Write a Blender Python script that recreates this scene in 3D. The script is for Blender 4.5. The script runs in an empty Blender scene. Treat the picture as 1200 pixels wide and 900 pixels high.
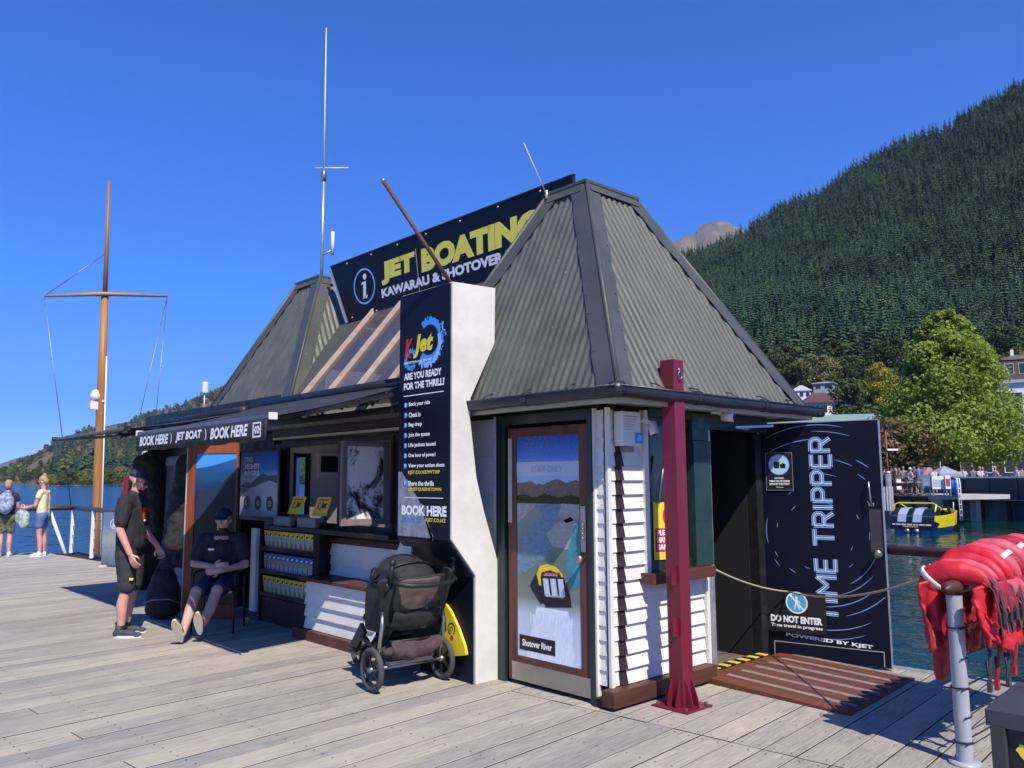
import bpy, math, random
from mathutils import Vector, Matrix, Quaternion, noise
random.seed(7)
sc = bpy.context.scene
COL = sc.collection
PI = math.pi

# ---------------------------------------------------------------- camera
# building frame: +X runs away to the right, +Y away to the left, Z up, metres; the deck is z = 0
F, YAW, PITCH, ROLL, H = 948.57, math.radians(42.679), math.radians(6.730), math.radians(-0.282), 1.62
fw = Vector((math.sin(YAW)*math.cos(PITCH), math.cos(YAW)*math.cos(PITCH), math.sin(PITCH)))
r0 = Vector((math.cos(YAW), -math.sin(YAW), 0)); u0 = r0.cross(fw)
rt = math.cos(ROLL)*r0 + math.sin(ROLL)*u0
up = -math.sin(ROLL)*r0 + math.cos(ROLL)*u0
cd = bpy.data.cameras.new('camera'); cam = bpy.data.objects.new('camera', cd); COL.objects.link(cam)
cam.matrix_world = Matrix(((rt.x, up.x, -fw.x, 0), (rt.y, up.y, -fw.y, 0), (rt.z, up.z, -fw.z, H), (0, 0, 0, 1)))
cd.sensor_width = 36; cd.lens = F/1200*36; cd.clip_start = .05; cd.clip_end = 30000
sc.camera = cam

# ---------------------------------------------------------------- light
SUN = Vector((-.29, -.79, 1.0)).normalized()
w = bpy.data.worlds.new('World'); sc.world = w; w.use_nodes = True
nt = w.node_tree; nt.nodes.clear()
sky = nt.nodes.new('ShaderNodeTexSky'); sky.sky_type = 'NISHITA'; sky.sun_disc = False
sky.sun_elevation = math.asin(SUN.z); sky.sun_rotation = math.atan2(SUN.x, SUN.y)
sky.altitude = 400; sky.air_density = 1.0; sky.dust_density = .15; sky.ozone_density = 4.0
hs = nt.nodes.new('ShaderNodeHueSaturation'); hs.inputs['Saturation'].default_value = 1.30
bg = nt.nodes.new('ShaderNodeBackground'); bg.inputs[1].default_value = .086
ow = nt.nodes.new('ShaderNodeOutputWorld')
tn = nt.nodes.new('ShaderNodeMix'); tn.data_type = 'RGBA'; tn.blend_type = 'MULTIPLY'; tn.inputs[0].default_value = 1; tn.inputs[7].default_value = (.74, .95, 1.66, 1)
nt.links.new(sky.outputs[0], tn.inputs[6]); nt.links.new(tn.outputs[2], hs.inputs['Color']); nt.links.new(hs.outputs[0], bg.inputs[0]); nt.links.new(bg.outputs[0], ow.inputs[0])
sd = bpy.data.lights.new('sun', 'SUN'); sd.energy = 5.0; sd.angle = math.radians(.53); sd.color = (1, .905, .775)
so = bpy.data.objects.new('sun', sd); COL.objects.link(so); so.rotation_euler = SUN.to_track_quat('Z', 'Y').to_euler(); so.location = (0, 0, 40)
sc.view_settings.view_transform = 'Standard'; sc.view_settings.look = 'None'; sc.view_settings.exposure = .48; sc.view_settings.gamma = 1
sc.cycles.max_bounces = 6; sc.cycles.diffuse_bounces = 4; sc.cycles.glossy_bounces = 3; sc.cycles.transmission_bounces = 4
sc.cycles.transparent_max_bounces = 8; sc.cycles.volume_bounces = 0; sc.cycles.use_denoising = True
try: sc.cycles.denoiser = 'OPENIMAGEDENOISE'
except Exception: pass

# ---------------------------------------------------------------- helpers
def V(*a): return Vector(a[0]) if len(a) == 1 else Vector(a)
def ray(x, y): return fw*F + rt*(x-600) - up*(y-450)
CAMP = Vector((0, 0, H))
def gnd(x, y, z=0.0):
    d = ray(x, y); return CAMP + d*((z-H)/d.z)
def onX(x, y, X):
    d = ray(x, y); return CAMP + d*(X/d.x)
def onY(x, y, Y):
    d = ray(x, y); return CAMP + d*(Y/d.y)
def far(x, dist, y=None):
    """point at a horizontal distance in the direction of column x (height from row y)"""
    d = ray(x, 562 if y is None else y); k = dist/math.hypot(d.x, d.y); return CAMP + d*k

def tagit(o, label=None, cat=None, group=None, kind=None):
    if label: o['label'] = label
    if cat: o['category'] = cat
    if group: o['group'] = group
    if kind: o['kind'] = kind
    return o
def thing(name, label, cat, loc=(0, 0, 0), group=None, rz=0):
    o = bpy.data.objects.new(name, None); COL.objects.link(o); o.location = loc; o.rotation_euler = (0, 0, rz)
    o.empty_display_size = .1
    return tagit(o, label, cat, group)
def orgn(p):
    v = Vector((0, 0, 0))
    while p: v += Vector(p.location); p = p.parent
    return v
class MB:
    def __init__(s): s.v = []; s.f = []; s.m = []; s.sm = []
    def add(s, vs, fs, m=0, sm=False):
        n = len(s.v); s.v += [tuple(v) for v in vs]
        s.f += [tuple(i+n for i in f) for f in fs]; s.m += [m]*len(fs); s.sm += [sm]*len(fs); return s
    def box(s, x0, x1, y0, y1, z0, z1, m=0):
        return s.add([(x0,y0,z0),(x1,y0,z0),(x1,y1,z0),(x0,y1,z0),(x0,y0,z1),(x1,y0,z1),(x1,y1,z1),(x0,y1,z1)],
                     [(0,3,2,1),(4,5,6,7),(0,1,5,4),(1,2,6,5),(2,3,7,6),(3,0,4,7)], m)
    def obox(s, c, a, b, d, m=0):
        """box centred c with half axes a, b, d (vectors)"""
        c = V(c); a = V(a); b = V(b); d = V(d); P = [c+i*a+j*b+k*d for k in (-1, 1) for i, j in ((-1,-1),(1,-1),(1,1),(-1,1))]
        return s.add(P, [(0,3,2,1),(4,5,6,7),(0,1,5,4),(1,2,6,5),(2,3,7,6),(3,0,4,7)], m)
    def beam(s, p, q, wd, ht, m=0, upv=(0, 0, 1)):
        p = V(p); q = V(q); d = (q-p); L = d.length; d.normalize(); u = V(upv); sd_ = d.cross(u)
        if sd_.length < 1e-5: sd_ = d.cross(V(1, 0, 0))
        sd_.normalize(); u = sd_.cross(d)
        return s.obox((p+q)/2, d*L/2, sd_*wd/2, u*ht/2, m)
    def tube(s, pts, r, n=8, m=0, closed=False, cap=True, sm=True):
        pts = [V(p) for p in pts]; N = len(pts); rs = r if isinstance(r, (list, tuple)) else [r]*N
        T = []
        for i in range(N):
            a = pts[(i-1) % N] if (closed or i) else pts[0]; b = pts[(i+1) % N] if (closed or i < N-1) else pts[-1]
            t = (b-a); T.append(t.normalized() if t.length > 1e-9 else V(0, 0, 1))
        u = T[0].cross(V(0, 0, 1));
        if u.length < .01: u = T[0].cross(V(1, 0, 0))
        u.normalize(); vs = []
        for i in range(N):
            u = (u - T[i]*u.dot(T[i])); u.normalize(); w_ = T[i].cross(u)
            for k in range(n):
                a = 2*PI*k/n; vs.append(pts[i] + (u*math.cos(a)+w_*math.sin(a))*rs[i])
        fs = []
        for i in range(N if closed else N-1):
            j = (i+1) % N
            for k in range(n): fs.append((i*n+k, i*n+(k+1) % n, j*n+(k+1) % n, j*n+k))
        if cap and not closed: fs += [tuple(range(n-1, -1, -1)), tuple(range((N-1)*n, N*n))]
        return s.add(vs, fs, m, sm)
    def prism(s, poly, vec, m=0, m2=None):
        """closed polygon (list of 3-D points) extruded by vec; caps get m2"""
        n = len(poly); A = [V(p) for p in poly]; B = [p+V(vec) for p in A]
        s.add(A+B, [(i, (i+1) % n, n+(i+1) % n, n+i) for i in range(n)], m)
        return s.add(A+B, [tuple(range(n-1, -1, -1)), tuple(range(n, 2*n))], m if m2 is None else m2)
    def poly(s, pts, m=0): return s.add(pts, [tuple(range(len(pts)))], m)
    def lathe(s, prof, c=(0, 0, 0), ax=(0, 0, 1), n=16, m=0, sm=True):
        ax = V(ax).normalized(); u = ax.orthogonal().normalized(); w_ = ax.cross(u); c = V(c)
        vs = [c + ax*z + (u*math.cos(2*PI*k/n)+w_*math.sin(2*PI*k/n))*r for r, z in prof for k in range(n)]
        fs = [(i*n+k, i*n+(k+1) % n, (i+1)*n+(k+1) % n, (i+1)*n+k) for i in range(len(prof)-1) for k in range(n)]
        s.add(vs, fs, m, sm)
        return s
    def ball(s, c, r, R=None, n=12, k=8, m=0):
        c = V(c); r = (r, r, r) if not isinstance(r, (tuple, list)) else r; vs = []
        for i in range(k+1):
            t = PI*i/k
            for j in range(n):
                a = 2*PI*j/n; p = V(r[0]*math.sin(t)*math.cos(a), r[1]*math.sin(t)*math.sin(a), r[2]*math.cos(t))
                if R is not None: p = R @ p
                vs.append(c+p)
        return s.add(vs, [(i*n+j, (i+1)*n+j, (i+1)*n+(j+1) % n, i*n+(j+1) % n) for i in range(k) for j in range(n)], m, True)
    def build(s, name, mats, parent=None, local=False, bevel=0, org=None, kind=None):
        me = bpy.data.meshes.new(name)
        o_ = V(0, 0, 0) if local else (orgn(parent) if parent else V(org) if org else V(0, 0, 0))
        me.from_pydata([(a-o_.x, b-o_.y, c-o_.z) for a, b, c in s.v], [], s.f)
        for mt in (mats if isinstance(mats, (list, tuple)) else [mats]): me.materials.append(mt)
        me.polygons.foreach_set('material_index', s.m); me.polygons.foreach_set('use_smooth', s.sm); me.update()
        o = bpy.data.objects.new(name, me); COL.objects.link(o)
        if parent: o.parent = parent
        elif org: o.location = org
        if bevel:
            b = o.modifiers.new('bevel', 'BEVEL'); b.width = bevel; b.segments = 2; b.limit_method = 'ANGLE'; b.angle_limit = .7
        if kind: o['kind'] = kind
        return o
def share(o, name, parent=None, loc=None, rot=None):
    c = bpy.data.objects.new(name, o.data); COL.objects.link(c)
    if parent: c.parent = parent
    if loc is not None: c.location = loc
    if rot is not None: c.rotation_euler = rot
    for k in o.modifiers:
        if k.type == 'BEVEL':
            b = c.modifiers.new('bevel', 'BEVEL'); b.width = k.width; b.segments = k.segments; b.limit_method = 'ANGLE'; b.angle_limit = .7
    return c
def copy_tree(o, parent=None):
    c = o.copy(); COL.objects.link(c); c.parent = parent
    for ch in list(o.children): copy_tree(ch, c)
    return c

class Fr:
    """a flat frame: origin, right, up; p(u, v, d) is a point d in front of it"""
    def __init__(s, O, R, U=(0, 0, 1)):
        s.O = V(O); s.R = V(R).normalized(); s.U = V(U).normalized(); s.N = s.R.cross(s.U)
    def p(s, u, v, d=0): return s.O + s.R*u + s.U*v + s.N*d
    def hit(s, x, y):
        d = ray(x, y); t = (s.O-CAMP).dot(s.N)/d.dot(s.N); q = CAMP+d*t-s.O
        return (q.dot(s.R), q.dot(s.U))
    def slab(s, mb, u0_, u1, v0, v1, d0, d1, m=0):
        c = s.p((u0_+u1)/2, (v0+v1)/2, (d0+d1)/2)
        return mb.obox(c, s.R*(u1-u0_)/2, s.U*(v1-v0)/2, s.N*(d1-d0)/2, m)
    def flat(s, mb, uv, d, m=0): return mb.poly([s.p(u, v, d) for u, v in uv], m)
PENDING = []
def text(body, fr, u, v, wd, ht, mat, parent, d=.004, bold=.0, shear=0, rot=0, name='lettering', shrinkdesc=0):
    """lettering whose ink fills the box (u, v, wd, ht) on frame fr; rot in quarter turns counter-clockwise"""
    cu = bpy.data.curves.new(name, 'FONT'); cu.body = body; cu.offset = bold; cu.shear = shear; cu.fill_mode = 'FRONT'; cu.resolution_u = 3
    cu.extrude = 0; cu.materials.append(mat)
    o = bpy.data.objects.new(name, cu); COL.objects.link(o)
    if parent: o.parent = parent
    PENDING.append((o, fr, u, v, wd, ht, d, rot, orgn(parent) if parent else V(0, 0, 0)))
    return o
def flush_text():
    bpy.context.view_layer.update(); dg = bpy.context.evaluated_depsgraph_get()
    made = [bpy.data.meshes.new_from_object(q[0].evaluated_get(dg), depsgraph=dg) for q in PENDING]
    for (o, fr, u, v, wd, ht, d, rot, og), me in zip(PENDING, made):
        par, mat, cu = o.parent, o.data.materials[0], o.data
        bpy.data.objects.remove(o); bpy.data.curves.remove(cu)
        o = bpy.data.objects.new('lettering', me); COL.objects.link(o); o.parent = par; me.name = 'lettering'
        if not me.materials: me.materials.append(mat)
        xs = [q.co.x for q in me.vertices]; ys = [q.co.y for q in me.vertices]
        if not xs: continue
        x0, x1, y0, y1 = min(xs), max(xs), min(ys), max(ys)
        sx = wd/max(x1-x0, 1e-4); sy = ht/max(y1-y0, 1e-4); R, U = fr.R, fr.U
        t = fr.p(u, v, d) - R*x0*sx - U*y0*sy - og; N = R.cross(U)
        o.matrix_local = Matrix(((R.x*sx, U.x*sy, N.x, t.x), (R.y*sx, U.y*sy, N.y, t.y), (R.z*sx, U.z*sy, N.z, t.z), (0, 0, 0, 1)))
    PENDING.clear()

# ---------------------------------------------------------------- materials
def _n(nt, t, **k):
    n = nt.nodes.new(t)
    for a, b in k.items(): setattr(n, a, b)
    return n
def mixc(nt, fac, a, b, blend='MIX'):
    n = nt.nodes.new('ShaderNodeMix'); n.data_type = 'RGBA'; n.blend_type = blend
    for s_, val in ((0, fac), (6, a), (7, b)):
        if isinstance(val, bpy.types.NodeSocket): nt.links.new(val, n.inputs[s_])
        elif s_ == 0: n.inputs[0].default_value = val
        else: n.inputs[s_].default_value = (*val[:3], 1)
    return n.outputs[2]
def ramp(nt, src, stops, interp='LINEAR'):
    r = nt.nodes.new('ShaderNodeValToRGB'); r.color_ramp.interpolation = interp
    e = r.color_ramp.elements
    while len(e) > 1: e.remove(e[-1])
    e[0].position = stops[0][0]; e[0].color = (*c3(stops[0][1]), 1)
    for p, c in stops[1:]:
        q = e.new(p); q.color = (*c3(c), 1)
    nt.links.new(src, r.inputs[0]); return r.outputs[0]
def c3(c): return (c, c, c) if isinstance(c, (int, float)) else tuple(c[:3])
def coords(nt, scale=(1, 1, 1), kind='Object', rnd=False, loc=(0, 0, 0), rot=(0, 0, 0)):
    t = _n(nt, 'ShaderNodeTexCoord'); m = _n(nt, 'ShaderNodeMapping'); m.inputs['Scale'].default_value = scale
    m.inputs['Location'].default_value = loc; m.inputs['Rotation'].default_value = rot
    src = t.outputs[kind]
    if rnd:
        oi = _n(nt, 'ShaderNodeObjectInfo'); ml = _n(nt, 'ShaderNodeMath', operation='MULTIPLY'); ml.inputs[1].default_value = 97.0
        nt.links.new(oi.outputs['Random'], ml.inputs[0]); ad = _n(nt, 'ShaderNodeVectorMath', operation='ADD')
        nt.links.new(src, ad.inputs[0]); nt.links.new(ml.outputs[0], ad.inputs[1]); src = ad.outputs[0]
    nt.links.new(src, m.inputs[0]); return m.outputs[0]
def noi(nt, vec, scale=5, detail=4, rough=.55, dist=0):
    n = _n(nt, 'ShaderNodeTexNoise'); n.inputs['Scale'].default_value = scale; n.inputs['Detail'].default_value = detail
    n.inputs['Roughness'].default_value = rough; n.inputs['Distortion'].default_value = dist
    nt.links.new(vec, n.inputs['Vector']); return n.outputs['Fac']
def newmat(name):
    m = bpy.data.materials.new(name); m.use_nodes = True; nt = m.node_tree
    b = nt.nodes['Principled BSDF']; return m, nt, b
def bump(nt, b, h, strength=.3, dist=.01):
    n = _n(nt, 'ShaderNodeBump'); n.inputs['Strength'].default_value = strength; n.inputs['Distance'].default_value = dist
    nt.links.new(h, n.inputs['Height']); nt.links.new(n.outputs[0], b.inputs['Normal']); return n
def pm(name, col, col2=None, rough=.6, metal=0, sc_=4, st=(1, 1, 1), bmp=0, bs=60, bd=.004, spec=.5, rnd=False, spots=None, spot_s=30, spot_t=.66, coat=0, kind='Object', rvar=.12, trans=0):
    """painted / plain material: two tones mixed by noise, fine relief, optional worn spots"""
    m, nt, b = newmat(name)
    vec = coords(nt, st, kind, rnd)
    if col2 is None: col2 = tuple(c*.82 for c in col)
    n1 = noi(nt, vec, sc_, 6, .62)
    fac = ramp(nt, n1, [(.35, 0.0), (.65, 1.0)])
    c = mixc(nt, fac, col, col2)
    if spots:
        n2 = noi(nt, vec, spot_s, 3, .6); f2 = ramp(nt, n2, [(spot_t, 0.0), (spot_t+.03, 1.0)]); c = mixc(nt, f2, c, spots)
    nt.links.new(c, b.inputs['Base Color'])
    r = ramp(nt, noi(nt, vec, sc_*2.3, 4), [(.3, max(0, rough-rvar)), (.7, min(1, rough+rvar))]); nt.links.new(r, b.inputs['Roughness'])
    b.inputs['Metallic'].default_value = metal; b.inputs['Specular IOR Level'].default_value = spec
    if coat: b.inputs['Coat Weight'].default_value = coat; b.inputs['Coat Roughness'].default_value = .08
    if trans: b.inputs['Transmission Weight'].default_value = trans
    if bmp: bump(nt, b, noi(nt, vec, bs, 3), bmp, bd)
    return m
def ink(name, col, rough=.5, em=0):
    m, nt, b = newmat(name); b.inputs['Base Color'].default_value = (*c3(col), 1); b.inputs['Roughness'].default_value = rough
    if em: b.inputs['Emission Color'].default_value = (*c3(col), 1); b.inputs['Emission Strength'].default_value = em
    return m
def woodmat(name, a, b_, c_=None, along=0, rough=.7, grain=34, rnd=True, knots=True, bmp=.35):
    """boards with long grain running along one axis"""
    m, nt, b = newmat(name)
    st = [9, 9, 9]; st[along] = .55
    vec = coords(nt, tuple(st), 'Object', rnd)
    g = noi(nt, vec, grain/9, 8, .68, .6)
    g2 = noi(nt, vec, .9, 4, .6, .3)
    st2 = [6, 6, 6]; st2[along] = 1.2
    v2 = coords(nt, tuple(st2), 'Object', rnd)
    c = mixc(nt, ramp(nt, g, [(.30, 0.0), (.66, 1.0)]), a, b_)
    oi = _n(nt, 'ShaderNodeObjectInfo')
    c = mixc(nt, ramp(nt, g2, [(.4, 0.0), (.75, .75)]), c, c_ or tuple(x*1.15 for x in a))
    val = ramp(nt, oi.outputs['Random'], [(0, .80), (1, 1.14)]) if rnd else None
    if rnd: c = mixc(nt, 1.0, c, val, 'MULTIPLY')
    if knots:
        k = noi(nt, v2, 1.7, 2, .5); c = mixc(nt, ramp(nt, k, [(.74, 0.0), (.80, .6)]), c, tuple(x*.35 for x in a))
        fl = noi(nt, vec, 12, 4, .8); c = mixc(nt, ramp(nt, fl, [(.63, 0.0), (.7, .55)]), c, tuple(x*.45 for x in a))
    nt.links.new(c, b.inputs['Base Color']); b.inputs['Roughness'].default_value = rough; b.inputs['Specular IOR Level'].default_value = .25
    bump(nt, b, g, bmp, .006); return m
M = {}
def roofmat():
    m, nt, b = newmat('grey_green_roof_paint'); v = coords(nt, (1, 1, 1), 'Object'); vs_ = coords(nt, (3.2, 3.2, .45), 'Object')
    a = noi(nt, v, 1.5, 6, .65); s_ = noi(nt, vs_, 2.6, 5, .7, .4); sp = noi(nt, v, 21, 4, .7); bl = noi(nt, v, 5.0, 5, .7)
    c = mixc(nt, ramp(nt, a, [(.38, 0.0), (.62, 1.0)]), (.080, .089, .076), (.060, .067, .057))
    c = mixc(nt, ramp(nt, s_, [(.48, 0.0), (.70, .55)]), c, (.112, .116, .099)); c = mixc(nt, ramp(nt, s_, [(.28, .45), (.42, 0.0)]), c, (.044, .048, .042))
    c = mixc(nt, ramp(nt, bl, [(.66, 0.0), (.74, .5)]), c, (.17, .15, .12)); c = mixc(nt, ramp(nt, sp, [(.70, 0.0), (.73, .9)]), c, (.42, .42, .40))
    nt.links.new(c, b.inputs['Base Color']); b.inputs['Specular IOR Level'].default_value = .45
    nt.links.new(ramp(nt, s_, [(.3, .42), (.7, .66)]), b.inputs['Roughness']); bump(nt, b, bl, .12, .01); return m
def deckmat():
    m, nt, b = newmat('weathered_deck_wood')
    vec = coords(nt, (.9, 16, 16), 'Object', True); fine = noi(nt, vec, 5.5, 9, .78, .3); band = noi(nt, vec, .8, 3, .6, .2)
    vw = coords(nt, (.5, .9, 1), 'Object', True); pt = noi(nt, vw, 1.1, 5, .65)
    oi = _n(nt, 'ShaderNodeObjectInfo')
    c = mixc(nt, ramp(nt, fine, [(.33, 0.0), (.62, 1.0)]), (.145, .136, .122), (.425, .402, .355))
    c = mixc(nt, ramp(nt, band, [(.35, 0.0), (.7, .45)]), c, (.28, .268, .25))
    c = mixc(nt, ramp(nt, pt, [(.45, 0.0), (.62, .55)]), c, (.46, .415, .335)); c = mixc(nt, ramp(nt, pt, [(.30, .5), (.42, 0.0)]), c, (.25, .25, .25))
    c = mixc(nt, 1.0, c, ramp(nt, oi.outputs['Random'], [(0, (.86, .87, .89)), (.5, (1, .99, .97)), (1, (1.10, 1.08, 1.03))]), 'MULTIPLY')
    vk = coords(nt, (2.2, 9, 9), 'Object', True); k = noi(nt, vk, 2.6, 3, .7, 1.0); c = mixc(nt, ramp(nt, k, [(.70, 0.0), (.76, .55)]), c, (.16, .14, .13))
    ve = coords(nt, (3.0, 60, 60), 'Object', True); e = noi(nt, ve, 2.2, 4, .8); c = mixc(nt, ramp(nt, e, [(.64, 0.0), (.70, .6)]), c, (.14, .125, .115)); c = mixc(nt, ramp(nt, e, [(.27, .5), (.33, 0.0)]), c, (.52, .50, .47))
    vc = coords(nt, (1.1, 21, 21), 'Object', True); cr = noi(nt, vc, 2.1, 5, .75, .25); c = mixc(nt, ramp(nt, cr, [(.60, 0.0), (.66, .75)]), c, (.13, .12, .108)); c = mixc(nt, ramp(nt, cr, [(.30, .55), (.38, 0.0)]), c, (.60, .585, .54))
    nt.links.new(c, b.inputs['Base Color']); b.inputs['Roughness'].default_value = .82; b.inputs['Specular IOR Level'].default_value = .2
    bump(nt, b, fine, .55, .006); return m
M['deck'] = deckmat()
M['joist'] = ink('dark_joist', (.02, .017, .015), .9)
M['white'] = pm('white_weatherboard_paint', (.70, .69, .66), (.60, .59, .55), .55, sc_=3, bmp=.15, bs=50, rnd=True, spots=(.33, .31, .28), spot_s=22, spot_t=.69)
M['plaster'] = pm('cream_plaster', (.66, .655, .61), (.54, .53, .48), .8, sc_=2.6, bmp=.28, bs=30, bd=.005, spots=(.42, .40, .36), spot_s=11, spot_t=.72)
M['roof'] = roofmat() if 1 else pm('grey_green_roof_paint', (.108, .115, .100), (.082, .089, .078), .52, sc_=1.6, bmp=.08, bs=90, spots=(.34, .35, .33), spot_s=22, spot_t=.735, spec=.5)
M['cap'] = pm('ridge_flashing_paint', (.070, .077, .067), (.054, .060, .052), .5, sc_=2.0, bmp=.06, bs=50, spots=(.4, .4, .38), spot_s=34, spot_t=.75)
M['gutter'] = pm('black_gutter', (.014, .015, .019), (.022, .024, .029), .38, sc_=6, bmp=.3, bs=20, bd=.01)
M['cream'] = pm('cream_fascia', (.42, .41, .36), (.33, .32, .28), .65, sc_=5)
M['green'] = pm('dark_green_paint', (.012, .036, .030), (.02, .05, .042), .38, sc_=7, spots=(.30, .32, .30), spot_s=44, spot_t=.74)
M['darkgreen'] = pm('almost_black_green_paint', (.010, .020, .018), (.016, .028, .025), .4, sc_=7, spots=(.25, .26, .25), spot_s=50, spot_t=.75)
M['brown'] = woodmat('brown_stained_timber', (.105, .040, .028), (.062, .026, .020), (.15, .066, .045), 0, .5, 30, knots=False)
M['brownv'] = woodmat('brown_stained_upright', (.105, .042, .030), (.062, .026, .020), (.15, .066, .045), 2, .5, 30, knots=False)
M['darkbrown'] = pm('dark_brown_paint_and_shade', (.022, .013, .015), (.032, .018, .020), .5, sc_=5)
M['maroon'] = pm('maroon_post_paint', (.165, .010, .030), (.13, .010, .025), .38, sc_=3, spots=(.42, .25, .25), spot_s=24, spot_t=.78)
M['navy'] = pm('navy_panel', (.004, .006, .014), (.006, .008, .018), .42, sc_=2, spec=.18, rvar=.05)
M['black'] = pm('black_paint', (.008, .008, .009), (.014, .014, .015), .5, sc_=6)
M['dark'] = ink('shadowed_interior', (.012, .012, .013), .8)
M['grey'] = pm('cool_grey_board', (.20, .215, .22), (.17, .18, .19), .6, sc_=3)
M['steel'] = pm('brushed_steel', (.46, .45, .43), (.38, .37, .36), .38, 1, sc_=3, rvar=.06)
M['steeldull'] = pm('dull_steel', (.35, .35, .36), (.25, .25, .26), .45, 1, sc_=8)
M['galv'] = pm('galvanised', (.50, .52, .54), (.38, .40, .42), .45, .7, sc_=12)
M['rust'] = pm('rusty_steel', (.13, .062, .045), (.07, .035, .03), .7, .2, sc_=14, bmp=.3)
M['yellow'] = ink('yellow_ink', (.78, .62, .04)); M['signyellow'] = ink('pale_yellow_ink', (.92, .82, .10))
M['whiteink'] = ink('white_ink', .88); M['blueink'] = ink('blue_ink', (.05, .28, .75)); M['skyink'] = ink('pale_blue_ink', (.25, .50, .90))
M['redink'] = ink('red_ink', (.60, .02, .02)); M['blackink'] = ink('black_ink', .01); M['greyink'] = ink('grey_ink', (.35, .37, .40)); M['navyink'] = ink('navy_ink', (.006, .009, .02))
M['paleink'] = ink('pale_ink', (.55, .62, .75))
def glassmat(name, tint=(.03, .035, .04), rough=.03, alpha=.0):
    m, nt, b = newmat(name); b.inputs['Base Color'].default_value = (*tint, 1); b.inputs['Roughness'].default_value = rough
    b.inputs['Specular IOR Level'].default_value = .9; b.inputs['Alpha'].default_value = 1-alpha; return m
M['darkglass'] = glassmat('dark_window_glass', (.012, .015, .017), .04, .25)
M['clearglass'] = glassmat('clear_glass', (.6, .65, .65), .02, .85)
# ================================================================ ground: lake, deck, shores
# ---- water
def watermat():
    m, nt, b = newmat('lake_water')
    v = coords(nt, (1, 1, 1), 'Object')
    n1 = noi(nt, v, 1.1, 3, .55, .4); n2 = noi(nt, v, 4.2, 3, .6, .6)
    vl = coords(nt, (.05, .05, .05), 'Object'); n3 = noi(nt, vl, 1.2, 2, .5)
    a = _n(nt, 'ShaderNodeMath', operation='MULTIPLY_ADD'); nt.links.new(n2, a.inputs[0]); a.inputs[1].default_value = .22
    v0 = coords(nt, (1, 1, 1), 'Object', rot=(0, 0, .7)); n0 = noi(nt, v0, .30, 4, .6, .5); a0 = _n(nt, 'ShaderNodeMath', operation='MULTIPLY_ADD'); nt.links.new(n0, a0.inputs[0]); a0.inputs[1].default_value = 2.6; nt.links.new(n1, a0.inputs[2]); nt.links.new(a0.outputs[0], a.inputs[2])
    tcw = _n(nt, 'ShaderNodeTexCoord'); sx = _n(nt, 'ShaderNodeSeparateXYZ'); nt.links.new(tcw.outputs['Object'], sx.inputs[0]); df = _n(nt, 'ShaderNodeMath', operation='SUBTRACT'); nt.links.new(sx.outputs[1], df.inputs[0]); nt.links.new(sx.outputs[0], df.inputs[1])
    mr = _n(nt, 'ShaderNodeMapRange'); mr.inputs[1].default_value = -25; mr.inputs[2].default_value = 25; mr.inputs[3].default_value = .085; mr.inputs[4].default_value = 1.0; nt.links.new(df.outputs[0], mr.inputs[0])
    am = _n(nt, 'ShaderNodeMath', operation='MULTIPLY'); nt.links.new(a.outputs[0], am.inputs[0]); nt.links.new(mr.outputs[0], am.inputs[1])
    bump(nt, b, am.outputs[0], 1.0, .42)
    c = mixc(nt, ramp(nt, n3, [(.4, 0.0), (.62, 1.0)]), (.003, .030, .026), (.005, .036, .032))
    c = mixc(nt, ramp(nt, mr.outputs[0], [(.3, 0.0), (.9, 1.0)]), c, (.010, .085, .26))
    nt.links.new(c, b.inputs['Base Color']); b.inputs['Roughness'].default_value = .06; b.inputs['IOR'].default_value = 1.33
    return m
WZ = -1.0
M['water'] = watermat()
b = MB(); b.box(-9000, 9000, -3000, 15000, WZ-.5, WZ); b.build('lake_water', M['water'], kind='structure')
b = MB(); b.box(-9500, 9500, -3500, 15500, -60, -59); b.build('lake_bed', M['joist'], kind='structure')

# ---- deck: boards run 4 degrees off the kiosk's side wall
DA = math.radians(4.8)
deck = bpy.data.objects.new('deck', None); COL.objects.link(deck); deck['kind'] = 'structure'; deck.rotation_euler = (0, 0, DA)
dx = Vector((math.cos(DA), math.sin(DA), 0)); dy = Vector((-math.sin(DA), math.cos(DA), 0))
PW = .206
JX = 4.76        # the butt joint between the two runs of boards, in deck coordinates
def deckloc(u, v, z=0): return dx*u + dy*v + V(0, 0, z)
def plank(L, name='plank'):
    mb = MB(); g = .0042; b_ = .0018; y0, y1 = g, PW-g
    P = [(y0, -.045), (y0, -b_), (y0+b_, 0), (y1-b_, 0), (y1, -b_), (y1, -.045)]; mi = [1, 0, 0, 0, 1, 1]
    n = len(P); vs = [(x, y, z) for x in (0, L) for y, z in P]
    mb.add(vs, [(i, (i+1) % n, n+(i+1) % n, n+i) for i in range(n)] + [tuple(range(n-1, -1, -1)), tuple(range(n, 2*n))]); mb.m = mi+[1, 1]
    o = mb.build(name, [M['deck'], M['joist']], local=True); return o
protos = {}
def put_plank(L, u, v):
    k = round(L, 2)
    if k not in protos: o = protos[k] = plank(L)
    else: o = share(protos[k], 'plank')
    o.parent = deck; o.location = (u, v, random.uniform(-.0018, .0018)); o.rotation_euler = (0, 0, random.uniform(-.0004, .0004)); return o
v = .9; i = 0
while v < 21.0:
    # left run; long boards, some rows with a joint of their own
    ue = JX if v < 4.3 else 5.9
    if v > 12.6: ue = 6.7
    us = -3.5 if v < 12 else -8.5
    cut = [None, -1.2, None, 2.1][i % 4]
    ps = [(us, ue)] if (cut is None or v > 9) else [(us, cut), (cut+.006, ue)]
    for a, c in ps: put_plank(c-a, a, v)
    if v < 4.3: put_plank(7.50-JX-.012, JX+.012, v)
    v += PW; i += 1
mb = MB()
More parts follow.
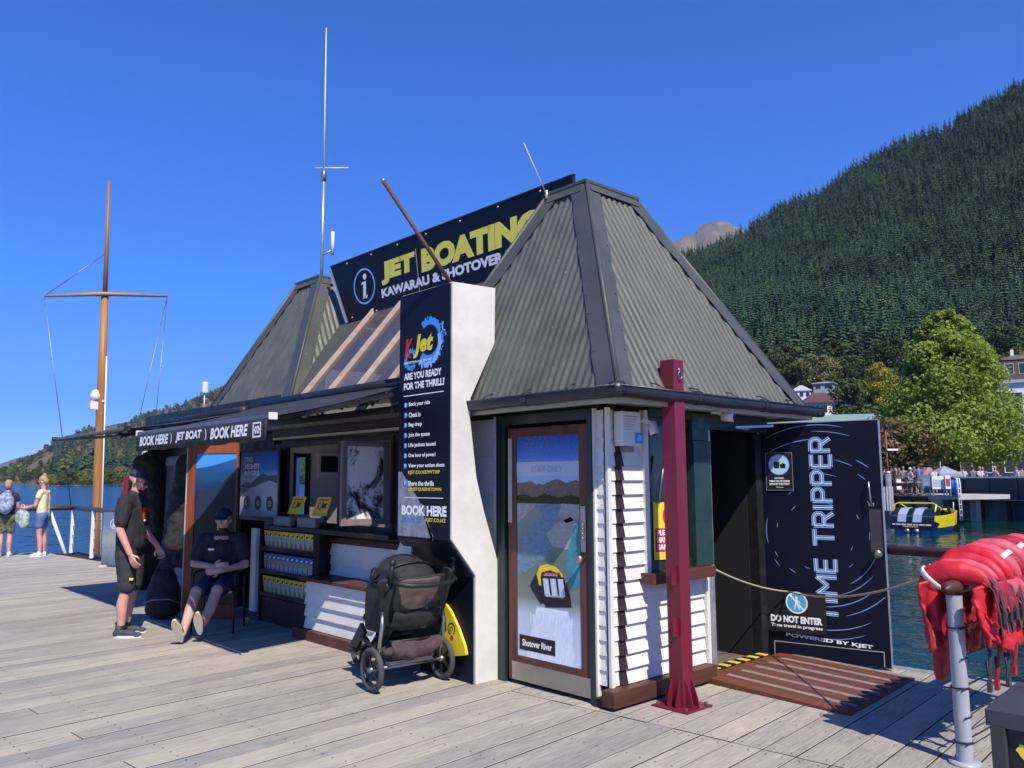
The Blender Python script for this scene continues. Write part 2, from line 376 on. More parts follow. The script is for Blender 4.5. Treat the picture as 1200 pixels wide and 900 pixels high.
mb.box(-3.5, 7.5, .88, 21.0, -.30, -.055); mb.box(-8.5, -3.5, 12, 21.0, -.30, -.055)
o = mb.build('joist_bed', M['joist'], deck, local=True)
# the rest of the wharf behind and beside the camera
mb = MB(); vv = -12
while vv < .9-.01:
    mb.box(-14, 12, vv+.005, vv+PW-.005, -.045, 0); vv += PW
vv = .9
while vv < 20.9: mb.box(-14, -8.5 if vv > 12 else -3.51, vv+.005, vv+PW-.005, -.045, 0); vv += PW
o = mb.build('outer_planks', M['deck'], deck, local=True, kind='stuff')
mb = MB(); mb.box(-14, 12, -12, .87, -.3, -.055); mb.box(-14, -8.51, 12, 21.0, -.30, -.055); mb.box(-14, -3.51, .88, 12, -.3, -.055)
mb.build('joist_bed', M['joist'], deck, local=True)
# edge beams and piles
mb = MB(); mb.box(7.505, 7.62, .9, 13.0, -.34, -.004); mb.build('edge_beam', M['deck'], deck, local=True)
mb = MB(); mb.box(-8.5, 6.0, 21.02, 21.16, -.34, -.004); mb.build('edge_beam', M['deck'], deck, local=True)
for u, v in ((7.3, 1.2), (7.3, 4.2), (7.3, 7.4), (5.6, 20.8), (1.5, 20.8), (-3, 20.8), (6.4, 14.6), (3.0, 1.2), (5.5, 17.6)):
    mb = MB(); mb.tube([(u, v, -4), (u, v, -.3)], .16, 12); mb.build('pile', M['joist'], deck, local=True)
# nail heads along the joist lines of the near boards
nm = MB(); v = .9
while v < 8.5:
    for u in [JX-.06, JX+.06]+[JX-.6*k for k in range(1, 9)]+([JX+.6*k for k in range(1, 5)] if v < 4.2 else []):
        for e in (.05, PW-.05):
            x = u+random.uniform(-.01, .01); y = v+e+random.uniform(-.006, .006); nm.add([(x+.006*math.cos(2*PI*k/6), y+.006*math.sin(2*PI*k/6), .0035) for k in range(6)], [tuple(range(6))])
    v += PW
nm.build('nail_heads', M['rust'], deck, local=True, kind='stuff')
# ================================================================ the kiosk
K = thing('kiosk', 'white weatherboard booking kiosk with two steep corrugated hat roofs on the wharf', 'kiosk', (5.7, 8.0, 0))
FX = Fr((4.6, 3.95, 0), (0, -1, 0))      # front wall plane, seen from -X; u runs towards the near corner (negative = away)
FY = Fr((4.6, 3.95, 0), (1, 0, 0))       # side wall plane, seen from -Y; u = X - 4.6
def kpart(mb, name, mat, bevel=0, parent=None): return mb.build(name, mat, parent or K, bevel=bevel)

# ---- roofs
def hat(X0, X1, Y0, Y1, x0, x1, y0, y1, zb, zt, XG=7.08):
    roof = bpy.data.objects.new('roof', None); COL.objects.link(roof); roof.parent = K
    roof.location = V((X0+X1)/2, (Y0+Y1)/2, zb) - K.location
    B = [V(X0, Y0, zb), V(X1, Y0, zb), V(X1, Y1, zb), V(X0, Y1, zb)]; T = [V(x0, y0, zt), V(x1, y0, zt), V(x1, y1, zt), V(x0, y1, zt)]
    for k in range(4):
        bl, br, tl, tr = B[k], B[(k+1) % 4], T[k], T[(k+1) % 4]
        R = (br-bl).normalized(); up_ = (tl-bl) - R*(tl-bl).dot(R); Ht = up_.length; U = up_.normalized(); N = R.cross(U); W = (br-bl).length
        a = (tl-bl).dot(R); c = W-(tr-bl).dot(R)
        pitch = .076; n = int(W/pitch*7); vs = []; rows = 5
        for i in range(n+1):
            u = W*i/n; vm = Ht
            if u < a: vm = Ht*u/a
            if W-u < c: vm = min(vm, Ht*(W-u)/c)
            off = .0080*math.sin(2*PI*u/pitch)
            for j in range(rows):
                v = vm*j/(rows-1); p = bl + R*u + U*v
                dent = .004*noise.noise(p*3.0) if j else 0
                vs.append(p + N*(off+dent))
        mb = MB(); mb.add(vs, [(i*rows+j, (i+1)*rows+j, (i+1)*rows+j+1, i*rows+j+1) for i in range(n) for j in range(rows-1)], 0, True)
        kpart(mb, 'roof_sheet', M['roof'], parent=roof)
        # flashings: flat flanges along both hips and the top
        wf = .155
        mb = MB()
        hl = (tl-bl); hr = (tr-br)
        wl = R - hl.normalized()*R.dot(hl.normalized()); wl.normalize(); wr = -R - hr.normalized()*(-R).dot(hr.normalized()); wr.normalize()
        for P, Q, wv in ((bl, tl, wl), (br, tr, wr)):
            seg = 14; pts = []
            for i in range(seg+1):
                t = i/seg; p = P.lerp(Q, t); pts.append((p + N*.020, p + N*(.017+.005*math.sin(i*2.1+k)) + wv*(wf+.006*math.sin(i*3.7))))
            vs2 = []
            for p, q in pts: vs2 += [p, q, p-N*.003, q-N*.006]
            mb.add(vs2, [f for i in range(seg) for f in ((4*i, 4*i+1, 4*i+5, 4*i+4), (4*i+1, 4*i+3, 4*i+7, 4*i+5), (4*i+3, 4*i+2, 4*i+6, 4*i+7))])
        kpart(mb, 'hip_flashing', M['cap'], parent=roof)
        mb = MB(); mb.prism([tl+N*.026-U*.10, tr+N*.026-U*.10, tr+N*.026, tl+N*.026], -N*.004); kpart(mb, 'top_flashing', M['cap'], parent=roof)
        mb = MB()
        for i in range(1, 12):
            for wv, P, Q in ((wl, bl, tl), (wr, br, tr)):
                p = P.lerp(Q, i/12) + wv*(wf-.03) + N*.024; mb.ball(p, .0055, n=6, k=3)
        for v in (.25, .8, 1.35):
            for q in range(3, n, 35):
                u = W*q/n
                lo = a*v/Ht+wf+.05; hi = W-c*v/Ht-wf-.05
                if lo < u < hi: mb.ball(bl+R*u+U*v+N*.012, .0045, n=6, k=3)
        kpart(mb, 'roof_screws', M['cap'], parent=roof)['kind'] = 'stuff'
        # roll cap on the hip
        mb = MB(); mb.tube([bl+N*.016, tl+N*.016+V(0, 0, .012)], .020, 8, cap=True); kpart(mb, 'roll_cap', M['cap'], parent=roof)
    mb = MB(); mb.box(x0-.035, x1+.035, y0-.035, y1+.035, zt+.004, zt+.03); kpart(mb, 'roof_cap', M['cap'], parent=roof)
    # gutters: trough sections along the four eaves
    X1 = XG
    for P, Q in ((V(X0, Y0, 0), V(X1, Y0, 0)), (V(X0, Y1, 0), V(X0, Y0, 0)), (V(X1, Y0, 0), V(X1, Y1, 0)), (V(X1, Y1, 0), V(X0, Y1, 0))):
        d = (Q-P).normalized(); o_ = V(d.y, -d.x, 0); P2 = P - d*.06; Q2 = Q + d*.06; n = 14; vs = []; prof = []
        for q in range(9):
            a_ = PI*q/8; prof.append((.035+.048*math.cos(a_)*1.0, -.055*math.sin(a_)))
        prof = [(p, z-.012) for p, z in prof] + [(-.013, .028)] 
        prof = [(.083, .010)] + prof
        for i in range(n+1):
            p = P2.lerp(Q2, i/n); sag = .004*math.sin(i*1.7)
            for q, z in prof: vs.append(p + o_*q + V(0, 0, zb-.02+z+sag))
        m_ = len(prof)
        mb = MB(); mb.add(vs, [(i*m_+j, (i+1)*m_+j, (i+1)*m_+j+1, i*m_+j+1) for i in range(n) for j in range(m_-1)], 0, True)
        mb.tube([P2+o_*.083+V(0, 0, zb-.008), Q2+o_*.083+V(0, 0, zb-.008)], .009, 6)
        for i in range(1, 6):
            p = P2.lerp(Q2, i/6); mb.tube([p+o_*.09+V(0, 0, zb+.0), p+o_*.03+V(0, 0, zb+.035), p-o_*.05+V(0, 0, zb+.055)], .005, 5)
        for t in (.0, .333, .666, 1.0):
            p = P2.lerp(Q2, t); mb.tube([p-d*.025+o_*.035+V(0, 0, zb-.035), p+d*.025+o_*.035+V(0, 0, zb-.035)], .056, 10)
        kpart(mb, 'gutter', M['gutter'], parent=roof)
    # soffit
    mb = MB(); mb.box(X0+.02, X1-.02, Y0+.02, Y1-.02, zb-.085, zb-.06); kpart(mb, 'soffit', M['cream'], parent=roof)
    mb = MB()
    mb.box(X0+.0, X0+.018, Y0, Y1, zb-.115, zb-.03); mb.box(X0+.0195, X1, Y0, Y0+.018, zb-.115, zb-.03); mb.box(X1-.018, X1, Y0+.0195, Y1, zb-.115, zb-.03)
    kpart(mb, 'fascia', M['cream'], parent=roof)
    return roof
hat(4.30, 6.93, 3.60, 6.22, 5.20, 5.88, 4.66, 5.11, 2.265, 4.235)
hat(4.30, 6.93, 8.45, 10.95, 5.20, 5.88, 9.36, 9.94, 2.34, 4.27)

# ---- weatherboards: wedge shaped, each one a part
wb = {}
def board(fr, u0_, u1, v, h=.105, mat='white', t0=.006, t1=.031, d=0):
    """one lapped board on a wall frame, bottom edge at height v"""
    L = round(u1-u0_, 3); key = (L, h, mat, tuple(fr.R))
    if key not in wb:
        mb = MB(); lf = Fr((0, 0, 0), fr.R)
        P = [(0, 0), (0, t1), (h, t0), (h, 0)]
        A = [lf.p(0, z, y) for z, y in P]; 
        mb.prism(A, lf.R*L)
        o = wb[key] = mb.build('weatherboard', M[mat], local=True)
    else: o = share(wb[key], 'weatherboard')
    o.parent = K; o.location = fr.p(u0_, v, d) - K.location; return o
C_ = .105
# side wall (faces -Y)
z = .14
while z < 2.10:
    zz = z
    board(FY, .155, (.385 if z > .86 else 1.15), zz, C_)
    board(FY, .075, .150, zz, C_, 'darkbrown', .010, .034)  # dark boards stand in for the shadow at the corner
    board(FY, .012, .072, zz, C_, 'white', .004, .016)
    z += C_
# front wall (faces -X)
z = .14
while z < 2.10:
    board(FX, -.098, -.030, z, C_, 'white', .004, .018)
    if z > .12: board(FX, -1.60, -1.235, z, C_)
    z += C_
# solid backing walls behind the boards
mb = MB()
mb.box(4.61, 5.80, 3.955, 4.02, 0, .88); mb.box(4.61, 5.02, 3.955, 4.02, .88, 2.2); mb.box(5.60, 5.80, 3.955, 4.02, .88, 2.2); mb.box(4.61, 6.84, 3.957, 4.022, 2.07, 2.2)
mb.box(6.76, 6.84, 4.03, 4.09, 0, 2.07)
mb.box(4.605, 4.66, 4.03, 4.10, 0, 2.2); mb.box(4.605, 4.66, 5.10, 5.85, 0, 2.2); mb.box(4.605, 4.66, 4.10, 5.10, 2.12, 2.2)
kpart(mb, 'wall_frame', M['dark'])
mb = MB(); mb.box(4.575, 4.612, 3.925, 3.95, .1, 2.15); kpart(mb, 'corner_board', M['white'])
mb = MB(); mb.box(4.560, 4.60, 4.046, 4.062, .05, 2.15); kpart(mb, 'door_trim', M['white'])
mb = MB(); mb.box(4.565, 4.60, 5.135, 5.185, .0, 2.15); kpart(mb, 'door_trim', M['white'])
mb = MB(); mb.box(4.985, 5.035, 3.905, 3.95, .915, 2.15); kpart(mb, 'window_trim', M['white'])
mb = MB(); mb.box(5.755, 5.80, 3.905, 3.95, .12, .83); kpart(mb, 'corner_board', M['white'])
# base trims
mb = MB(); mb.box(4.49, 5.77, 3.835, 3.95, .022, .135); kpart(mb, 'base_trim', M['brown'], .004)
mb = MB(); mb.box(4.515, 4.60, 3.952, 4.05, .0, .06); kpart(mb, 'base_trim', M['dark'])
mb = MB(); mb.box(4.93, 5.74, 3.80, 3.95, .835, .915); sill = kpart(mb, 'window_sill', M['brown'], .004)
# side window
wnd = bpy.data.objects.new('window', None); COL.objects.link(wnd); wnd.parent = K; wnd.location = V(5.3, 3.95, 1.5)-K.location
mb = MB(); mb.box(5.037, 5.085, 3.925, 3.975, .917, 2.1); kpart(mb, 'frame', M['darkgreen'], parent=wnd)
mb = MB(); mb.box(5.087, 5.598, 3.925, 3.975, .917, .99); mb.box(5.087, 5.598, 3.925, 3.975, 2.04, 2.1); kpart(mb, 'frame', M['darkgreen'], parent=wnd)
mb = MB(); mb.box(5.087, 5.598, 3.948, 3.954, .99, 2.04); kpart(mb, 'glass', M['darkglass'], parent=wnd)
mb = MB(); mb.tube([(5.14, 3.90, 1.43), (5.17, 3.89, 1.62), (5.22, 3.885, 1.80)], .011, 6); kpart(mb, 'stay_arm', M['steeldull'], parent=wnd)
# green corner post and head
mb = MB(); mb.box(5.60, 5.835, 3.88, 3.95, .917, 1.93); mb.box(5.60, 5.83, 3.89, 3.95, 1.932, 2.16); kpart(mb, 'green_post', M['green'], .003)
mb = MB(); mb.box(5.805, 5.862, 3.895, 4.02, 0, .914); mb.box(5.838, 5.862, 3.895, 4.02, .917, 2.03); kpart(mb, 'door_jamb', M['galv'], .002)
mb = MB(); mb.box(5.837, 6.80, 3.90, 3.955, 2.035, 2.17); kpart(mb, 'door_head', M['darkgreen'])
mb = MB(); mb.box(5.04, 5.598, 3.90, 3.955, 2.102, 2.17); kpart(mb, 'window_head', M['darkgreen'])
mb = MB(); mb.box(6.74, 6.85, 4.0, 4.10, 0, 2.03); kpart(mb, 'door_jamb', M['black'])
mb = MB(); mb.box(6.30, 6.42, 3.86, 3.88, 2.045, 2.06); mb.beam((6.2, 3.86, 2.06), (6.55, 3.70, 2.08), .02, .02); kpart(mb, 'door_closer', M['galv'])
# downpipe / jamb between boards and doorway
# ---- staff door on the front wall
D = bpy.data.objects.new('staff_door', None); COL.objects.link(D); D.parent = K; D.location = V(4.6, 4.6, 0)-K.location
mb = MB(); mb.box(4.545, 4.60, 5.03, 5.133, 0, 2.15); mb.box(4.545, 4.60, 4.064, 4.105, 0, 2.15); mb.box(4.546, 4.60, 4.106, 5.029, 2.07, 2.15)
kpart(mb, 'door_frame', M['darkgreen'], .003, parent=D)
for n_, a in (('stile', (5.0, 4.90)), ('stile', (4.205, 4.11))):
    mb = MB(); mb.box(4.562, 4.60, a[1], a[0], .03, 2.04); kpart(mb, n_, M['brownv'], .003, parent=D)
mb = MB(); mb.box(4.563, 4.60, 4.207, 4.898, 1.965, 2.04); kpart(mb, 'rail', M['brown'], .003, parent=D)
mb = MB(); mb.box(4.563, 4.60, 4.207, 4.898, .03, .225); kpart(mb, 'rail', M['brown'], .003, parent=D)
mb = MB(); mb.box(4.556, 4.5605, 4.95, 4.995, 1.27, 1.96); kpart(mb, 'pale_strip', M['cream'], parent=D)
mb = MB(); mb.box(4.553, 4.561, 4.11, 4.955, .035, .175); kpart(mb, 'kick_plate', M['steel'], .001, parent=D)
mb = MB(); mb.box(4.550, 4.561, 4.135, 4.185, 1.08, 1.42); mb.box(4.540, 4.549, 4.145, 4.175, 1.20, 1.30); kpart(mb, 'lock_plate', M['steel'], .002, parent=D)
for q in range(4):
    mb = MB(); mb.tube([(4.538, 4.16, 1.18+q*.035), (4.548, 4.16, 1.18+q*.035)], .010, 8); kpart(mb, 'lock_button', M['steel'], parent=D)
mb = MB(); mb.lathe([(.001, 0), (.012, .0), (.012, .03), (.03, .045), (.034, .06), (.028, .075), (.001, .082)], (4.56, 4.16, 1.03), (-1, 0, 0), 16); kpart(mb, 'knob', M['steel'], parent=D)
# printed film: river scene
fr = Fr((4.568, 4.898, .225), (0, -1, 0)); W, Hh = .691, 1.74
def printmat(name, a, b_, s1, st, stretch=None, c_=None):
    m, nt, b = newmat(name); v = coords(nt, st, 'Object'); n1 = noi(nt, v, s1, 7, .7, .4)
    c = mixc(nt, ramp(nt, n1, [(.38, 0.0), (.60, 1.0)]), a, b_)
    if c_: c = mixc(nt, ramp(nt, noi(nt, v, s1*3.1, 5, .75), [(.55, 0.0), (.62, .8)]), c, c_)
    nt.links.new(c, b.inputs['Base Color']); b.inputs['Roughness'].default_value = .3; b.inputs['Specular IOR Level'].default_value = .12; return m
def rivermat():
    m, nt, b = newmat('river_photo_print')
    tc = _n(nt, 'ShaderNodeTexCoord'); sp = _n(nt, 'ShaderNodeSeparateXYZ'); nt.links.new(tc.outputs['Generated'], sp.inputs[0])
    n1 = noi(nt, coords(nt, (1, 9, 3.5), 'Object'), 1.3, 5, .6, .8); ad = _n(nt, 'ShaderNodeMath', operation='MULTIPLY_ADD'); nt.links.new(n1, ad.inputs[0]); ad.inputs[1].default_value = .02; nt.links.new(sp.outputs[2], ad.inputs[2])
    c = ramp(nt, ad.outputs[0], [(0, (.62, .70, .84)), (.20, (.52, .60, .72)), (.28, (.20, .235, .20)), (.45, (.15, .19, .15)), (.60, (.20, .26, .26)), (.70, (.27, .30, .31)), (.82, (.36, .50, .72)), (.86, (.22, .40, .74)), (.92, (.07, .20, .58)), (1.0, (.025, .085, .34))])
    n3 = noi(nt, coords(nt, (1, 30, 30), 'Object'), 2.0, 6, .8); c = mixc(nt, ramp(nt, n3, [(.52, 0.0), (.62, .35)]), c, (.34, .36, .33)); c = mixc(nt, ramp(nt, n3, [(.34, .5), (.44, 0.0)]), c, (.05, .07, .06))
    nt.links.new(c, b.inputs['Base Color']); b.inputs['Roughness'].default_value = .3; b.inputs['Specular IOR Level'].default_value = .12; return m
RM = [rivermat(), printmat('river_water_print', (.12, .20, .29), (.19, .28, .35), 3, (1, 6, 14)), printmat('sandbank_print', (.40, .39, .375), (.30, .30, .29), 4, (1, 5, 12), c_=(.50, .49, .46)), printmat('wake_print', (.60, .68, .84), (.78, .83, .92), 3, (1, 16, 5), c_=(.85, .88, .92)), M['yellow'], M['blackink'], printmat('teal_print', (.05, .22, .27), (.09, .31, .37), 3, (1, 4, 4)), M['paleink'], printmat('hull_shadow_print', (.015, .02, .03), (.04, .05, .06), 6, (1, 6, 6)), printmat('hill_print', (.15, .115, .095), (.22, .17, .14), 4, (1, 7, 12), c_=(.09, .07, .06)), printmat('tree_band_print', (.012, .028, .010), (.05, .055, .018), 7, (1, 12, 9), c_=(.09, .08, .03)), M['redink'], ink('print_sky', (.25, .40, .68), .3)]
mb = MB(); fr.slab(mb, 0, W, 0, Hh, -.004, 0, 0)
hh = [(0, 1.24)] + [(W*i/24, 1.335+.075*(.5+noise.noise((i*.16, 3, 1)))+.012*noise.noise((i*.6, 8, 1))) for i in range(25)] + [(W, 1.24)]
fr.flat(mb, hh, .0006, 9)
hh = [(0, 1.205)] + [(W*i/40, 1.262+.028*abs(noise.noise((i*.7, 4, 2)))+.010*math.sin(i*.4)) for i in range(41)] + [(W, 1.205)]
fr.flat(mb, hh, .0008, 10)
fr.flat(mb, [(.40, 1.215), (.20, 1.18), (.30, 1.12), (.17, 1.03), (.05, .92), (.0, .78), (.0, .62), (.10, .66), (.33, .79), (.42, .90), (.52, 1.02), (.44, 1.10), (.50, 1.19)], .0008, 1)
fr.flat(mb, [(.50, 1.21), (.69, 1.20), (.69, 1.10), (.55, 1.06), (.47, 1.12)], .001, 2)
fr.flat(mb, [(.33, .97), (.45, 1.06), (.60, 1.11), (.69, 1.04), (.69, .88), (.53, .86), (.40, .88)], .001, 2)
fr.flat(mb, [(.0, 1.20), (.22, 1.195), (.12, 1.12), (.0, 1.04)], .001, 2)
fr.flat(mb, [(.625, 1.02), (W, 1.08), (W, .60), (.64, .56), (.57, .64), (.53, .77)], .0013, 6)
fr.flat(mb, [(.22, .40), (.56, .40), (.60, .25), (.62, .0), (.10, .0), (.16, .22)], .0012, 3)
def rotp(pts, c, a): return [(c[0]+(x*math.cos(a)-y*math.sin(a)), c[1]+(x*math.sin(a)+y*math.cos(a))) for x, y in pts]
c0 = (.40, .575)
fr.flat(mb, rotp([(-.26, -.02), (-.16, .12), (-.02, .10), (.0, -.12), (-.14, -.15)], c0, .0), .0015, 8)
fr.flat(mb, rotp([(-.15, .0), (-.175, .09), (-.13, .15), (-.05, .165), (.05, .145), (.11, .09), (.13, .0)], c0, .05), .0017, 4)
fr.flat(mb, rotp([(-.13, .03), (-.12, .10), (-.02, .12), (.09, .09), (.11, .03)], c0, .05), .0018, 8)
for q in (-.09, -.05, -.01, .03, .065): fr.flat(mb, rotp([(q, .085), (q+.018, .085), (q+.018, .105), (q, .105)], c0, .05), .0024, 11)
fr.flat(mb, rotp([(-.10, .075), (.06, .075), (.05, .095), (-.08, .095)], c0, .05), .0019, 2)
fr.flat(mb, rotp([(-.13, .07), (.12, .07), (.18, -.06), (.19, -.15), (-.09, -.165), (-.12, -.08)], c0, .05), .0020, 5)
for q in (-.075, .005, .085): fr.flat(mb, rotp([(q-.030, .055), (q+.028, .055), (q+.044, -.075), (q-.016, -.075)], c0, .05), .0022, 7)
for k in range(14):
    x = .14+.034*k; y = .33+.05*noise.noise(V(k*.7, 1, 1)); l = .10+.12*abs(noise.noise(V(k*.9, 5, 1))); fr.flat(mb, [(x, y), (x+.012, y+.03), (x+.028, y), (x+.03-.02, y-l)], .0021, 3)
fr.flat(mb, [(.02, .05), (.42, .05), (.42, .165), (.02, .165)], .0023, 5)
prt = kpart(mb, 'river_print', RM, parent=D)
text('KAWARAU RIVER JET', Fr(fr.p(0, 0, 0), (fr.R+V(0, 0, .14))), (.33), .435, .21, .020, M['whiteink'], D, .0030, .02)
text('Shotover River', fr, .055, .082, .33, .052, M['whiteink'], D, .0032, .03)
mb = MB(); fr.slab(mb, 0, W, 1.42, 1.535, .0028, .003, 0); kpart(mb, 'frosted_band', ink('frosted_band', (.42, .50, .62), .3), parent=D)
text('STAFF ONLY', fr, .17, 1.452, .35, .05, M['greyink'], D, .0040, .02)

# ---- sign pillar beside the staff door
pil = thing('sign_pillar', 'cranked white plaster pillar carrying a tall navy sign board of eight booking steps', 'sign', (4.3, 5.4, 0))
prof = [(4.06, 3.24), (4.06, 1.15), (4.31, .85), (4.31, 0), (4.605, 0), (4.605, .79), (4.40, 1.36), (4.32, 1.63), (4.25, 2.12), (4.255, 2.29), (4.52, 2.78), (4.53, 3.26)]
mb = MB(); mb.prism([(x, 5.12, z) for x, z in prof][::-1], (0, .71, 0)); kpart(mb, 'pillar_body', M['plaster'], .004, parent=pil)
mb = MB(); mb.box(4.040, 4.058, 5.135, 5.835, 1.14, 3.23); sgn = kpart(mb, 'signboard', M['navy'], .002, parent=pil)
mb = MB(); mb.prism([(4.05, 5.135, 1.138), (4.302, 5.135, .838), (4.302, 5.135, 0), (4.290, 5.135, 0), (4.290, 5.135, .832), (4.038, 5.135, 1.134)], (0, .70, 0)); kpart(mb, 'lower_cladding', M['navy'], parent=pil)
mb = MB(); mb.prism([onX(x, y, 4.10) for x, y in ((444, 708), (452, 682), (471, 630), (482, 640), (476, 708))], (.02, 0, 0)); kpart(mb, 'sunlit_patch_slab', M['plaster'], parent=pil)  # pale slab added in place of a sunlit part of the bench side
fp = Fr((4.040, 5.835, 0), (0, -1, 0))     # u = 5.835 - Y
logo = [M['blueink'], M['redink'], M['yellow'], M['whiteink'], M['navyink'], M['skyink'], pm('mottled_grey', (.30, .33, .38), (.16, .18, .22), .4, sc_=12)]
mb = MB()
def ring(mb, fr, cu, cv, r0, r1, a0, a1, d, m, n=40, wob=.0, sd=0):
    for i in range(n):
        a = a0+(a1-a0)*i/n; a2 = a0+(a1-a0)*(i+1)/n
        w0 = 1+wob*noise.noise((i*.9, sd, 0)); w1 = 1+wob*noise.noise(((i+1)*.9, sd, 0)) if i < n-1 or abs(a1-a0) < 6.2 else 1+wob*noise.noise((0, sd, 0))
        fr.flat(mb, [(cu+r0*math.cos(a), cv+r0*math.sin(a)), (cu+r1*w0*math.cos(a), cv+r1*w0*math.sin(a)), (cu+r1*w1*math.cos(a2), cv+r1*w1*math.sin(a2)), (cu+r0*math.cos(a2), cv+r0*math.sin(a2))][::(1 if a1 > a0 else -1)], d, m)
ring(mb, fp, .43, 2.79, .13, .19, -2.3, 2.2, .001, 0, wob=.35, sd=1)
ring(mb, fp, .17, 2.65, .055, .095, .7, 5.6, .0012, 0, wob=.4, sd=2)
ring(mb, fp, .40, 2.76, .155, .20, -2.2, .4, .0014, 5, wob=.3, sd=3)
for i in range(26):
    a = random.uniform(-2.4, 2.4); r = random.uniform(.16, .225); u = .43+r*math.cos(a); v = 2.79+r*math.sin(a); s_ = random.uniform(.006, .018)
    fp.flat(mb, [(u-s_, v-s_), (u+s_, v-s_*.5), (u+s_*.7, v+s_), (u-s_*.4, v+s_)], .0016, random.choice((0, 0, 5)))
# jagged grey patch at the foot
grey_patch = [fp.hit(x, y) for x, y in ((471, 553), (475, 560), (481, 566), (483, 574), (489, 582), (492, 589), (499, 594), (498, 604), (502, 612), (504, 621), (508, 628), (506, 636))]
fp.flat(mb, [(.004, 1.15)] + [(.004, grey_patch[0][1])] + [(max(.005, u), v) for u, v in grey_patch] + [(grey_patch[-1][0]+.02, 1.15)], .0012, 6)  # mottled grey area with a jagged edge, low on the board
kpart(mb, 'logo_print', logo, parent=sgn)
text('K', fp, .08, 2.665, .12, .17, M['redink'], sgn, .003, .04, .3)
text('Jet', fp, .21, 2.655, .28, .20, M['yellow'], sgn, .0035, .045, .2)
text('QUEENSTOWN NEW ZEALAND', fp, .07, 2.61, .40, .025, M['whiteink'], sgn, .003, .02, .2)
text('ARE YOU READY', fp, .075, 2.475, .53, .062, M['whiteink'], sgn, .003, .04)
text('FOR THE THRILL?', fp, .075, 2.39, .57, .062, M['whiteink'], sgn, .003, .04)
mb = MB(); fp.slab(mb, .07, .63, 2.335, 2.342, .0, .002); kpart(mb, 'rule', M['whiteink'], parent=sgn)
lines = [('Book your ride', .30), ('Check in', .17), ('Bag drop', .19), ('Join the queue', .30), ('Life jackets issued', .38), ('One hour of power!', .38), ('View your action shots', .50), ('Share the thrills', .36)]
for i, (t, wd) in enumerate(lines):
    zv = (2.240, 2.153, 2.066, 1.978, 1.892, 1.805, 1.718, 1.573)[i]
    mb = MB(); mb.lathe([(.001, .0), (.024, 0), (.024, .002), (.001, .002)], fp.p(.10, zv+.018), (-1, 0, 0), 14); kpart(mb, 'number_dot', M['blueink'], parent=sgn)
    text(str(i+1), fp, .093, zv+.004, .014, .028, M['whiteink'], sgn, .003, .02)
    text(t, fp, .15, zv-.002, wd, .042, M['whiteink'], sgn, .003, .03)
    if i == 6: text('KJET.CO.NZ/MYTRIP', fp, .15, zv-.055, .44, .036, M['yellow'], sgn, .003, .03)
    if i == 7: text('@KJETQUEENSTOWN', fp, .15, zv-.050, .46, .036, M['yellow'], sgn, .003, .03)
mb = MB(); fp.slab(mb, .10, .63, 1.470, 1.476, .0, .002); kpart(mb, 'rule', M['whiteink'], parent=sgn)
text('BOOK HERE', fp, .06, 1.325, .62, .085, M['whiteink'], sgn, .003, .05)
text('0800 529 272', fp, .065, 1.272, .29, .038, M['blueink'], sgn, .003, .03)
text('KJET.CO.NZ', fp, .40, 1.272, .27, .038, M['yellow'], sgn, .003, .03)

# ---- big roof sign between the hats
US = V(-.10, 0, .746).normalized(); fs = Fr((5.30, 9.085, 3.61), (0, -1, 0), US); SL, SH, SK0 = 4.255, .753, .295
rs = thing('roof_sign', 'long navy roof sign with yellow jet boating lettering leaning out between the hat roofs', 'sign', (5.3, 6.9, 3.7))
mb = MB(); mb.prism([fs.p(SK0, 0, -.03), fs.p(SL, 0, -.03), fs.p(SL, SH, -.03), fs.p(0, SH, -.03)], fs.N*.03); bd_ = kpart(mb, 'signboard', M['navy'], .003, parent=rs)
mb = MB(); fs.slab(mb, -.02, SL+.02, SH, SH+.012, -.036, .006); fs.slab(mb, SK0-.01, SL+.02, -.012, 0, -.036, .006); fs.slab(mb, SL, SL+.012, 0, SH, -.036, .005); kpart(mb, 'edge_trim', M['black'], parent=rs)
mb = MB(); mb.prism([fs.p(SK0-.075, -.01, -.10), fs.p(SK0-.006, -.01, -.10), fs.p(.014, SH-.05, -.10), fs.p(-.055, SH-.05, -.10)], fs.N*.095); kpart(mb, 'white_end_post', M['white'], parent=rs)
for u in (.8, 1.7, 2.6):
    mb = MB(); mb.beam(fs.p(u, .5, -.03), fs.p(u, -.1, -.55), .04, .04); kpart(mb, 'back_strut', M['galv'], parent=rs)
bolt0 = None
for u in (.40, .95, 1.5, 2.05, 2.65, 3.25, 3.85):
    for v in (.035, SH-.035):
        if bolt0 is None: mb = MB(); mb.ball((0, 0, 0), .012, n=8, k=4); bolt0 = mb.build('bolt', M['galv'], rs, local=True); o = bolt0
        else: o = share(bolt0, 'bolt', rs)
        o.location = fs.p(u, v, .003)-rs.location
def hx(x, y): return fs.hit(x, y)
q = hx(490, 325)[0]; mb = MB(); fs.slab(mb, q, q+.006, .02, .60, 0, .003); kpart(mb, 'panel_joint', M['greyink'], parent=bd_)
rc = hx(427, 335.5); ru = (hx(440, 335)[0]-hx(414.5, 335)[0])/2; rv_ = (hx(427, 314)[1]-hx(427, 357)[1])/2
mb = MB(); n_ = 48
for i in range(n_):
    a0 = 2*PI*i/n_; a1 = 2*PI*(i+1)/n_; fs.flat(mb, [(rc[0]+ru*k*math.cos(a), rc[1]+rv_*k*math.sin(a)) for k, a in ((.90, a0), (1, a0), (1, a1), (.90, a1))], .002, 0)
kpart(mb, 'ring', M['skyink'], parent=bd_)
mb = MB()
def I_(pts): fs.flat(mb, [(rc[0]-.008+x, rc[1]-.02+y) for x, y in pts], .003, 0)
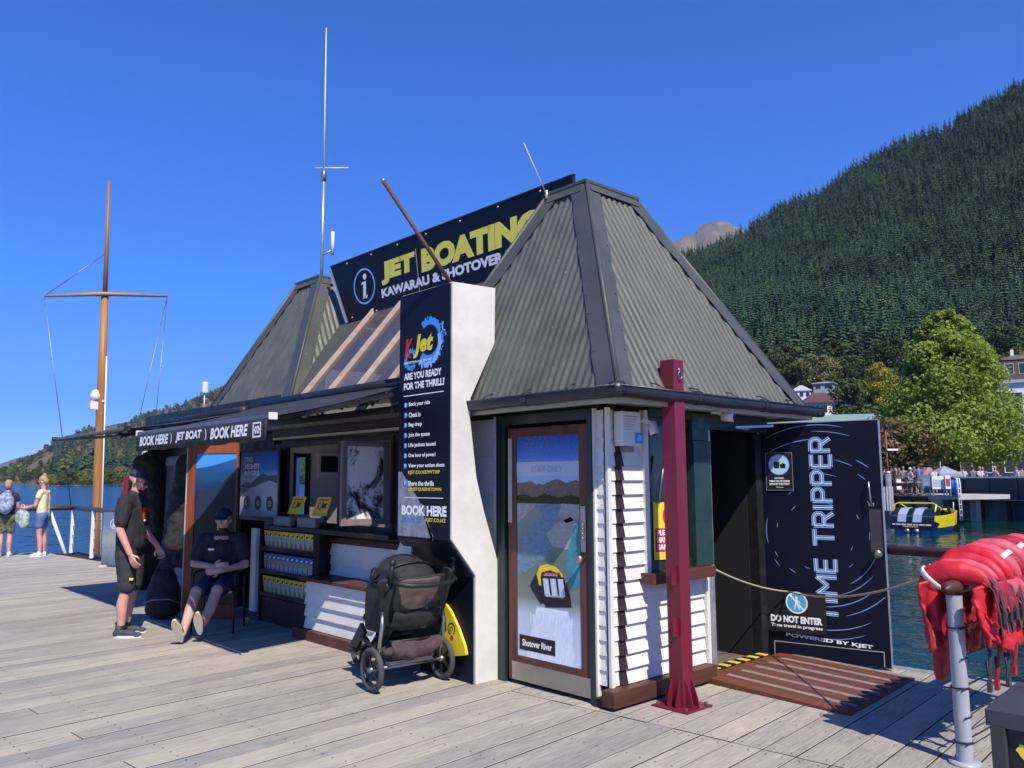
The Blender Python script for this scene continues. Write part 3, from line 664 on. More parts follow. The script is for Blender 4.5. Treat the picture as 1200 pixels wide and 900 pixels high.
I_([(-.042, -.13), (.022, -.13), (.055, .06), (-.005, .06)]); I_([(-.055, .045), (-.03, .075), (.057, .078), (.05, .045)]); I_([(-.05, -.13), (.045, -.13), (.075, -.09), (.03, -.10), (-.035, -.095)])
ring(mb, fs, rc[0]+.030, rc[1]+.115, 0, .038, 0, 2*PI, .003, 0, 18); kpart(mb, 'letter_i', M['whiteink'], parent=bd_)
j0, j1 = hx(448, 335), hx(486, 296); text('JET', fs, j0[0], j0[1], j1[0]-j0[0], hx(467, 301)[1]-hx(467, 329)[1], M['signyellow'], bd_, .003, .07, .08)
j0, j1 = hx(494.5, 320), hx(633, 250); text('BOATING', fs, j0[0], j0[1], j1[0]-j0[0], hx(510, 286)[1]-hx(510, 315)[1], M['signyellow'], bd_, .003, .07, .08)
j0, j1 = hx(448, 349.5), hx(590, 300); text('KAWARAU & SHOTOVER RIVERS', fs, j0[0], j0[1], (j1[0]-j0[0])/.78, hx(455, 336.5)[1]-hx(455, 347.5)[1], M['whiteink'], bd_, .003, .05)

# ---- glazed lean-to roof with pale rafters between the hats
sk = bpy.data.objects.new('skylight', None); COL.objects.link(sk); sk.parent = K; sk.location = V(4.8, 7.4, 2.8)-K.location
S0 = V(4.22, 0, 2.33); S1 = V(5.34, 0, 3.68)
M['rafter'] = woodmat('pale_pink_primed_rafter', (.42, .31, .245), (.34, .25, .20), (.48, .38, .31), 0, .6, 20, knots=False)
for y in (8.22, 7.64, 7.06, 6.50, 5.95):
    mb = MB(); mb.beam(S0+V(0, y, .03), S1+V(0, y, .03), .032, .05, upv=(-1, 0, 1)); kpart(mb, 'rafter', M['rafter'], parent=sk)
    mb = MB(); mb.beam(S0+V(0, y+.055, .0), S1+V(0, y+.055, .0), .014, .04, upv=(-1, 0, 1)); kpart(mb, 'glazing_bar', M['rafter'], parent=sk)
tint = pm('frosted_glazing', (.15, .13, .125), (.10, .09, .10), .12, sc_=3, spec=.9, rvar=.05); tint.node_tree.nodes['Principled BSDF'].inputs['Alpha'].default_value = .5
for a, c in ((8.22, 7.64), (7.64, 7.06), (7.06, 6.50), (6.50, 5.95)):
    mb = MB(); dd = (S1-S0).normalized(); nn = V(-dd.z, 0, dd.x)
    mb.prism([S0+V(0, a-.03, 0), S0+V(0, c+.03, 0), S1+V(0, c+.03, 0), S1+V(0, a-.03, 0)], nn*.006); kpart(mb, 'glass_pane', tint, parent=sk)
mb = MB(); mb.prism([V(4.40, 8.27, 2.50), V(5.34, 8.27, 3.64), V(5.34, 9.1, 3.62), V(4.70, 9.0, 2.9)], (0.03, 0, -.03)); kpart(mb, 'lead_flashing', M['cap'], parent=sk)
# closure behind sign
mb = MB(); mb.prism([(5.45, 6.0, 3.66), (5.9, 6.0, 3.66), (6.95, 6.0, 2.3), (6.93, 6.0, 2.27), (5.88, 6.0, 3.62), (5.45, 6.0, 3.62)], (0, 3.0, 0)); kpart(mb, 'rear_roof', M['cap'])
# gutter of the lean-to
mb = MB(); P = [(4.14, z) for z in (2.27,)]
prof = [(-.05, .03), (-.052, -.02), (-.03, -.055), (.02, -.06), (.045, -.03), (.05, .03)]
mb.prism([(4.16+x, 5.86, 2.235+z) for x, z in prof], (0, 2.75, 0)); kpart(mb, 'gutter', M['gutter'])
mb = MB(); mb.box(4.23, 4.26, 5.86, 8.6, 2.11, 2.30); kpart(mb, 'fascia', M['darkbrown'])
mb = MB(); mb.box(4.235, 4.25, 5.86, 8.6, 2.075, 2.10); kpart(mb, 'cream_bead', M['cream'])
mb = MB(); mb.box(4.262, 4.66, 5.84, 8.6, 2.08, 2.10); mb.box(4.262, 4.66, 8.61, 12.9, 2.2, 2.22); kpart(mb, 'soffit', M['black'])

# ---- service front, recessed under the eave
mb = MB()
mb.box(4.60, 4.66, 5.86, 6.70, 0, 2.2); mb.box(4.60, 4.66, 6.70, 9.1, 0, 1.10); mb.box(4.60, 4.66, 6.70, 9.1, 2.06, 2.2); mb.box(4.60, 4.66, 9.0, 9.3, 1.10, 2.06); mb.box(4.60, 4.66, 7.62, 7.72, 1.1, 2.06)
kpart(mb, 'front_framing', M['black'])
mb = MB(); mb.box(4.36, 4.72, 6.45, 9.02, 1.06, 1.105); kpart(mb, 'counter_top', M['darkbrown'], .004)
mb = MB(); mb.box(4.565, 4.60, 6.50, 7.86, .955, 1.01); kpart(mb, 'counter_rail', M['brown'], .003)
FS_ = Fr((4.595, 7.86, 0), (0, -1, 0))
for z in (.62, .725, .83): board(FS_, 0, 1.40, z, .115)
mb = MB(); mb.box(4.235, 4.60, 6.55, 7.93, .585, .62); kpart(mb, 'bench_top', M['brown'], .004)
FB = Fr((4.295, 7.84, 0), (0, -1, 0))
for z in (.105, .225, .345, .465): board(FB, 0, 1.30, z, .122, t1=.030)
mb = MB(); mb.box(4.297, 4.59, 6.56, 7.82, 0, .58); kpart(mb, 'bench_body', M['black'])
mb = MB(); mb.box(4.21, 4.292, 6.50, 7.98, .0, .10); kpart(mb, 'plinth', M['brown'], .006)
mb = MB(); mb.box(4.40, 4.415, 7.80, 7.90, .62, 1.05); kpart(mb, 'end_panel', M['black'])
mb = MB(); mb.box(4.36, 4.40, 9.20, 9.34, .10, 1.06); kpart(mb, 'white_post', M['white'])
# rack
rk = thing('brochure_rack', 'black three shelf rack of brochures built under the service counter', 'rack', (4.5, 8.4, 0))
mb = MB(); mb.box(4.56, 4.598, 7.93, 9.16, .0, 1.05); mb.build('back_panel', M['black'], rk)
mb = MB(); mb.box(4.40, 4.56, 7.90, 7.93, .0, 1.05); mb.build('side_panel', M['black'], rk)
mb = MB(); mb.box(4.40, 4.56, 9.16, 9.19, .0, 1.05); mb.build('side_panel', M['black'], rk)
mb = MB(); mb.box(4.42, 4.56, 7.935, 9.155, .0, .28); mb.build('base', M['black'], rk)
BR = {'y': [M['yellow'], ink('brochure_photo_grey', (.22, .27, .26), .4), M['blackink'], ink('brochure_sky', (.30, .42, .5), .4)],
      'b': [ink('brochure_blue', (.03, .14, .45), .4), ink('brochure_photo_pale', (.40, .47, .52), .4), M['whiteink'], ink('brochure_tan', (.35, .30, .2), .4)]}
def brochure(y, z, k, lab, first):
    key = 'br'+k
    if key not in wb:
        mb = MB(); f2 = Fr((0, 0, 0), (0, -1, 0))
        f2.slab(mb, 0, .099, 0, .205, -.006, 0, 1); f2.flat(mb, [(0, .14), (.099, .14), (.099, .205), (0, .205)], .0006, 0)
        f2.flat(mb, [(.02, .155), (.05, .150), (.085, .175), (.05, .180)], .0012, 2); f2.flat(mb, [(0, .08), (.099, .095), (.099, .14), (0, .14)], .0007, 3)
        f2.flat(mb, [(.03, .03), (.06, .02), (.075, .09), (.045, .10)], .0012, 0)
        o = wb[key] = mb.build('brochure', BR[k], local=True)
    else: o = share(wb[key], 'brochure')
    o.location = (4.445, y, z); o.rotation_euler = (random.uniform(-.02, .02), -.12, 0)
    tagit(o, lab, 'brochure', 'brochures standing in the counter rack')
for s_, (z, k, lab) in enumerate(((.835, 'y', 'yellow headed brochure in the top row of the rack'), (.575, 'b', 'blue headed brochure in the middle row of the rack'), (.315, 'y', 'yellow headed brochure in the bottom row of the rack'))):
    mb = MB(); mb.box(4.42, 4.56, 7.932, 9.158, z-.022, z-.006); mb.build('shelf', M['black'], rk)
    mb = MB(); mb.box(4.402, 4.416, 7.932, 9.158, z-.022, z+.02); mb.build('shelf_lip', M['black'], rk)
    for q in range(11): brochure(9.13-q*.108, z, k, lab+', '+('leftmost', 'second from left', 'third from left', 'fourth from left', 'fifth from left', 'middle one', 'fifth from right', 'fourth from right', 'third from right', 'second from right', 'rightmost')[q], s_ == 0 and q == 0)
# service window 1: opening with sloped yellow signs on the counter
def frame_rect(name, y0, y1, z0, z1, w_, mat, x0, x1, par):
    mb = MB(); mb.box(x0, x1, y0, y1, z0, z0+w_); mb.box(x0, x1, y0, y1, z1-w_, z1); mb.box(x0+.001, x1-.001, y0, y0+w_, z0+w_, z1-w_); mb.box(x0+.001, x1-.001, y1-w_, y1, z0+w_, z1-w_)
    return mb.build(name, mat, par)
frame_rect('window_frame', 7.72, 9.0, 1.107, 2.06, .045, M['darkbrown'], 4.585, 4.64, K)
sash = thing('window_sash', 'open window sash with painted black and white reflections swung out over the service counter', 'window', (4.55, 6.78, 1.15))
zb_, zt_ = onX(405, 617, 4.06).z, onX(405, 516, 4.06).z; fw_ = Fr((4.05, 6.775, zb_), (1, 0, 0)); SWd, SHt = .53, zt_-zb_; sm_ = pm('grey_sash_timber', (.22, .18, .17), (.16, .13, .125), .6)
for nm_, a0, a1, c0_, c1_ in (('stile', 0, .055, 0, SHt), ('stile', SWd-.055, SWd, 0, SHt), ('rail', .056, SWd-.056, 0, .06), ('rail', .056, SWd-.056, SHt-.05, SHt)):
    mb = MB(); fw_.slab(mb, a0, a1, c0_, c1_, -.04, 0); mb.build(nm_, sm_, sash, bevel=.003)
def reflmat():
    m, nt, b = newmat('painted_reflection_glass')
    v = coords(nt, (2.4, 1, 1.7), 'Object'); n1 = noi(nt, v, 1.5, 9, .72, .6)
    c = ramp(nt, n1, [(.42, (.02, .02, .022)), (.47, (.18, .18, .19)), (.52, (.78, .78, .78)), (.7, (.88, .88, .88))])  # bright and dark reflections are painted into the pane colour
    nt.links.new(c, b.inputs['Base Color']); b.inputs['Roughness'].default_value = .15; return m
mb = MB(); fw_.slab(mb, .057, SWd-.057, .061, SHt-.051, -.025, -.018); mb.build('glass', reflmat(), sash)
mb = MB(); mb.box(4.60, 4.64, 6.73, 6.78, 1.107, 2.06); mb.box(4.60, 4.64, 6.781, 7.60, 1.107, 1.15); mb.box(4.60, 4.64, 6.781, 7.60, 2.02, 2.06); kpart(mb, 'window_frame', M['darkbrown'])
for y in (8.55, 7.98):
    s2 = thing('counter_sign', 'yellow sloped counter sign in the service window, ' + ('the left one of the pair' if y > 8.2 else 'the right one of the pair'), 'sign', (4.5, y, 1.106), 'yellow signs on the service counter')
    fz = Fr((4.50, y+.17, 1.24), (0, -1, 0), (.35, 0, .94))
    mb = MB(); fz.slab(mb, 0, .30, 0, .21, -.008, 0); cs = mb.build('sign_face', M['yellow'], s2)
    mb = MB(); mb.beam(fz.p(.15, .1, -.01), (4.60, y, 1.107), .05, .01); mb.box(4.48, 4.56, y-.15, y+.15, 1.107, 1.115); mb.build('stand', M['black'], s2)
    text('K', fz, .05, .07, .07, .08, M['redink'], cs, .002, .05, .3); text('Jet', fz, .12, .06, .13, .10, M['blackink'], cs, .002, .04, .2)
    mbx = MB(); fz.slab(mbx, .05, .25, .17, .185, .001, .002); mbx.build('red_rule', M['redink'], cs)
for y in (8.66, 8.10):
    t = MB(); t.box(4.40, 4.46, y-.20, y+.20, 1.107, 1.215); tagit(t.build('payment_tray', M['grey'], org=(4.43, y, 1.107), bevel=.006), 'grey box on the service counter, ' + ('beside the poster' if y > 8.3 else 'under the right yellow sign'), 'tray', 'grey boxes on the service counter')
# interior
mb = MB()
mb.box(4.67, 6.9, 4.02, 6.41, -.05, .012)
kpart(mb, 'inner_floor', woodmat('worn_inner_floor', (.13, .12, .11), (.09, .085, .08), (.16, .15, .13), 1, .7, 20, rnd=False))
mb = MB(); mb.box(4.67, 6.9, 6.47, 14.0, -.05, .012); kpart(mb, 'inner_floor', M['grey'])
w0_ = onX(362, 560, 6.75).y; w1_ = onX(345, 560, 6.75).y
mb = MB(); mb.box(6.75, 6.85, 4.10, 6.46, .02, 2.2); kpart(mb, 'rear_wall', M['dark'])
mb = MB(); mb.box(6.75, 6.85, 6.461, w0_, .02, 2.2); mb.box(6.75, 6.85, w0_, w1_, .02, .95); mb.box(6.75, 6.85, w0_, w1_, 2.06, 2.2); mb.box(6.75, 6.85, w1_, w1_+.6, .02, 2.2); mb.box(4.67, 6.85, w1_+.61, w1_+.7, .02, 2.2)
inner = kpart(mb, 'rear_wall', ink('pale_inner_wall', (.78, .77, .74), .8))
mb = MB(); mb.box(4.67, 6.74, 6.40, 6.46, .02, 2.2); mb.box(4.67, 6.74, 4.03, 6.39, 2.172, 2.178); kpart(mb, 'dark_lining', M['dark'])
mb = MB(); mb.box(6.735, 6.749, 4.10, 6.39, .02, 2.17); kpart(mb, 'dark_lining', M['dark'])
mb = MB(); mb.box(4.67, 6.74, 8.30, 14.0, 2.21, 2.24); kpart(mb, 'ceiling', M['white'])
mb = MB(); mb.box(5.46, 5.86, 6.47, 8.29, 3.55, 3.58); mb.box(6.76, 6.80, 6.47, 8.29, 2.2, 3.5); mb.box(4.7, 6.74, 8.27, 8.295, 2.25, 2.9); kpart(mb, 'lantern_lining', M['white'])
f3 = frame_rect('inner_window', w0_, w1_, .95, 2.06, .05, M['black'], 6.72, 6.76, K)
xa, xb = onY(345, 560, 9.02).x, onY(361, 560, 9.02).x; za, zb2 = onY(352, 603, 9.02).z, onY(352, 531, 9.02).z; pw_ = ink('pale_partition', (.60, .59, .56), .8)
mb = MB(); mb.box(4.67, xa, 9.02, 9.08, .02, 2.2); mb.box(xb, 6.74, 9.02, 9.08, .02, 2.2); mb.box(xa, xb, 9.02, 9.08, .02, za); mb.box(xa, xb, 9.02, 9.08, zb2, 2.2); kpart(mb, 'inner_partition', pw_)
for x0 in (xa-.02, xb):
    mb = MB(); mb.box(x0, x0+.02, 9.0, 9.10, za, zb2); kpart(mb, 'inner_window_frame', M['black'])
m0, m1 = onY(372, 560, 9.0), onY(399, 531, 9.0)
mb = MB(); mb.box(m0.x, m1.x, 8.98, 9.015, m0.z, m1.z); kpart(mb, 'wall_monitor', M['white'])
mb = MB(); mb.box(m0.x+.03, m1.x-.03, 8.972, 8.978, m0.z+.07, m1.z-.04); kpart(mb, 'monitor_screen', M['black'])
# ================================================================ awnings, posters, doors and fittings
M['canvas'] = pm('dark_canvas', (.018, .019, .024), (.027, .029, .036), .75, sc_=3, bmp=.2, bs=14, bd=.02)
M['alu'] = pm('grey_aluminium', (.20, .205, .22), (.15, .155, .17), .4, .6, sc_=6)
def awning(y0, y1, X0, zf, zb, lab, txt, zdrop=.17):
    aw = thing('awning', lab, 'awning', (4.2, (y0+y1)/2, 2.4), 'pull-out awnings on the kiosk front')
    n = 18; vs = []
    for i in range(n+1):
        for j in range(9):
            t = j/8; sagz = -.025*math.sin(PI*t)*(1+.3*math.sin(i*.9)); vs.append((4.28+(X0-4.28)*t, y0+(y1-y0)*i/n, zb+(zf-zb)*t+sagz))
    N0 = len(vs); vs += [(x, y, z-.006) for x, y, z in vs]
    fs_ = [(i*9+j, i*9+j+1, (i+1)*9+j+1, (i+1)*9+j) for i in range(n) for j in range(8)]
    mb = MB(); mb.add(vs, fs_ + [tuple(k+N0 for k in f[::-1]) for f in fs_], 0, True); mb.build('canopy_fabric', M['canvas'], aw)
    mb = MB(); mb.box(X0-.03, X0+.03, y0-.02, y1+.02, zf-(.018 if txt else .008), zf+(.018 if txt else .012)); mb.build('front_bar', M['alu'], aw, bevel=.006)
    for y in (y0-.025, y1+.023):
        mb = MB(); mb.box(X0-.036, X0+.036, y-.016, y+.002 if y < y1 else y+.016, zf-.026, zf+.03); mb.build('bar_end_cap', M['white'] if txt else M['black'], aw, bevel=.004)
    mb = MB(); mb.tube([(4.27, y0-.03, zb+.01), (4.27, y1+.03, zb+.01)], .055, 12); mb.build('roller', M['black'], aw)
    for y, s in ((y0+.12, 1), (y1-.12, -1)):
        mb = MB(); mb.beam((4.20, y+s*.1, zb-.10), (3.55, y+s*.55, (zb+zf)/2-.09), .06, .04); mb.beam((3.55, y+s*.55, (zb+zf)/2-.09), (X0+.03, y, zf-.02), .05, .035); mb.ball((3.55, y+s*.55, (zb+zf)/2-.09), .045)
        mb.build('folding_arm', M['alu'], aw)
    # valance: a wavy hanging strip
    nn = 60; vs = []
    for i in range(nn+1):
        y = y1-(y1-y0)*i/nn; wv = .010*math.sin(i*.9)+.006*math.sin(i*2.3)
        for j in range(4): vs.append((X0-.034+wv*j/3, y, zf-.02-zdrop*j/3-(.006*math.sin(i*.5) if j == 3 else 0)))
    mb = MB(); mb.add(vs, [(i*4+j, i*4+j+1, (i+1)*4+j+1, (i+1)*4+j) for i in range(nn) for j in range(3)], 0, True)
    va = mb.build('valance', M['canvas'], aw); va.modifiers.new('thick', 'SOLIDIFY').thickness = .003
    return aw, va
aw, va = awning(5.93, 8.92, 2.90, 2.12, 2.50, 'charcoal pull-out awning with white book here lettering on its valance', True)
fv = Fr((2.846, 8.92, 1.95), (0, -1, 0))
for t, u, wd in (('BOOK HERE', .16, .80), (')', 1.02, .03), ('JET BOAT', 1.15, .62), (')', 1.84, .03), ('BOOK HERE', 1.96, .74)):
    text(t, fv, u, .028, wd, .098, M['whiteink'], va, .002, .04, .15 if wd > .1 else 0)
mb = MB()
for a, b_, c, d in ((2.79, 2.93, .01, .022), (2.79, 2.93, .118, .13), (2.79, 2.80, .022, .118), (2.92, 2.93, .022, .118), (2.83, 2.85, .04, .10), (2.87, 2.89, .04, .10), (2.81, 2.91, .065, .08)): fv.slab(mb, a, b_, c, d, 0, .002)
mb.build('emblem', M['whiteink'], va)
aw2, va2 = awning(9.45, 12.4, 2.92, 2.20, 2.46, 'plain charcoal awning with no lettering at the far end of the kiosk front', False, .012)

# far end of the kiosk: flat roofed bay
mb = MB(); mb.box(4.32, 6.9, 10.97, 13.0, 2.42, 2.62); kpart(mb, 'flat_roof', M['gutter'])
mb = MB(); mb.box(4.30, 4.319, 8.6, 13.02, 2.26, 2.60); kpart(mb, 'fascia', M['black'])
mb = MB(); mb.box(4.60, 4.66, 9.3, 9.5, 0, 2.2); mb.box(4.60, 4.66, 9.5, 12.9, 2.0, 2.2); kpart(mb, 'front_framing', M['black'])
mb = MB(); mb.box(4.60, 4.66, 10.3, 12.9, 0, 1.84); mb.box(4.60, 4.66, 11.35, 12.9, 1.842, 1.998); kpart(mb, 'grey_wall_panel', M['grey'])
mb = MB(); mb.box(4.60, 4.66, 10.3, 11.34, 1.842, 1.998); kpart(mb, 'vent_slot', M['black'])
mb = MB(); mb.box(4.585, 4.598, 10.9, 12.9, 1.86, 1.97); kpart(mb, 'cream_rail', M['cream'])
mb = MB(); mb.box(4.30, 4.62, 12.88, 12.96, 0, 2.4); mb.box(4.63, 6.85, 12.90, 12.96, 0, 2.42); kpart(mb, 'end_wall', M['darkbrown'])
mb = MB(); mb.box(4.24, 4.295, 12.85, 12.93, 1.3, 2.35); kpart(mb, 'white_bracket', M['white'])

# poster
def poster(name, fr, W, Hh, mats, layers, parent=None, frame=None, t=.012):
    mb = MB(); fr.slab(mb, 0, W, 0, Hh, -t, 0, 0)
    for k, (m_, uv) in enumerate(layers): fr.flat(mb, uv, .0006+.0003*k, m_)
    return mb.build(name, mats, parent)
def vgrad(name, stops, axis=2, rough=.3, dist=.06, ns=1.5, st=(1, 3, 5)):
    m, nt, b = newmat(name); tc = _n(nt, 'ShaderNodeTexCoord'); sp = _n(nt, 'ShaderNodeSeparateXYZ'); nt.links.new(tc.outputs['Generated'], sp.inputs[0])
    n1 = noi(nt, coords(nt, st, 'Object'), ns, 6, .65); ad = _n(nt, 'ShaderNodeMath', operation='MULTIPLY_ADD'); nt.links.new(n1, ad.inputs[0]); ad.inputs[1].default_value = dist; nt.links.new(sp.outputs[axis], ad.inputs[2])
    nt.links.new(ramp(nt, ad.outputs[0], stops), b.inputs['Base Color']); b.inputs['Roughness'].default_value = rough; b.inputs['Specular IOR Level'].default_value = .12; return m
P1 = thing('poster_board', 'blue two mighty rivers poster with misty peaks beside the service window', 'poster', (4.45, 9.4, 1.2))
fr = Fr((4.47, 9.93, 1.19), (0, -1, 0)); W, Hh = 1.0, .78
pb = poster('poster_print', fr, W, Hh, [vgrad('misty_rivers_print', [(0, (.05, .16, .30)), (.15, (.30, .38, .48)), (.3, (.46, .50, .54)), (.52, (.40, .45, .52)), (.6, (.42, .54, .70)), (.75, (.05, .20, .52)), (1.0, (.01, .06, .26))]), ink('peak_ink', (.05, .08, .13)), M['blackink'], M['whiteink']],
   [(1, [(0, .36), (.15, .42), (.3, .40), (.45, .46), (.62, .52), (.75, .49), (1, .50), (1, .40), (.8, .43), (.6, .40), (.4, .36), (.2, .33)]),
    (1, [(0, .33), (.12, .36), (.2, .31), (.1, .28), (0, .27)])] , P1)
mb = MB(); fr.slab(mb, -.03, W+.03, -.05, Hh+.03, -.03, -.0125); mb.build('backing_board', M['black'], P1)
for t, v_, wd in (('TWO', .66, .22), ('MIGHTY', .575, .42), ('RIVERS', .49, .40)): text(t, fr, .12, v_, wd, .065, M['whiteink'], pb, .003, .05)
for q, t in enumerate(('1', '43', '25')):
    mb = MB(); ring(mb, fr, .2+q*.31, .16, .0, .088, 0, 2*PI, .003, 0, 20); mb.build('round_badge', M['blackink'], pb)
    text(t, fr, .17+q*.31, .13, .03 if q == 0 else .07, .06, M['paleink'], pb, .005, .02)
# opened door leaf with orange frame and mountain scene
Lf = thing('poster_door', 'open orange-brown framed door leaf with dark mountain picture behind the seated man', 'door', (3.79, 9.91, 0))
fr = Fr((3.79, 9.91, .02), (.64, -.77, 0)); W, Hh = .64, 2.06
M['orange'] = woodmat('orange_varnished_timber', (.27, .075, .028), (.19, .05, .022), (.32, .10, .04), 2, .4, 24, knots=False)
for u0_, u1, v0, v1, nm in ((0, .10, 0, Hh, 'stile'), (W-.02, W, 0, Hh, 'stile'), (.101, W-.021, Hh-.13, Hh, 'rail'), (.101, W-.021, 0, .15, 'rail')):
    mb = MB(); fr.slab(mb, u0_, u1, v0, v1, -.04, 0); mb.build(nm, M['orange'], Lf, bevel=.003)
mb = MB(); fr.slab(mb, -.016, -.001, 0, Hh, -.042, .002); mb.build('pale_edge', M['cream'], Lf)
fr2 = Fr(fr.p(.101, .151, -.012), fr.R); W2, H2 = W-.122, Hh-.282
poster('mountain_print', fr2, W2, H2, [vgrad('alpine_valley_print', [(0, (.006, .010, .006)), (.3, (.02, .035, .012)), (.55, (.035, .05, .015)), (.62, (.012, .02, .02)), (.75, (.012, .025, .06)), (.85, (.015, .05, .14)), (1.0, (.02, .10, .30))], dist=.10, ns=3), ink('far_peak_ink', (.012, .022, .05)), ink('dark_slope_ink', (.008, .014, .010)), ink('bright_sky_ink', (.05, .28, .75))],
   [(3, [(0, 1.60), (0, H2), (W2, H2), (W2, H2-.06), (.2, 1.63)]),
    (1, [(0, 1.15), (.05, 1.30), (.10, 1.36), (.16, 1.30), (.22, 1.38), (.28, 1.33), (.36, 1.2), (.3, 1.0), (0, 1.0)]),
    (2, [(.0, .9), (.12, 1.05), (.24, 1.2), (.34, 1.42), (W2, 1.60), (W2, 0), (0, 0)])], Lf)

# dark swung-open door leaf on the side wall
TD = thing('open_door', 'black swung-open door with tall blue and white vertical lettering and streak graphics', 'door', (6.88, 4.03, 0))
fd = Fr((6.88, 4.03, .02), (.231, -.973, 0)); W, Hh = 1.035, 2.10
mb = MB(); fd.slab(mb, 0, W, 0, Hh, -.045, 0); leaf = mb.build('door_leaf', M['navy'], TD, bevel=.002)
mb = MB()
for a in ((-.006, -.001, 0, Hh), (W+.001, W+.008, 0, Hh), (0, W, Hh+.001, Hh+.009)): fd.slab(mb, *a, -.046, .003)
mb.build('edge_strip', M['galv'], TD)
mb = MB()
for a in ((.06, .985, .128, .134), (.979, .985, .01, .127), (.06, .066, .01, .127)): fd.slab(mb, *a, 0, .003)
mb.build('kick_outline', M['cream'], TD)
mb = MB(); fd.slab(mb, .925, 1.02, .96, 1.33, 0, .004); mb.build('lock_plate', pm('tarnished_plate', (.10, .08, .08), (.07, .06, .06), .45, .6), TD)
mb = MB(); mb.tube([fd.p(.94, 1.56, 0), fd.p(.94, 1.56, .04), fd.p(.945, 1.50, .05), fd.p(.95, 1.42, .05), fd.p(.955, 1.37, .04), fd.p(.955, 1.37, 0)], .010, 8); fd.slab(mb, .925, .97, 1.355, 1.38, 0, .006); mb.build('handle', M['steel'], TD)
mb = MB(); mb.lathe([(.001, .085), (.03, .082), (.038, .07), (.034, .05), (.014, .035), (.014, .0), (.036, .0), (.036, .004)][::-1], fd.p(.985, .955, .004), fd.N, 16); mb.build('knob', M['steel'], TD)
# streaks: thin arcs
mb = MB()
def streak(mb, cu, cv, r, a0, a1, wd, m=0, n=18, d=.0012):
    for i in range(n):
        f0 = i/n; f1 = (i+1)/n; w0 = wd*math.sin(PI*f0)**.6+.0004; w1 = wd*math.sin(PI*f1)**.6+.0004; a = a0+(a1-a0)*f0; b_ = a0+(a1-a0)*f1
        fd.flat(mb, [(cu+(r-w0)*math.cos(a), cv+(r-w0)*math.sin(a)), (cu+(r+w0)*math.cos(a), cv+(r+w0)*math.sin(a)), (cu+(r+w1)*math.cos(b_), cv+(r+w1)*math.sin(b_)), (cu+(r-w1)*math.cos(b_), cv+(r-w1)*math.sin(b_))], d, m)
cen = (.50, 1.12); deg = math.radians
for r, a, b_, wd in ((.96, 75, 118, .004), (.90, 70, 92, .003), (.83, 84, 121, .0035), (.72, 52, 62, .004), (.62, 48, 56, .003), (.66, 62, 76, .003), (.52, 70, 96, .003), (.50, 28, 34, .003),
     (.47, 165, 195, .004), (.44, 205, 212, .003), (.37, 168, 176, .003), (.36, 20, 27, .003), (.56, -10, 5, .003), (.5, -62, -18, .004), (.56, -80, -40, .003), (.65, -95, -48, .004), (.74, -75, -42, .004), (.85, -100, -62, .004), (.93, -110, -68, .004), (.42, 118, 128, .003), (.30, -30, -22, .003),
     (.43, 230, 240, .003), (.48, 212, 222, .003), (.34, 245, 255, .002), (.38, -52, -44, .002), (.30, 130, 142, .003), (.27, 60, 74, .002), (.42, -8, 2, .003), (.97, -96, -84, .003)):
    n0 = len(mb.f); streak(mb, cen[0], cen[1], r, deg(a), deg(b_), wd, 0)
# clip to the leaf: drop faces outside
keep = []
for f in mb.f:
    ok = True
    for i in f:
        q = V(mb.v[i])-fd.O; u = q.dot(fd.R); v_ = q.dot(fd.U)
        if not (.01 < u < W-.01 and .16 < v_ < Hh-.01): ok = False
    keep.append(ok)
mb.m = [a for a, k in zip(mb.m, keep) if k]; mb.sm = [a for a, k in zip(mb.sm, keep) if k]; mb.f = [a for a, k in zip(mb.f, keep) if k]
mb.build('streak_print', ink('streak_ink', (.16, .28, .50), .3), TD)
# inline lettering: pale outline strokes drawn as three parallel bars
def strokes(mb, fr, segs, wd, d, m, off):
    for (a, b_) in segs:
        a = V(*a, 0); b_ = V(*b_, 0); t = (b_-a).normalized(); n_ = V(-t.y, t.x, 0)
        for k in (-1, 0, 1):
            p = a + n_*off*k; q = b_ + n_*off*k; e = t*wd*.5
            P = [p-n_*wd/2-e, q-n_*wd/2+e, q+n_*wd/2+e, p+n_*wd/2-e]
            fr.flat(mb, [(c.x, c.y) for c in P], d+.0001*k, m if k else 1)
GL = {'T': (1.0, [((0, 1), (1, 1)), ((.5, 0), (.5, .93))]), 'I': (.30, [((.15, 0), (.15, 1))]),
      'M': (1.25, [((.1, 0), (.1, 1)), ((.1, 1), (.62, .45)), ((.62, .45), (1.15, 1)), ((1.15, 1), (1.15, 0))]),
      'E': (.85, [((.1, 0), (.1, 1)), ((.1, 1), (.85, 1)), ((.1, .5), (.8, .5)), ((.1, 0), (.85, 0))]),
      'R': (.95, [((.1, 0), (.1, 1)), ((.1, 1), (.7, 1)), ((.7, 1), (.88, .85)), ((.88, .85), (.88, .62)), ((.88, .62), (.7, .48)), ((.7, .48), (.1, .48)), ((.5, .48), (.9, 0))]),
      'P': (.95, [((.1, 0), (.1, 1)), ((.1, 1), (.7, 1)), ((.7, 1), (.88, .85)), ((.88, .85), (.88, .62)), ((.88, .62), (.7, .48)), ((.7, .48), (.1, .48))]), ' ': (.55, [])}
word = 'TIME TRIPPER'; gap = .17; tot = sum(GL[c][0] for c in word)+gap*(len(word)-1)
Lw = 1.615; su = Lw/tot; hu = .165; x = 0; mb = MB()
for c in word:
    wd, segs = GL[c]
    for a, b_ in segs:
        # the word reads upward: along = +v, letter height = -u
        A = (.625 - a[1]*hu, .345+(x+a[0])*su); B_ = (.625 - b_[1]*hu, .345+(x+b_[0])*su)
        strokes(mb, fd, [(A, B_)], .0088, .0022, 0, .0150)
    x += wd+gap
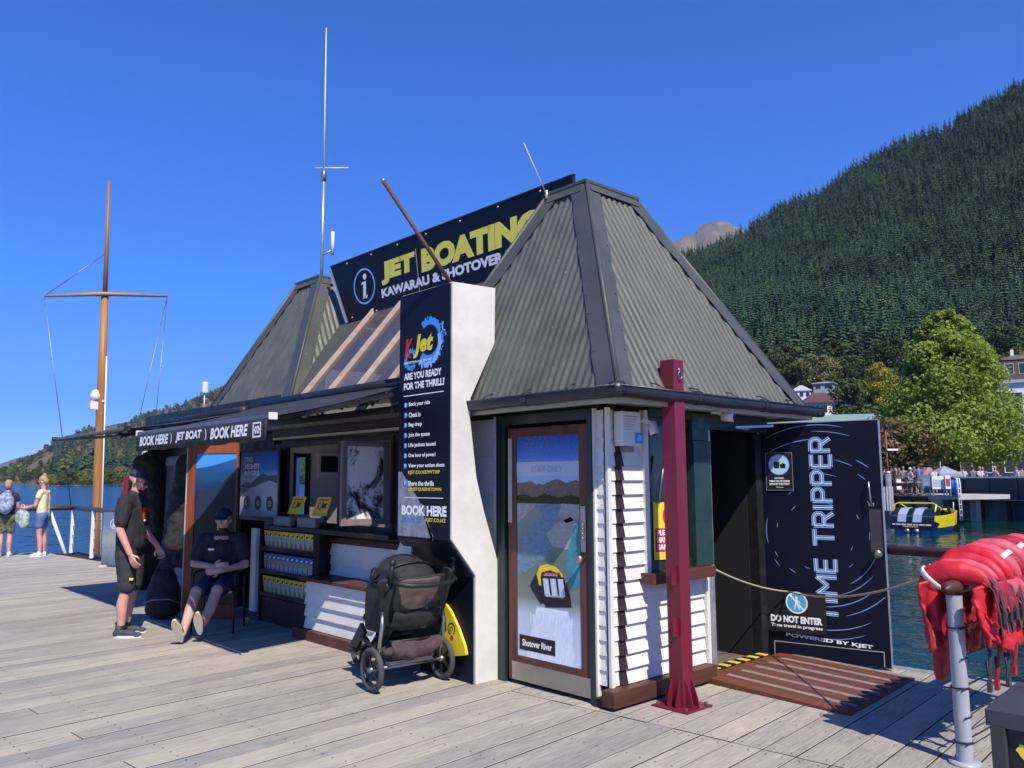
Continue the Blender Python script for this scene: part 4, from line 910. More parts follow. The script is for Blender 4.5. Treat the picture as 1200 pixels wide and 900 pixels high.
mb.build('lettering', [ink('lettering_blue', (.22, .42, .82), .3), ink('lettering_white', (.75, .82, .92), .3)], TD)
# fix letters being drawn towards -u: top of letters faces the hinge side
fpw = Fr(fd.p(.17, .195, 0), fd.R - V(0, 0, .05), V(0, 0, 1)+fd.R*.05)
text('POWERED BY KJET', fpw, .0, -.02, .73, .040, M['whiteink'], TD, .003, .03)
# notices on it
N1 = thing('notice', 'small black notice with round pale blue no food symbol high on the open door', 'notice', tuple(fd.p(.17, 1.5, .01)))
fn = Fr(fd.p(.05, 1.49, .0105), fd.R); mb = MB(); fn.slab(mb, 0, .245, 0, .345, -.006, 0); mb.build('notice_card', M['blackink'], N1)
mb = MB(); ring(mb, fn, .122, .235, 0, .085, 0, 2*PI, .0005, 0, 28); ring(mb, fn, .122, .235, .085, .095, 0, 2*PI, .0006, 1, 28); fn.flat(mb, [(.08, .20), (.125, .20), (.13, .26), (.075, .26)], .001, 2); fn.flat(mb, [(.135, .20), (.18, .20), (.185, .235), (.16, .25), (.13, .235)], .001, 2)
mb.build('symbol', [ink('ice_blue_ink', (.45, .68, .75)), M['skyink'], M['blackink']], N1)
for k, t in enumerate(('NO FOOD,', 'DRINK OR ICE CREAM', 'BEYOND THIS POINT')): text(t, fn, .03+(.05 if k == 0 else 0), .100-k*.026, .185-(.10 if k == 0 else 0), .018, M['whiteink'], N1, .001, .04)
text('Thank you!', fn, .09, .02, .065, .014, M['whiteink'], N1, .001, .02)
mb = MB()
for a in ((0, .245, 0, .003), (0, .245, .342, .345), (0, .003, .003, .342), (.242, .245, .003, .342)): fn.slab(mb, *a, 0, .001)
mb.build('outline', M['greyink'], N1)
N2 = thing('notice', 'black do not enter notice with blue crossed-out walker hanging from the rope', 'notice', tuple(fd.p(.22, .4, .06)))
fn = Fr(fd.p(.018, .225, .030), fd.R); mb = MB(); fn.slab(mb, 0, .515, 0, .36, -.006, 0); mb.build('notice_card', M['blackink'], N2, bevel=.002)
mb = MB(); ring(mb, fn, .265, .265, 0, .088, 0, 2*PI, .0008, 0, 32); ring(mb, fn, .265, .265, .084, .096, 0, 2*PI, .001, 1, 32)
fn.flat(mb, [(.205, .325), (.215, .335), (.328, .208), (.318, .198)], .0014, 1)
for q in ([(.255, .30), (.275, .30), (.275, .32), (.255, .32)], [(.255, .295), (.275, .295), (.28, .25), (.25, .25)], [(.25, .25), (.262, .25), (.250, .205), (.238, .205)], [(.268, .25), (.28, .25), (.295, .205), (.283, .205)], [(.275, .29), (.30, .265), (.295, .258), (.272, .28)]): fn.flat(mb, q, .0012, 1)
mb.build('symbol', [ink('notice_blue_ink', (.06, .40, .62)), M['whiteink']], N2)
text('DO NOT ENTER', fn, .03, .085, .45, .062, M['whiteink'], N2, .002, .05)
text('Time travel in progress', fn, .03, .035, .45, .036, M['whiteink'], N2, .002, .03)
# rope
rp = MB(); A = V(5.82, 3.88, .86); Bm = V(6.55, 3.85, .62); pts = []
mid = fd.p(.22, .585, .055); end = V(5.20, 1.84, 1.09)
for P, Q, s_ in ((V(5.84, 3.89, .88), mid, .035), (mid, end, .10)):
    for i in range(13):
        t = i/12; p = P.lerp(Q, t); p.z -= s_*4*t*(1-t); pts.append(p)
rp.tube(pts, .008, 6); o = rp.build('rope', pm('beige_rope', (.42, .38, .30), (.3, .27, .2), .8, sc_=60), org=(5.84, 3.89, .88)); tagit(o, 'thin beige rope strung across the doorway to the rail post', 'rope')

# yellow and red sanitiser sign in the side window
S1_ = thing('sign', 'yellow and red please use hand sanitiser sign in the side window', 'sign', (5.28, 3.91, 1.0))
fn = Fr((5.09, 3.915, 1.0), (1, 0, -.03)); mb = MB(); fn.slab(mb, 0, .40, 0, .44, -.005, 0, 0)
fn.flat(mb, [(.015, .06), (.385, .06), (.385, .24), (.015, .24)], .001, 1); ring(mb, fn, .20, .335, 0, .085, 0, 2*PI, .001, 1, 28)
fn.flat(mb, [(.18, .32), (.22, .32), (.225, .375), (.175, .375)], .0016, 0); fn.flat(mb, [(.14, .29), (.26, .28), (.26, .305), (.14, .31)], .0016, 0)
mb.build('sign_face', [ink('sign_yellow', (.80, .58, .03)), ink('sign_red', (.62, .015, .015))], S1_)
for k, t in enumerate(('PLEASE USE', 'HAND', 'SANITISER')): text(t, fn, .04, .185-k*.055, .32 if k != 1 else .16, .042, M['whiteink'], S1_, .003, .04)
# white dispenser box at the corner
bx = thing('dispenser_box', 'white wall box with printed card and blue square at the kiosk corner', 'box', (4.76, 3.87, 1.85))
mb = MB(); mb.box(4.645, 4.865, 3.84, 3.92, 1.865, 2.12); mb.build('case', M['white'], bx, bevel=.006)
mb = MB(); mb.box(4.71, 4.79, 3.85, 3.93, 1.82, 1.862); mb.build('nozzle', M['grey'], bx)
fb = Fr((4.635, 3.84, 1.865), (1, 0, 0)); mb = MB(); fb.flat(mb, [(.155, .02), (.25, .02), (.25, .10), (.155, .10)], .001, 0); fb.flat(mb, [(.17, .04), (.235, .035), (.235, .085), (.19, .08)], .0014, 1); mb.build('blue_square', [M['blueink'], M['skyink']], bx)
mb = MB()
for k in range(6): fb.flat(mb, [(.03, .215-k*.019), (.19-k*.012, .215-k*.019), (.19-k*.012, .221-k*.019), (.03, .221-k*.019)], .002)
mb.build('printed_lines', M['greyink'], bx)
# security cameras
for (X, Y, Z, lab, rr, dr) in ((4.95, 3.80, 2.03, 'white dome camera under the eave beside the dispenser box', .035, (0, -.3, -1)), (5.78, 3.70, 2.13, 'white bullet camera pointing out under the eave right of the maroon post', .042, (.35, -1, -.15))):
    c = thing('security_camera', lab, 'camera', (X, Y, Z)); dv = V(dr).normalized()
    mb = MB(); mb.lathe([(.001, -.02), (rr, -.015), (rr, .075), (rr*.82, .08), (.001, .078)], (X, Y, Z), dv, 18); mb.build('housing', M['white'], c)
    mb = MB(); mb.lathe([(.001, .079), (rr*.7, .081), (rr*.5, .088), (.001, .09)], (X, Y, Z), dv, 18); mb.build('lens', M['black'], c)
    mb = MB(); mb.beam((X, Y, Z+.005), (X-.03, Y+.06, Z+.04), .05, .03); mb.lathe([(.001, 0), (.035, 0), (.035, .02), (.001, .02)], (X-.03, Y+.07, Z+.02), (0, 0, 1), 14); mb.build('bracket', M['white'], c)

# maroon post
po = thing('steel_post', 'maroon square steel post on a bolted base plate in front of the kiosk corner', 'post', (4.98, 3.62, 0))
mb = MB(); a = .062
PX, PY = 4.975, 3.615; top = V(4.945, 3.60, 2.50)
q = [V(PX, PY, .012)+V(i*a, j*a, 0) for i, j in ((-1, -1), (1, -1), (1, 1), (-1, 1))]; q2 = [top+V(i*a, j*a, 0) for i, j in ((-1, -1), (1, -1), (1, 1), (-1, 1))]
mb.add(q+q2, [(0, 1, 5, 4), (1, 2, 6, 5), (2, 3, 7, 6), (3, 0, 4, 7), (4, 5, 6, 7)]); mb.build('shaft', M['maroon'], po, bevel=.006)
mb = MB(); mb.box(PX-.155, PX+.155, PY-.155, PY+.155, .001, .014); mb.build('base_plate', M['maroon'], po, bevel=.003)
for (i, j) in ((1, 0), (-1, 0), (0, 1), (0, -1)):
    for s_ in (-.035, .035):
        o_ = V(j*s_, i*s_, 0); e = V(i, j, 0); t = V(j, i, 0)*.005; b0 = V(PX, PY, .015)
        mb = MB(); mb.prism([b0+e*a+o_-t, b0+e*(a+.06)+o_-t, b0+e*(a+.05)+o_-t+V(0, 0, .06), b0+e*a+o_-t+V(0, 0, .19)], t*2); mb.build('gusset', M['maroon'], po)
for i, j in ((1, 1), (-1, 1), (1, -1), (-1, -1)):
    mb = MB(); mb.lathe([(.013, 0), (.013, .018), (.001, .018)], (PX+i*.12, PY+j*.12, .014), (0, 0, 1), 6); mb.build('bolt', M['rust'], po)
for z, wdt in ((.50, .10), (.86, .08)):
    mb = MB(); mb.box(PX-a-.055, PX-a-.001, PY-.035, PY-.020, z, z+.13); mb.build('cleat', M['maroon'], po)
mb = MB(); mb.tube([(top.x+.0, top.y-a-.02, 2.37+.03*math.cos(t_)) if 0 else (top.x+.022*math.sin(t_), top.y-a-.012, 2.38+.03*math.cos(t_)) for t_ in [2*PI*k/14 for k in range(14)]], .005, 6, closed=True); mb.lathe([(.001, 0), (.016, 0), (.016, .01), (.001, .012)], (top.x, top.y-a, 2.42), (0, -1, 0), 10); mb.build('shackle', M['steeldull'], po)

# ramp mat in front of the open doorway
rm_ = thing('ramp', 'red-brown timber ramp with grey grip strips at the open doorway', 'ramp', (6.3, 3.3, 0))
fr_ = dict(a=V(5.66, 3.93, .0), b=V(5.60, 2.68, 0), c=V(6.98, 2.78, 0), d=V(6.95, 3.93, 0))
def rp4(s_, t): # s along X, t from wall outwards
    return fr_['a'].lerp(fr_['d'], s_).lerp(fr_['b'].lerp(fr_['c'], s_), t)
nb = 9
for i in range(nb):
    s0 = i/nb+.002; s1 = (i+1)/nb-.002
    P = [rp4(s0, 0), rp4(s1, 0), rp4(s1, 1), rp4(s0, 1)]; mb = MB()
    top_ = [P[0]+V(0, 0, .05), P[1]+V(0, 0, .05), P[2]+V(0, 0, .012), P[3]+V(0, 0, .012)]
    mb.add([p+V(0, 0, .001) for p in P]+top_, [(0, 1, 5, 4), (1, 2, 6, 5), (2, 3, 7, 6), (3, 0, 4, 7), (4, 5, 6, 7)]); mb.build('board', M['rampwood'] if 'rampwood' in M else M.setdefault('rampwood', woodmat('red_brown_ramp_timber', (.145, .048, .035), (.10, .036, .028), (.19, .075, .055), 1, .6, 26, knots=False)), rm_)
gs = pm('grey_grip_tape', (.24, .21, .20), (.17, .14, .13), .85, sc_=20)
for i in range(6):
    s0 = .14+i*.165; P = [rp4(s0, .10), rp4(s0+.045, .10), rp4(s0+.045, .97), rp4(s0, .97)]; hh_ = [.10, .10, .97, .97]
    mb = MB(); mb.prism([p+V(0, 0, .05-.038*t+.0015) for p, t in zip(P, hh_)], (0, 0, .002)); mb.build('grip_strip', gs, rm_)
hz = MB()
for i in range(12):
    x0 = 5.90+i*.075; hz.prism([(x0, 3.935, .056), (x0+.07, 3.935, .056), (x0+.07, 4.03, .056), (x0, 4.03, .056)], (0, 0, .006), i % 2)
hz.build('hazard_edge', [ink('hazard_yellow', (.65, .50, .05)), M['blackink']], rm_)

# antennas, leaning pole, panel antenna
an = thing('antenna', 'tall white whip antenna with crossbar on the far hat roof', 'antenna', (5.40, 9.6, 4.28))
mb = MB(); mb.tube([(5.36, 9.6, 4.2), (5.36, 9.6, 5.75)], .022, 8); mb.build('mast_pipe', M['galv'], an)
mb = MB(); mb.tube([(5.36, 9.6, 5.75), (5.345, 9.6, 7.92)], [.016, .006], 8); mb.build('whip', M['white'], an)
mb = MB(); mb.lathe([(.001, 0), (.035, .0), (.035, .10), (.02, .16), (.001, .16)], (5.36, 9.6, 5.70), (0, 0, 1), 10); mb.build('collar', M['steel'], an)
a0 = V(5.36, 9.6, 5.88); rv = V(.735, -.678, 0)
mb = MB(); mb.tube([a0-rv*.12, a0+rv*.34], .010, 6); mb.build('crossbar', M['white'], an)
mb = MB(); mb.tube([(5.36, 9.6, 4.65), V(5.36, 9.6, 4.72)+rv*.13], .012, 6); mb.build('bracket', M['galv'], an)
mb = MB(); mb.tube([V(5.36, 9.6, 4.66)+rv*.14, V(5.36, 9.6, 4.98)+rv*.14], .024, 8); mb.build('small_antenna', M['white'], an)
wp = MB(); wp.tube([(5.15, 5.1, 4.24), (4.86, 5.1, 4.66)], [.006, .003], 6); wp.tube([(5.15, 5.1, 4.2), (5.15, 5.1, 4.28)], .012, 6); tagit(wp.build('whip_antenna', M['white'], org=(5.15, 5.1, 4.24)), 'thin slanting white whip antenna on top of the near hat roof', 'antenna')
pl_ = thing('leaning_pole', 'rusty brown steel pole leaning out from the top of the sign pillar', 'pole', (4.06, 5.15, 3.2))
P0 = V(4.10, 5.15, 3.2); P1_ = onX(449, 212, 3.62)
mb = MB(); mb.tube([P0, P1_], .017, 8); mb.build('tube', M['rust'], pl_)
mb = MB(); mb.ball(P1_, .022); mb.build('end_ring', M['steeldull'], pl_)
pa = thing('panel_antenna', 'small white rounded panel antenna on a thin stick above the awnings', 'antenna', tuple(onX(238, 482, 5.0)))
c = onX(240, 455, 5.0)
mb = MB(); mb.box(c.x-.045, c.x+.045, c.y-.045, c.y+.045, c.z-.09, c.z+.10); mb.build('radome', M['white'], pa, bevel=.03)
mb = MB(); mb.tube([c+V(0, 0, -.35), c+V(0, 0, -.09)], .01, 6); mb.build('stick', M['white'], pa)
# ================================================================ people
def cap_(mb, p, q, r0, r1, n=12, sq=1.0, m=0):
    """tapered capsule"""
    p = V(p); q = V(q); d = q-p; L = d.length; ax = d.normalized() if L > 1e-6 else V(0, 0, 1)
    prof = [(r0*math.sin(t*PI/2/4)+1e-4, -r0*math.cos(t*PI/2/4)) for t in range(5)] + [(r1*math.cos(t*PI/2/4)+1e-4, L+r1*math.sin(t*PI/2/4)) for t in range(5)]
    mb.lathe(prof, p, ax, n, m)
def remesh(o, vox, sm=3):
    r = o.modifiers.new('union', 'REMESH'); r.mode = 'VOXEL'; r.voxel_size = vox; r.use_smooth_shade = True
    s_ = o.modifiers.new('smooth', 'SMOOTH'); s_.iterations = sm; s_.factor = .5
    return o
def hand(mb, w_, fdir, pdir, s=1.0, curl=.5):
    """w_: wrist, fdir: along the hand, pdir: palm normal (fingers curl towards it)"""
    w_ = V(w_); f = V(fdir).normalized(); p_ = V(pdir); p_ = (p_-f*p_.dot(f)).normalized(); sd_ = f.cross(p_)
    for k in (-1.5, -.5, .5, 1.5): cap_(mb, w_+sd_*k*.008*s, w_+f*.085*s+sd_*k*.019*s, .015*s, .012*s, 8)
    for k, L in ((-1.5, .066), (-.5, .078), (.5, .082), (1.5, .072)):
        a = w_+f*.085*s+sd_*k*.020*s; c = curl*(1+.15*k); d1 = (f*math.cos(c)+p_*math.sin(c)); d2 = (f*math.cos(c*2)+p_*math.sin(c*2))
        b_ = a+d1*L*.5*s; e = b_+d2*L*.5*s; cap_(mb, a, b_, .0105*s, .0095*s, 8); cap_(mb, b_, e, .0095*s, .008*s, 8)
    a = w_+f*.025*s+sd_*.026*s; b_ = a+(f*.6+sd_*.7+p_*.3).normalized()*.042*s; cap_(mb, a, b_, .013*s, .011*s, 8); cap_(mb, b_, b_+(f*.9+p_*.4).normalized()*.03*s, .011*s, .009*s, 8)
def head(mb, c, fwd_, up_=(0, 0, 1), s=1.0):
    c = V(c); f = V(fwd_).normalized(); u = V(up_); u = (u-f*u.dot(f)).normalized(); l = u.cross(f)
    R = Matrix((f, l, u)).transposed()
    def P(a, b_, d): return c + f*a*s + l*b_*s + u*d*s
    mb.ball(P(-.012, 0, .03), (.095*s, .074*s, .085*s), R, 16, 12); mb.ball(P(.018, 0, -.03), (.070*s, .060*s, .078*s), R, 14, 10)
    mb.ball(P(.045, 0, -.085), (.034*s, .036*s, .026*s), R, 10, 8)            # chin
    mb.ball(P(.070, 0, .018), (.020*s, .052*s, .013*s), R, 10, 8)              # brow
    cap_(mb, P(.078, 0, .005), P(.103, 0, -.030), .009*s, .014*s, 8)           # nose
    mb.ball(P(.078, 0, -.062), (.012*s, .024*s, .009*s), R, 8, 6)              # mouth
    for k in (-1, 1): mb.ball(P(-.005, k*.076, -.005), (.018*s, .010*s, .030*s), R, 8, 8); mb.ball(P(.062, k*.034, -.028), (.02*s, .018*s, .02*s), R, 8, 6)
    return P, R
def shoe(par, heel, toe, mat, sole, h=.075, name='shoe', upv=(0, 0, 1)):
    heel = V(heel); toe = V(toe); f = (toe-heel).normalized(); u = V(upv); u = (u-f*u.dot(f)).normalized(); l = u.cross(f); L = (toe-heel).length
    mb = MB(); R = Matrix((f, l, u)).transposed()
    mb.ball(heel+f*.045+u*.045, (.05, .038, .045), R); mb.ball(heel+f*L*.45+u*.042, (L*.38, .043, .040), R, 14, 8); mb.ball(heel+f*(L-.06)+u*.030, (.06, .044, .030), R)
    cap_(mb, heel+f*.055+u*.05, heel+f*.06+u*(h+.015), .042, .04)
    o = mb.build(name, mat, par, local=True); remesh(o, .008, 2)
    mb = MB(); n = 18; A = []
    for i in range(n):
        a = 2*PI*i/n; x = math.cos(a); y = math.sin(a); wdt = .046 if x > 0 else .040
        A.append(heel+f*(L*.5+x*L*.5)+l*(y*wdt)+u*.0)
    mb.prism(A, u*.024); mb.build('sole', sole, o, local=True, bevel=.004)
    return o
SK = {'light': pm('skin_light', (.56, .33, .25), (.48, .26, .20), .5, sc_=9), 'pink': pm('skin_sunburnt', (.60, .32, .26), (.52, .25, .20), .5, sc_=9)}
def skinb(par, parts, headspec, vox=.008, mat=None, hands=(), extra=None):
    mb = MB()
    for a in parts: cap_(mb, *a)
    P = R = None
    if headspec: P, R = head(mb, *headspec)
    for h in hands: hand(mb, *h)
    if extra: extra(mb)
    o = mb.build('body', mat or SK['pink'], par, local=True); remesh(o, vox, 2); return P, R
def cloth(name, par, parts, mat, vox=.010, sm=4, wr=.006, ells=()):
    mb = MB()
    for a in parts: cap_(mb, *a)
    for e in ells: mb.ball(*e)
    o = mb.build(name, mat, par, local=True); remesh(o, vox, sm)
    if wr:
        t = bpy.data.textures.get('folds') or bpy.data.textures.new('folds', 'CLOUDS'); t.noise_scale = .11; t.noise_depth = 2
        d = o.modifiers.new('folds', 'DISPLACE'); d.texture = t; d.strength = wr*3; d.mid_level = .5; d.texture_coords = 'LOCAL'
    return o
black_c = pm('black_cotton', (.014, .014, .016), (.022, .022, .025), .85, sc_=8, bmp=.2, bs=40)
blacks = pm('black_shorts_cloth', (.018, .019, .024), (.03, .031, .037), .8, sc_=10, bmp=.2, bs=40)
navyc = pm('navy_cloth', (.012, .020, .055), (.02, .03, .075), .85, sc_=8)
capc = pm('navy_cap_cloth', (.012, .016, .035), (.02, .025, .05), .8, sc_=10)
hairc = pm('dark_hair', (.03, .02, .015), (.015, .01, .008), .6, sc_=40, st=(1, 1, .2)); blond = pm('blond_hair', (.42, .28, .13), (.28, .17, .08), .55, sc_=40, st=(1, 1, .2))
shades = ink('sunglass_lens', (.01, .01, .012), .08)
shoeg = pm('dark_grey_runner', (.05, .06, .075), (.03, .035, .045), .7, sc_=20); solew = pm('white_rubber', (.70, .70, .68), (.6, .6, .58), .6)

def ball_cap(par, P, R, s=1.0):
    mb = MB(); c = P(-.012, 0, .045)
    vs = []; n, k = 18, 7
    for i in range(k+1):
        t = PI/2*i/k
        for j in range(n):
            a = 2*PI*j/n; vs.append(c + R @ V(.103*s*math.sin(t)*math.cos(a), .084*s*math.sin(t)*math.sin(a), .085*s*math.cos(t)))
    mb.add(vs, [(i*n+j, (i+1)*n+j, (i+1)*n+(j+1) % n, i*n+(j+1) % n) for i in range(k) for j in range(n)], 0, True)
    o = mb.build('cap', capc, par, local=True); o.modifiers.new('t', 'SOLIDIFY').thickness = .006
    mb = MB(); A = []
    for i in range(11):
        a = -PI/2+PI*i/10; A.append(P(.075+.085*math.cos(a), .070*math.sin(a), .045-.02*math.cos(a)))
    mb.prism(A+[P(.06, 0, .05)], R @ V(0, 0, .006)); mb.build('peak', capc, o, local=True)
    return o
def glasses(par, P, R, clear=False):
    mb = MB()
    for k in (-1, 1):
        A = [P(.092-.006*abs(y)*10*.3, k*.034+y, .002+z) for y, z in ((-.027, .013), (.027, .016), (.029, -.008), (.015, -.022), (-.012, -.022), (-.025, -.008))]
        mb.prism(A, R @ V(.004, 0, 0), 1 if clear else 0)
        mb.beam(P(.090, k*.060, .010), P(.0, k*.080, .008), .004, .006)
    mb.beam(P(.098, -.012, .006), P(.098, .012, .006), .005, .006, 0)
    if clear:
        for k in (-1, 1): mb.beam(P(.098, k*.008, .016), P(.094, k*.06, .018), .004, .005, 0)
    mb.build('glasses', [shades, pm('pale_lens', (.30, .32, .34), (.26, .28, .30), .1)], par, local=True)

# ---- standing man, seen from his right side
m1 = thing('person', 'standing man in black tee, black shorts, sunglasses and navy cap in front of the kiosk', 'person', (2.98, 9.27, 0), rz=math.radians(-38)); m1.scale = (.97, .97, .985)
hs_ = ((.04, 0, 1.645), (1, -.05, -.32), (0, 0, 1), 1.06)
P, R = skinb(m1, [((-.02, 0, 1.0), (-.01, 0, 1.4), .11, .12), ((-.01, 0, 1.42), (.03, 0, 1.58), .062, .055),
    ((-.02, -.20, 1.42), (-.045, -.235, 1.13), .052, .046), ((-.045, -.235, 1.13), (.07, -.235, .885), .044, .031),
    ((-.01, .20, 1.42), (.02, .25, 1.13), .052, .045), ((.02, .25, 1.13), (.20, .22, .93), .043, .030),
    ((-.02, -.10, .92), (.0, -.10, .50), .075, .055), ((.0, -.10, .50), (-.03, -.105, .34), .052, .060), ((-.03, -.105, .34), (-.03, -.11, .09), .060, .036),
    ((.0, .10, .92), (.0, .11, .50), .075, .055), ((.0, .11, .50), (-.04, .115, .34), .052, .060), ((-.04, .115, .34), (-.06, .12, .09), .060, .036)],
    hs_, .0075, SK['pink'], [((.075, -.235, .875), (.45, .0, -1), (.4, .9, 0), 1.05, .35), ((.205, .22, .92), (.5, 0, -.9), (0, -1, 0), 1.05, .6)])
sh = cloth('tee_shirt', m1, [((-.03, -.075, .90), (-.02, -.09, 1.30), .108, .118), ((-.03, .075, .90), (-.02, .09, 1.30), .108, .118), ((-.01, -.12, 1.40), (-.01, .12, 1.40), .088, .088), ((.0, 0, 1.0), (.0, 0, 1.36), .145, .14),
    ((-.02, -.195, 1.425), (-.037, -.232, 1.225), .086, .076), ((-.01, .195, 1.425), (.005, .242, 1.225), .086, .076), ((-.01, 0, 1.43), (.0, 0, 1.485), .10, .082), ((-.01, -.14, 1.44), (-.01, .14, 1.44), .075, .075)], black_c)
st = cloth('shorts', m1, [((-.03, -.06, .90), (-.02, -.09, .80), .115, .112), ((-.03, .06, .90), (-.01, .09, .80), .115, .112), ((-.02, -.10, .85), (.005, -.105, .535), .108, .092), ((-.0, .10, .85), (.005, .11, .535), .108, .092)], blacks)
mb = MB(); mb.prism([(.06, -.185, .600), (.09, -.170, .598), (.095, -.170, .620), (.06, -.185, .625)], (.006, -.014, 0)); mb.build('shorts_logo', M['yellow'], st, local=True)
mb = MB(); mb.prism([(.125, -.06, 1.24), (.125, -.015, 1.24), (.125, -.015, 1.36), (.125, -.06, 1.36)], (.02, -.004, 0)); mb.build('red_print', M['redink'], sh, local=True)
mb = MB(); mb.prism([(.135, -.055, 1.215), (.135, -.02, 1.215), (.135, -.02, 1.235), (.135, -.055, 1.235)], (.015, -.004, 0)); mb.build('white_print', M['whiteink'], sh, local=True)
ball_cap(m1, P, R, 1.06); glasses(m1, P, R)
mb = MB(); mb.ball(P(.035, 0, -.078), (.052, .050, .038), R); mb.ball(P(-.06, 0, -.02), (.045, .068, .05), R); o = mb.build('beard_and_hair', hairc, m1, local=True); remesh(o, .008, 2)
shoe(m1, (-.10, -.13, .0), (.21, -.16, .0), shoeg, solew); shoe(m1, (-.14, .11, .0), (.15, .15, .0), shoeg, solew)
mb = MB(); mb.lathe([(.040, 0), (.044, .0), (.044, .03), (.040, .04)], (-.030, -.11, .085), (0, 0, 1), 14); mb.lathe([(.040, 0), (.044, .0), (.044, .03), (.040, .04)], (-.058, .12, .085), (0, 0, 1), 14); mb.build('socks', black_c, m1, local=True)
# bag and jackets in the shade
bag = thing('dark_bag', 'black padded bag standing in the shade beside the standing man', 'bag', (3.62, 10.05, 0), rz=-.5)
mb = MB(); mb.ball((0, 0, .26), (.20, .15, .27), None, 18, 12); mb.ball((0, 0, .12), (.21, .15, .12)); mb.ball((0, 0, .46), (.15, .11, .12)); o = remesh(mb.build('bag_body', black_c, bag, local=True), .014, 3)
mb = MB(); mb.tube([(-.10, 0, .54), (-.07, 0, .62), (0, 0, .64), (.07, 0, .62), (.10, 0, .54)], .014, 8); mb.build('handle', blacks, bag, local=True)
mb = MB(); mb.tube([(-.2, -.16, .2), (-.1, -.19, .25), (.1, -.19, .25), (.2, -.16, .2)], .008, 6); mb.build('zip', M['steeldull'], bag, local=True)
def coat(name, lab, x, y, zt, zb, w_, d_, rz, mat, grp, hi=None):
    c = thing(name, lab, 'jacket', (x, y, zt), grp, rz)
    mb = MB()
    for k in range(5):
        a = -w_+2*w_*k/4; cap_(mb, (a*.5, 0, -.12), (a, .02*math.sin(k*2.3), -(zt-zb)+.08*random.random()), d_*.9, d_*(.7+.4*random.random()))
    cap_(mb, (0, 0, -.02), (0, 0, -.10), .05, d_); cap_(mb, (-w_*.5, 0, -.12), (-w_*1.15, 0, -.62), d_*.7, d_*.55); cap_(mb, (w_*.5, 0, -.12), (w_*1.15, 0, -.60), d_*.7, d_*.55)
    o = mb.build('jacket_cloth', mat, c, local=True); remesh(o, .014, 3)
    t = bpy.data.textures.get('folds') or bpy.data.textures.new('folds', 'CLOUDS'); dd = o.modifiers.new('f', 'DISPLACE'); dd.texture = t; dd.strength = .05; dd.texture_coords = 'LOCAL'
    mb = MB(); mb.tube([(0, 0, .04), (.02, 0, .06), (0, 0, .08), (0, 0, .0)], .006, 6); mb.build('hook', M['steel'], c, local=True)
    return c
coat('hanging_jacket', 'bulky dark jacket hanging on the edge of the orange framed door', 3.95, 10.25, 1.98, .78, .17, .10, -.75, black_c, 'dark jackets hung by the far door')
coat('hanging_jacket', 'black jacket hanging high on the far corner above the standing man', 4.10, 12.3, 2.02, .95, .17, .11, -.7, black_c, 'dark jackets hung by the far door')
coat('hanging_jacket', 'black coat hanging against the grey panel between the two other jackets', 4.36, 11.6, 1.55, .45, .15, .10, -.7, blacks, 'dark jackets hung by the far door')

# ---- seated man on a chair, legs stretched out
ch = thing('chair', 'dark metal framed chair with pale seat edge under the seated man', 'chair', (3.78, 8.86, 0), rz=math.radians(-128))
# local frame: +x is where the sitter faces
mb = MB(); mb.box(-.22, .22, -.21, .21, .42, .455); mb.build('seat', blacks, ch, local=True, bevel=.012)
mb = MB(); mb.box(-.26, -.23, -.20, .20, .60, .86); mb.build('backrest', blacks, ch, local=True, bevel=.012)
mb = MB(); mb.box(.221, .235, -.20, .20, .425, .45); mb.build('seat_edge', M['steeldull'], ch, local=True)
for sy in (-.22, .22):
    mb = MB(); mb.tube([(.20, sy, 0), (.19, sy, .42)], .012, 8); mb.build('leg', M['black'], ch, local=True)
    mb = MB(); mb.tube([(-.27, sy, 0), (-.22, sy, .44), (-.27, sy, .88)], .012, 8); mb.build('leg', M['black'], ch, local=True)
    mb = MB(); mb.tube([(-.25, sy, .64), (.14, sy, .64), (.20, sy, .60), (.20, sy, .45)], .012, 8); mb.build('armrest', M['black'], ch, local=True)
m2 = thing('person', 'seated man with crossed arms, glasses and navy cap stretching his legs in the shade', 'person', (3.78, 8.86, 0), rz=math.radians(-125))
hs_ = ((-.03, .02, 1.19), (1, -.05, -.12), (0, 0, 1), 1.04)
P, R = skinb(m2, [((-.08, 0, .50), (-.10, 0, .95), .12, .12), ((-.10, 0, .97), (-.06, 0, 1.12), .060, .055),
    ((-.10, -.20, .96), (-.02, -.27, .72), .052, .045), ((-.02, -.27, .72), (.17, -.03, .70), .043, .032), ((-.10, .20, .96), (-.02, .27, .70), .052, .045), ((-.02, .27, .70), (.19, .05, .66), .043, .032),
    ((-.02, -.10, .50), (.40, -.14, .47), .085, .062), ((.40, -.14, .47), (.55, -.16, .30), .055, .056), ((.55, -.16, .30), (.74, -.18, .10), .055, .036),
    ((-.02, .10, .50), (.40, .07, .48), .085, .062), ((.40, .07, .48), (.53, .03, .30), .055, .056), ((.53, .03, .30), (.68, -.02, .15), .055, .036)],
    hs_, .0075, SK['light'], [((.17, -.03, .70), (.1, 1, .12), (-1, 0, 0), 1.0, .35), ((.19, .05, .66), (.15, -1, -.1), (-1, 0, 0), 1.0, .4)])
cloth('polo_shirt', m2, [((-.08, -.07, .50), (-.10, -.08, .88), .115, .118), ((-.08, .07, .50), (-.10, .08, .88), .115, .118), ((-.10, -.12, .95), (-.10, .12, .95), .086, .086), ((-.05, 0, .62), (-.07, 0, .90), .13, .12), ((-.10, -.195, .965), (-.045, -.25, .79), .086, .076), ((-.10, .195, .965), (-.045, .25, .79), .086, .076), ((-.09, 0, .98), (-.08, 0, 1.035), .10, .080), ((-.10, -.14, .975), (-.10, .14, .975), .08, .08)], black_c)
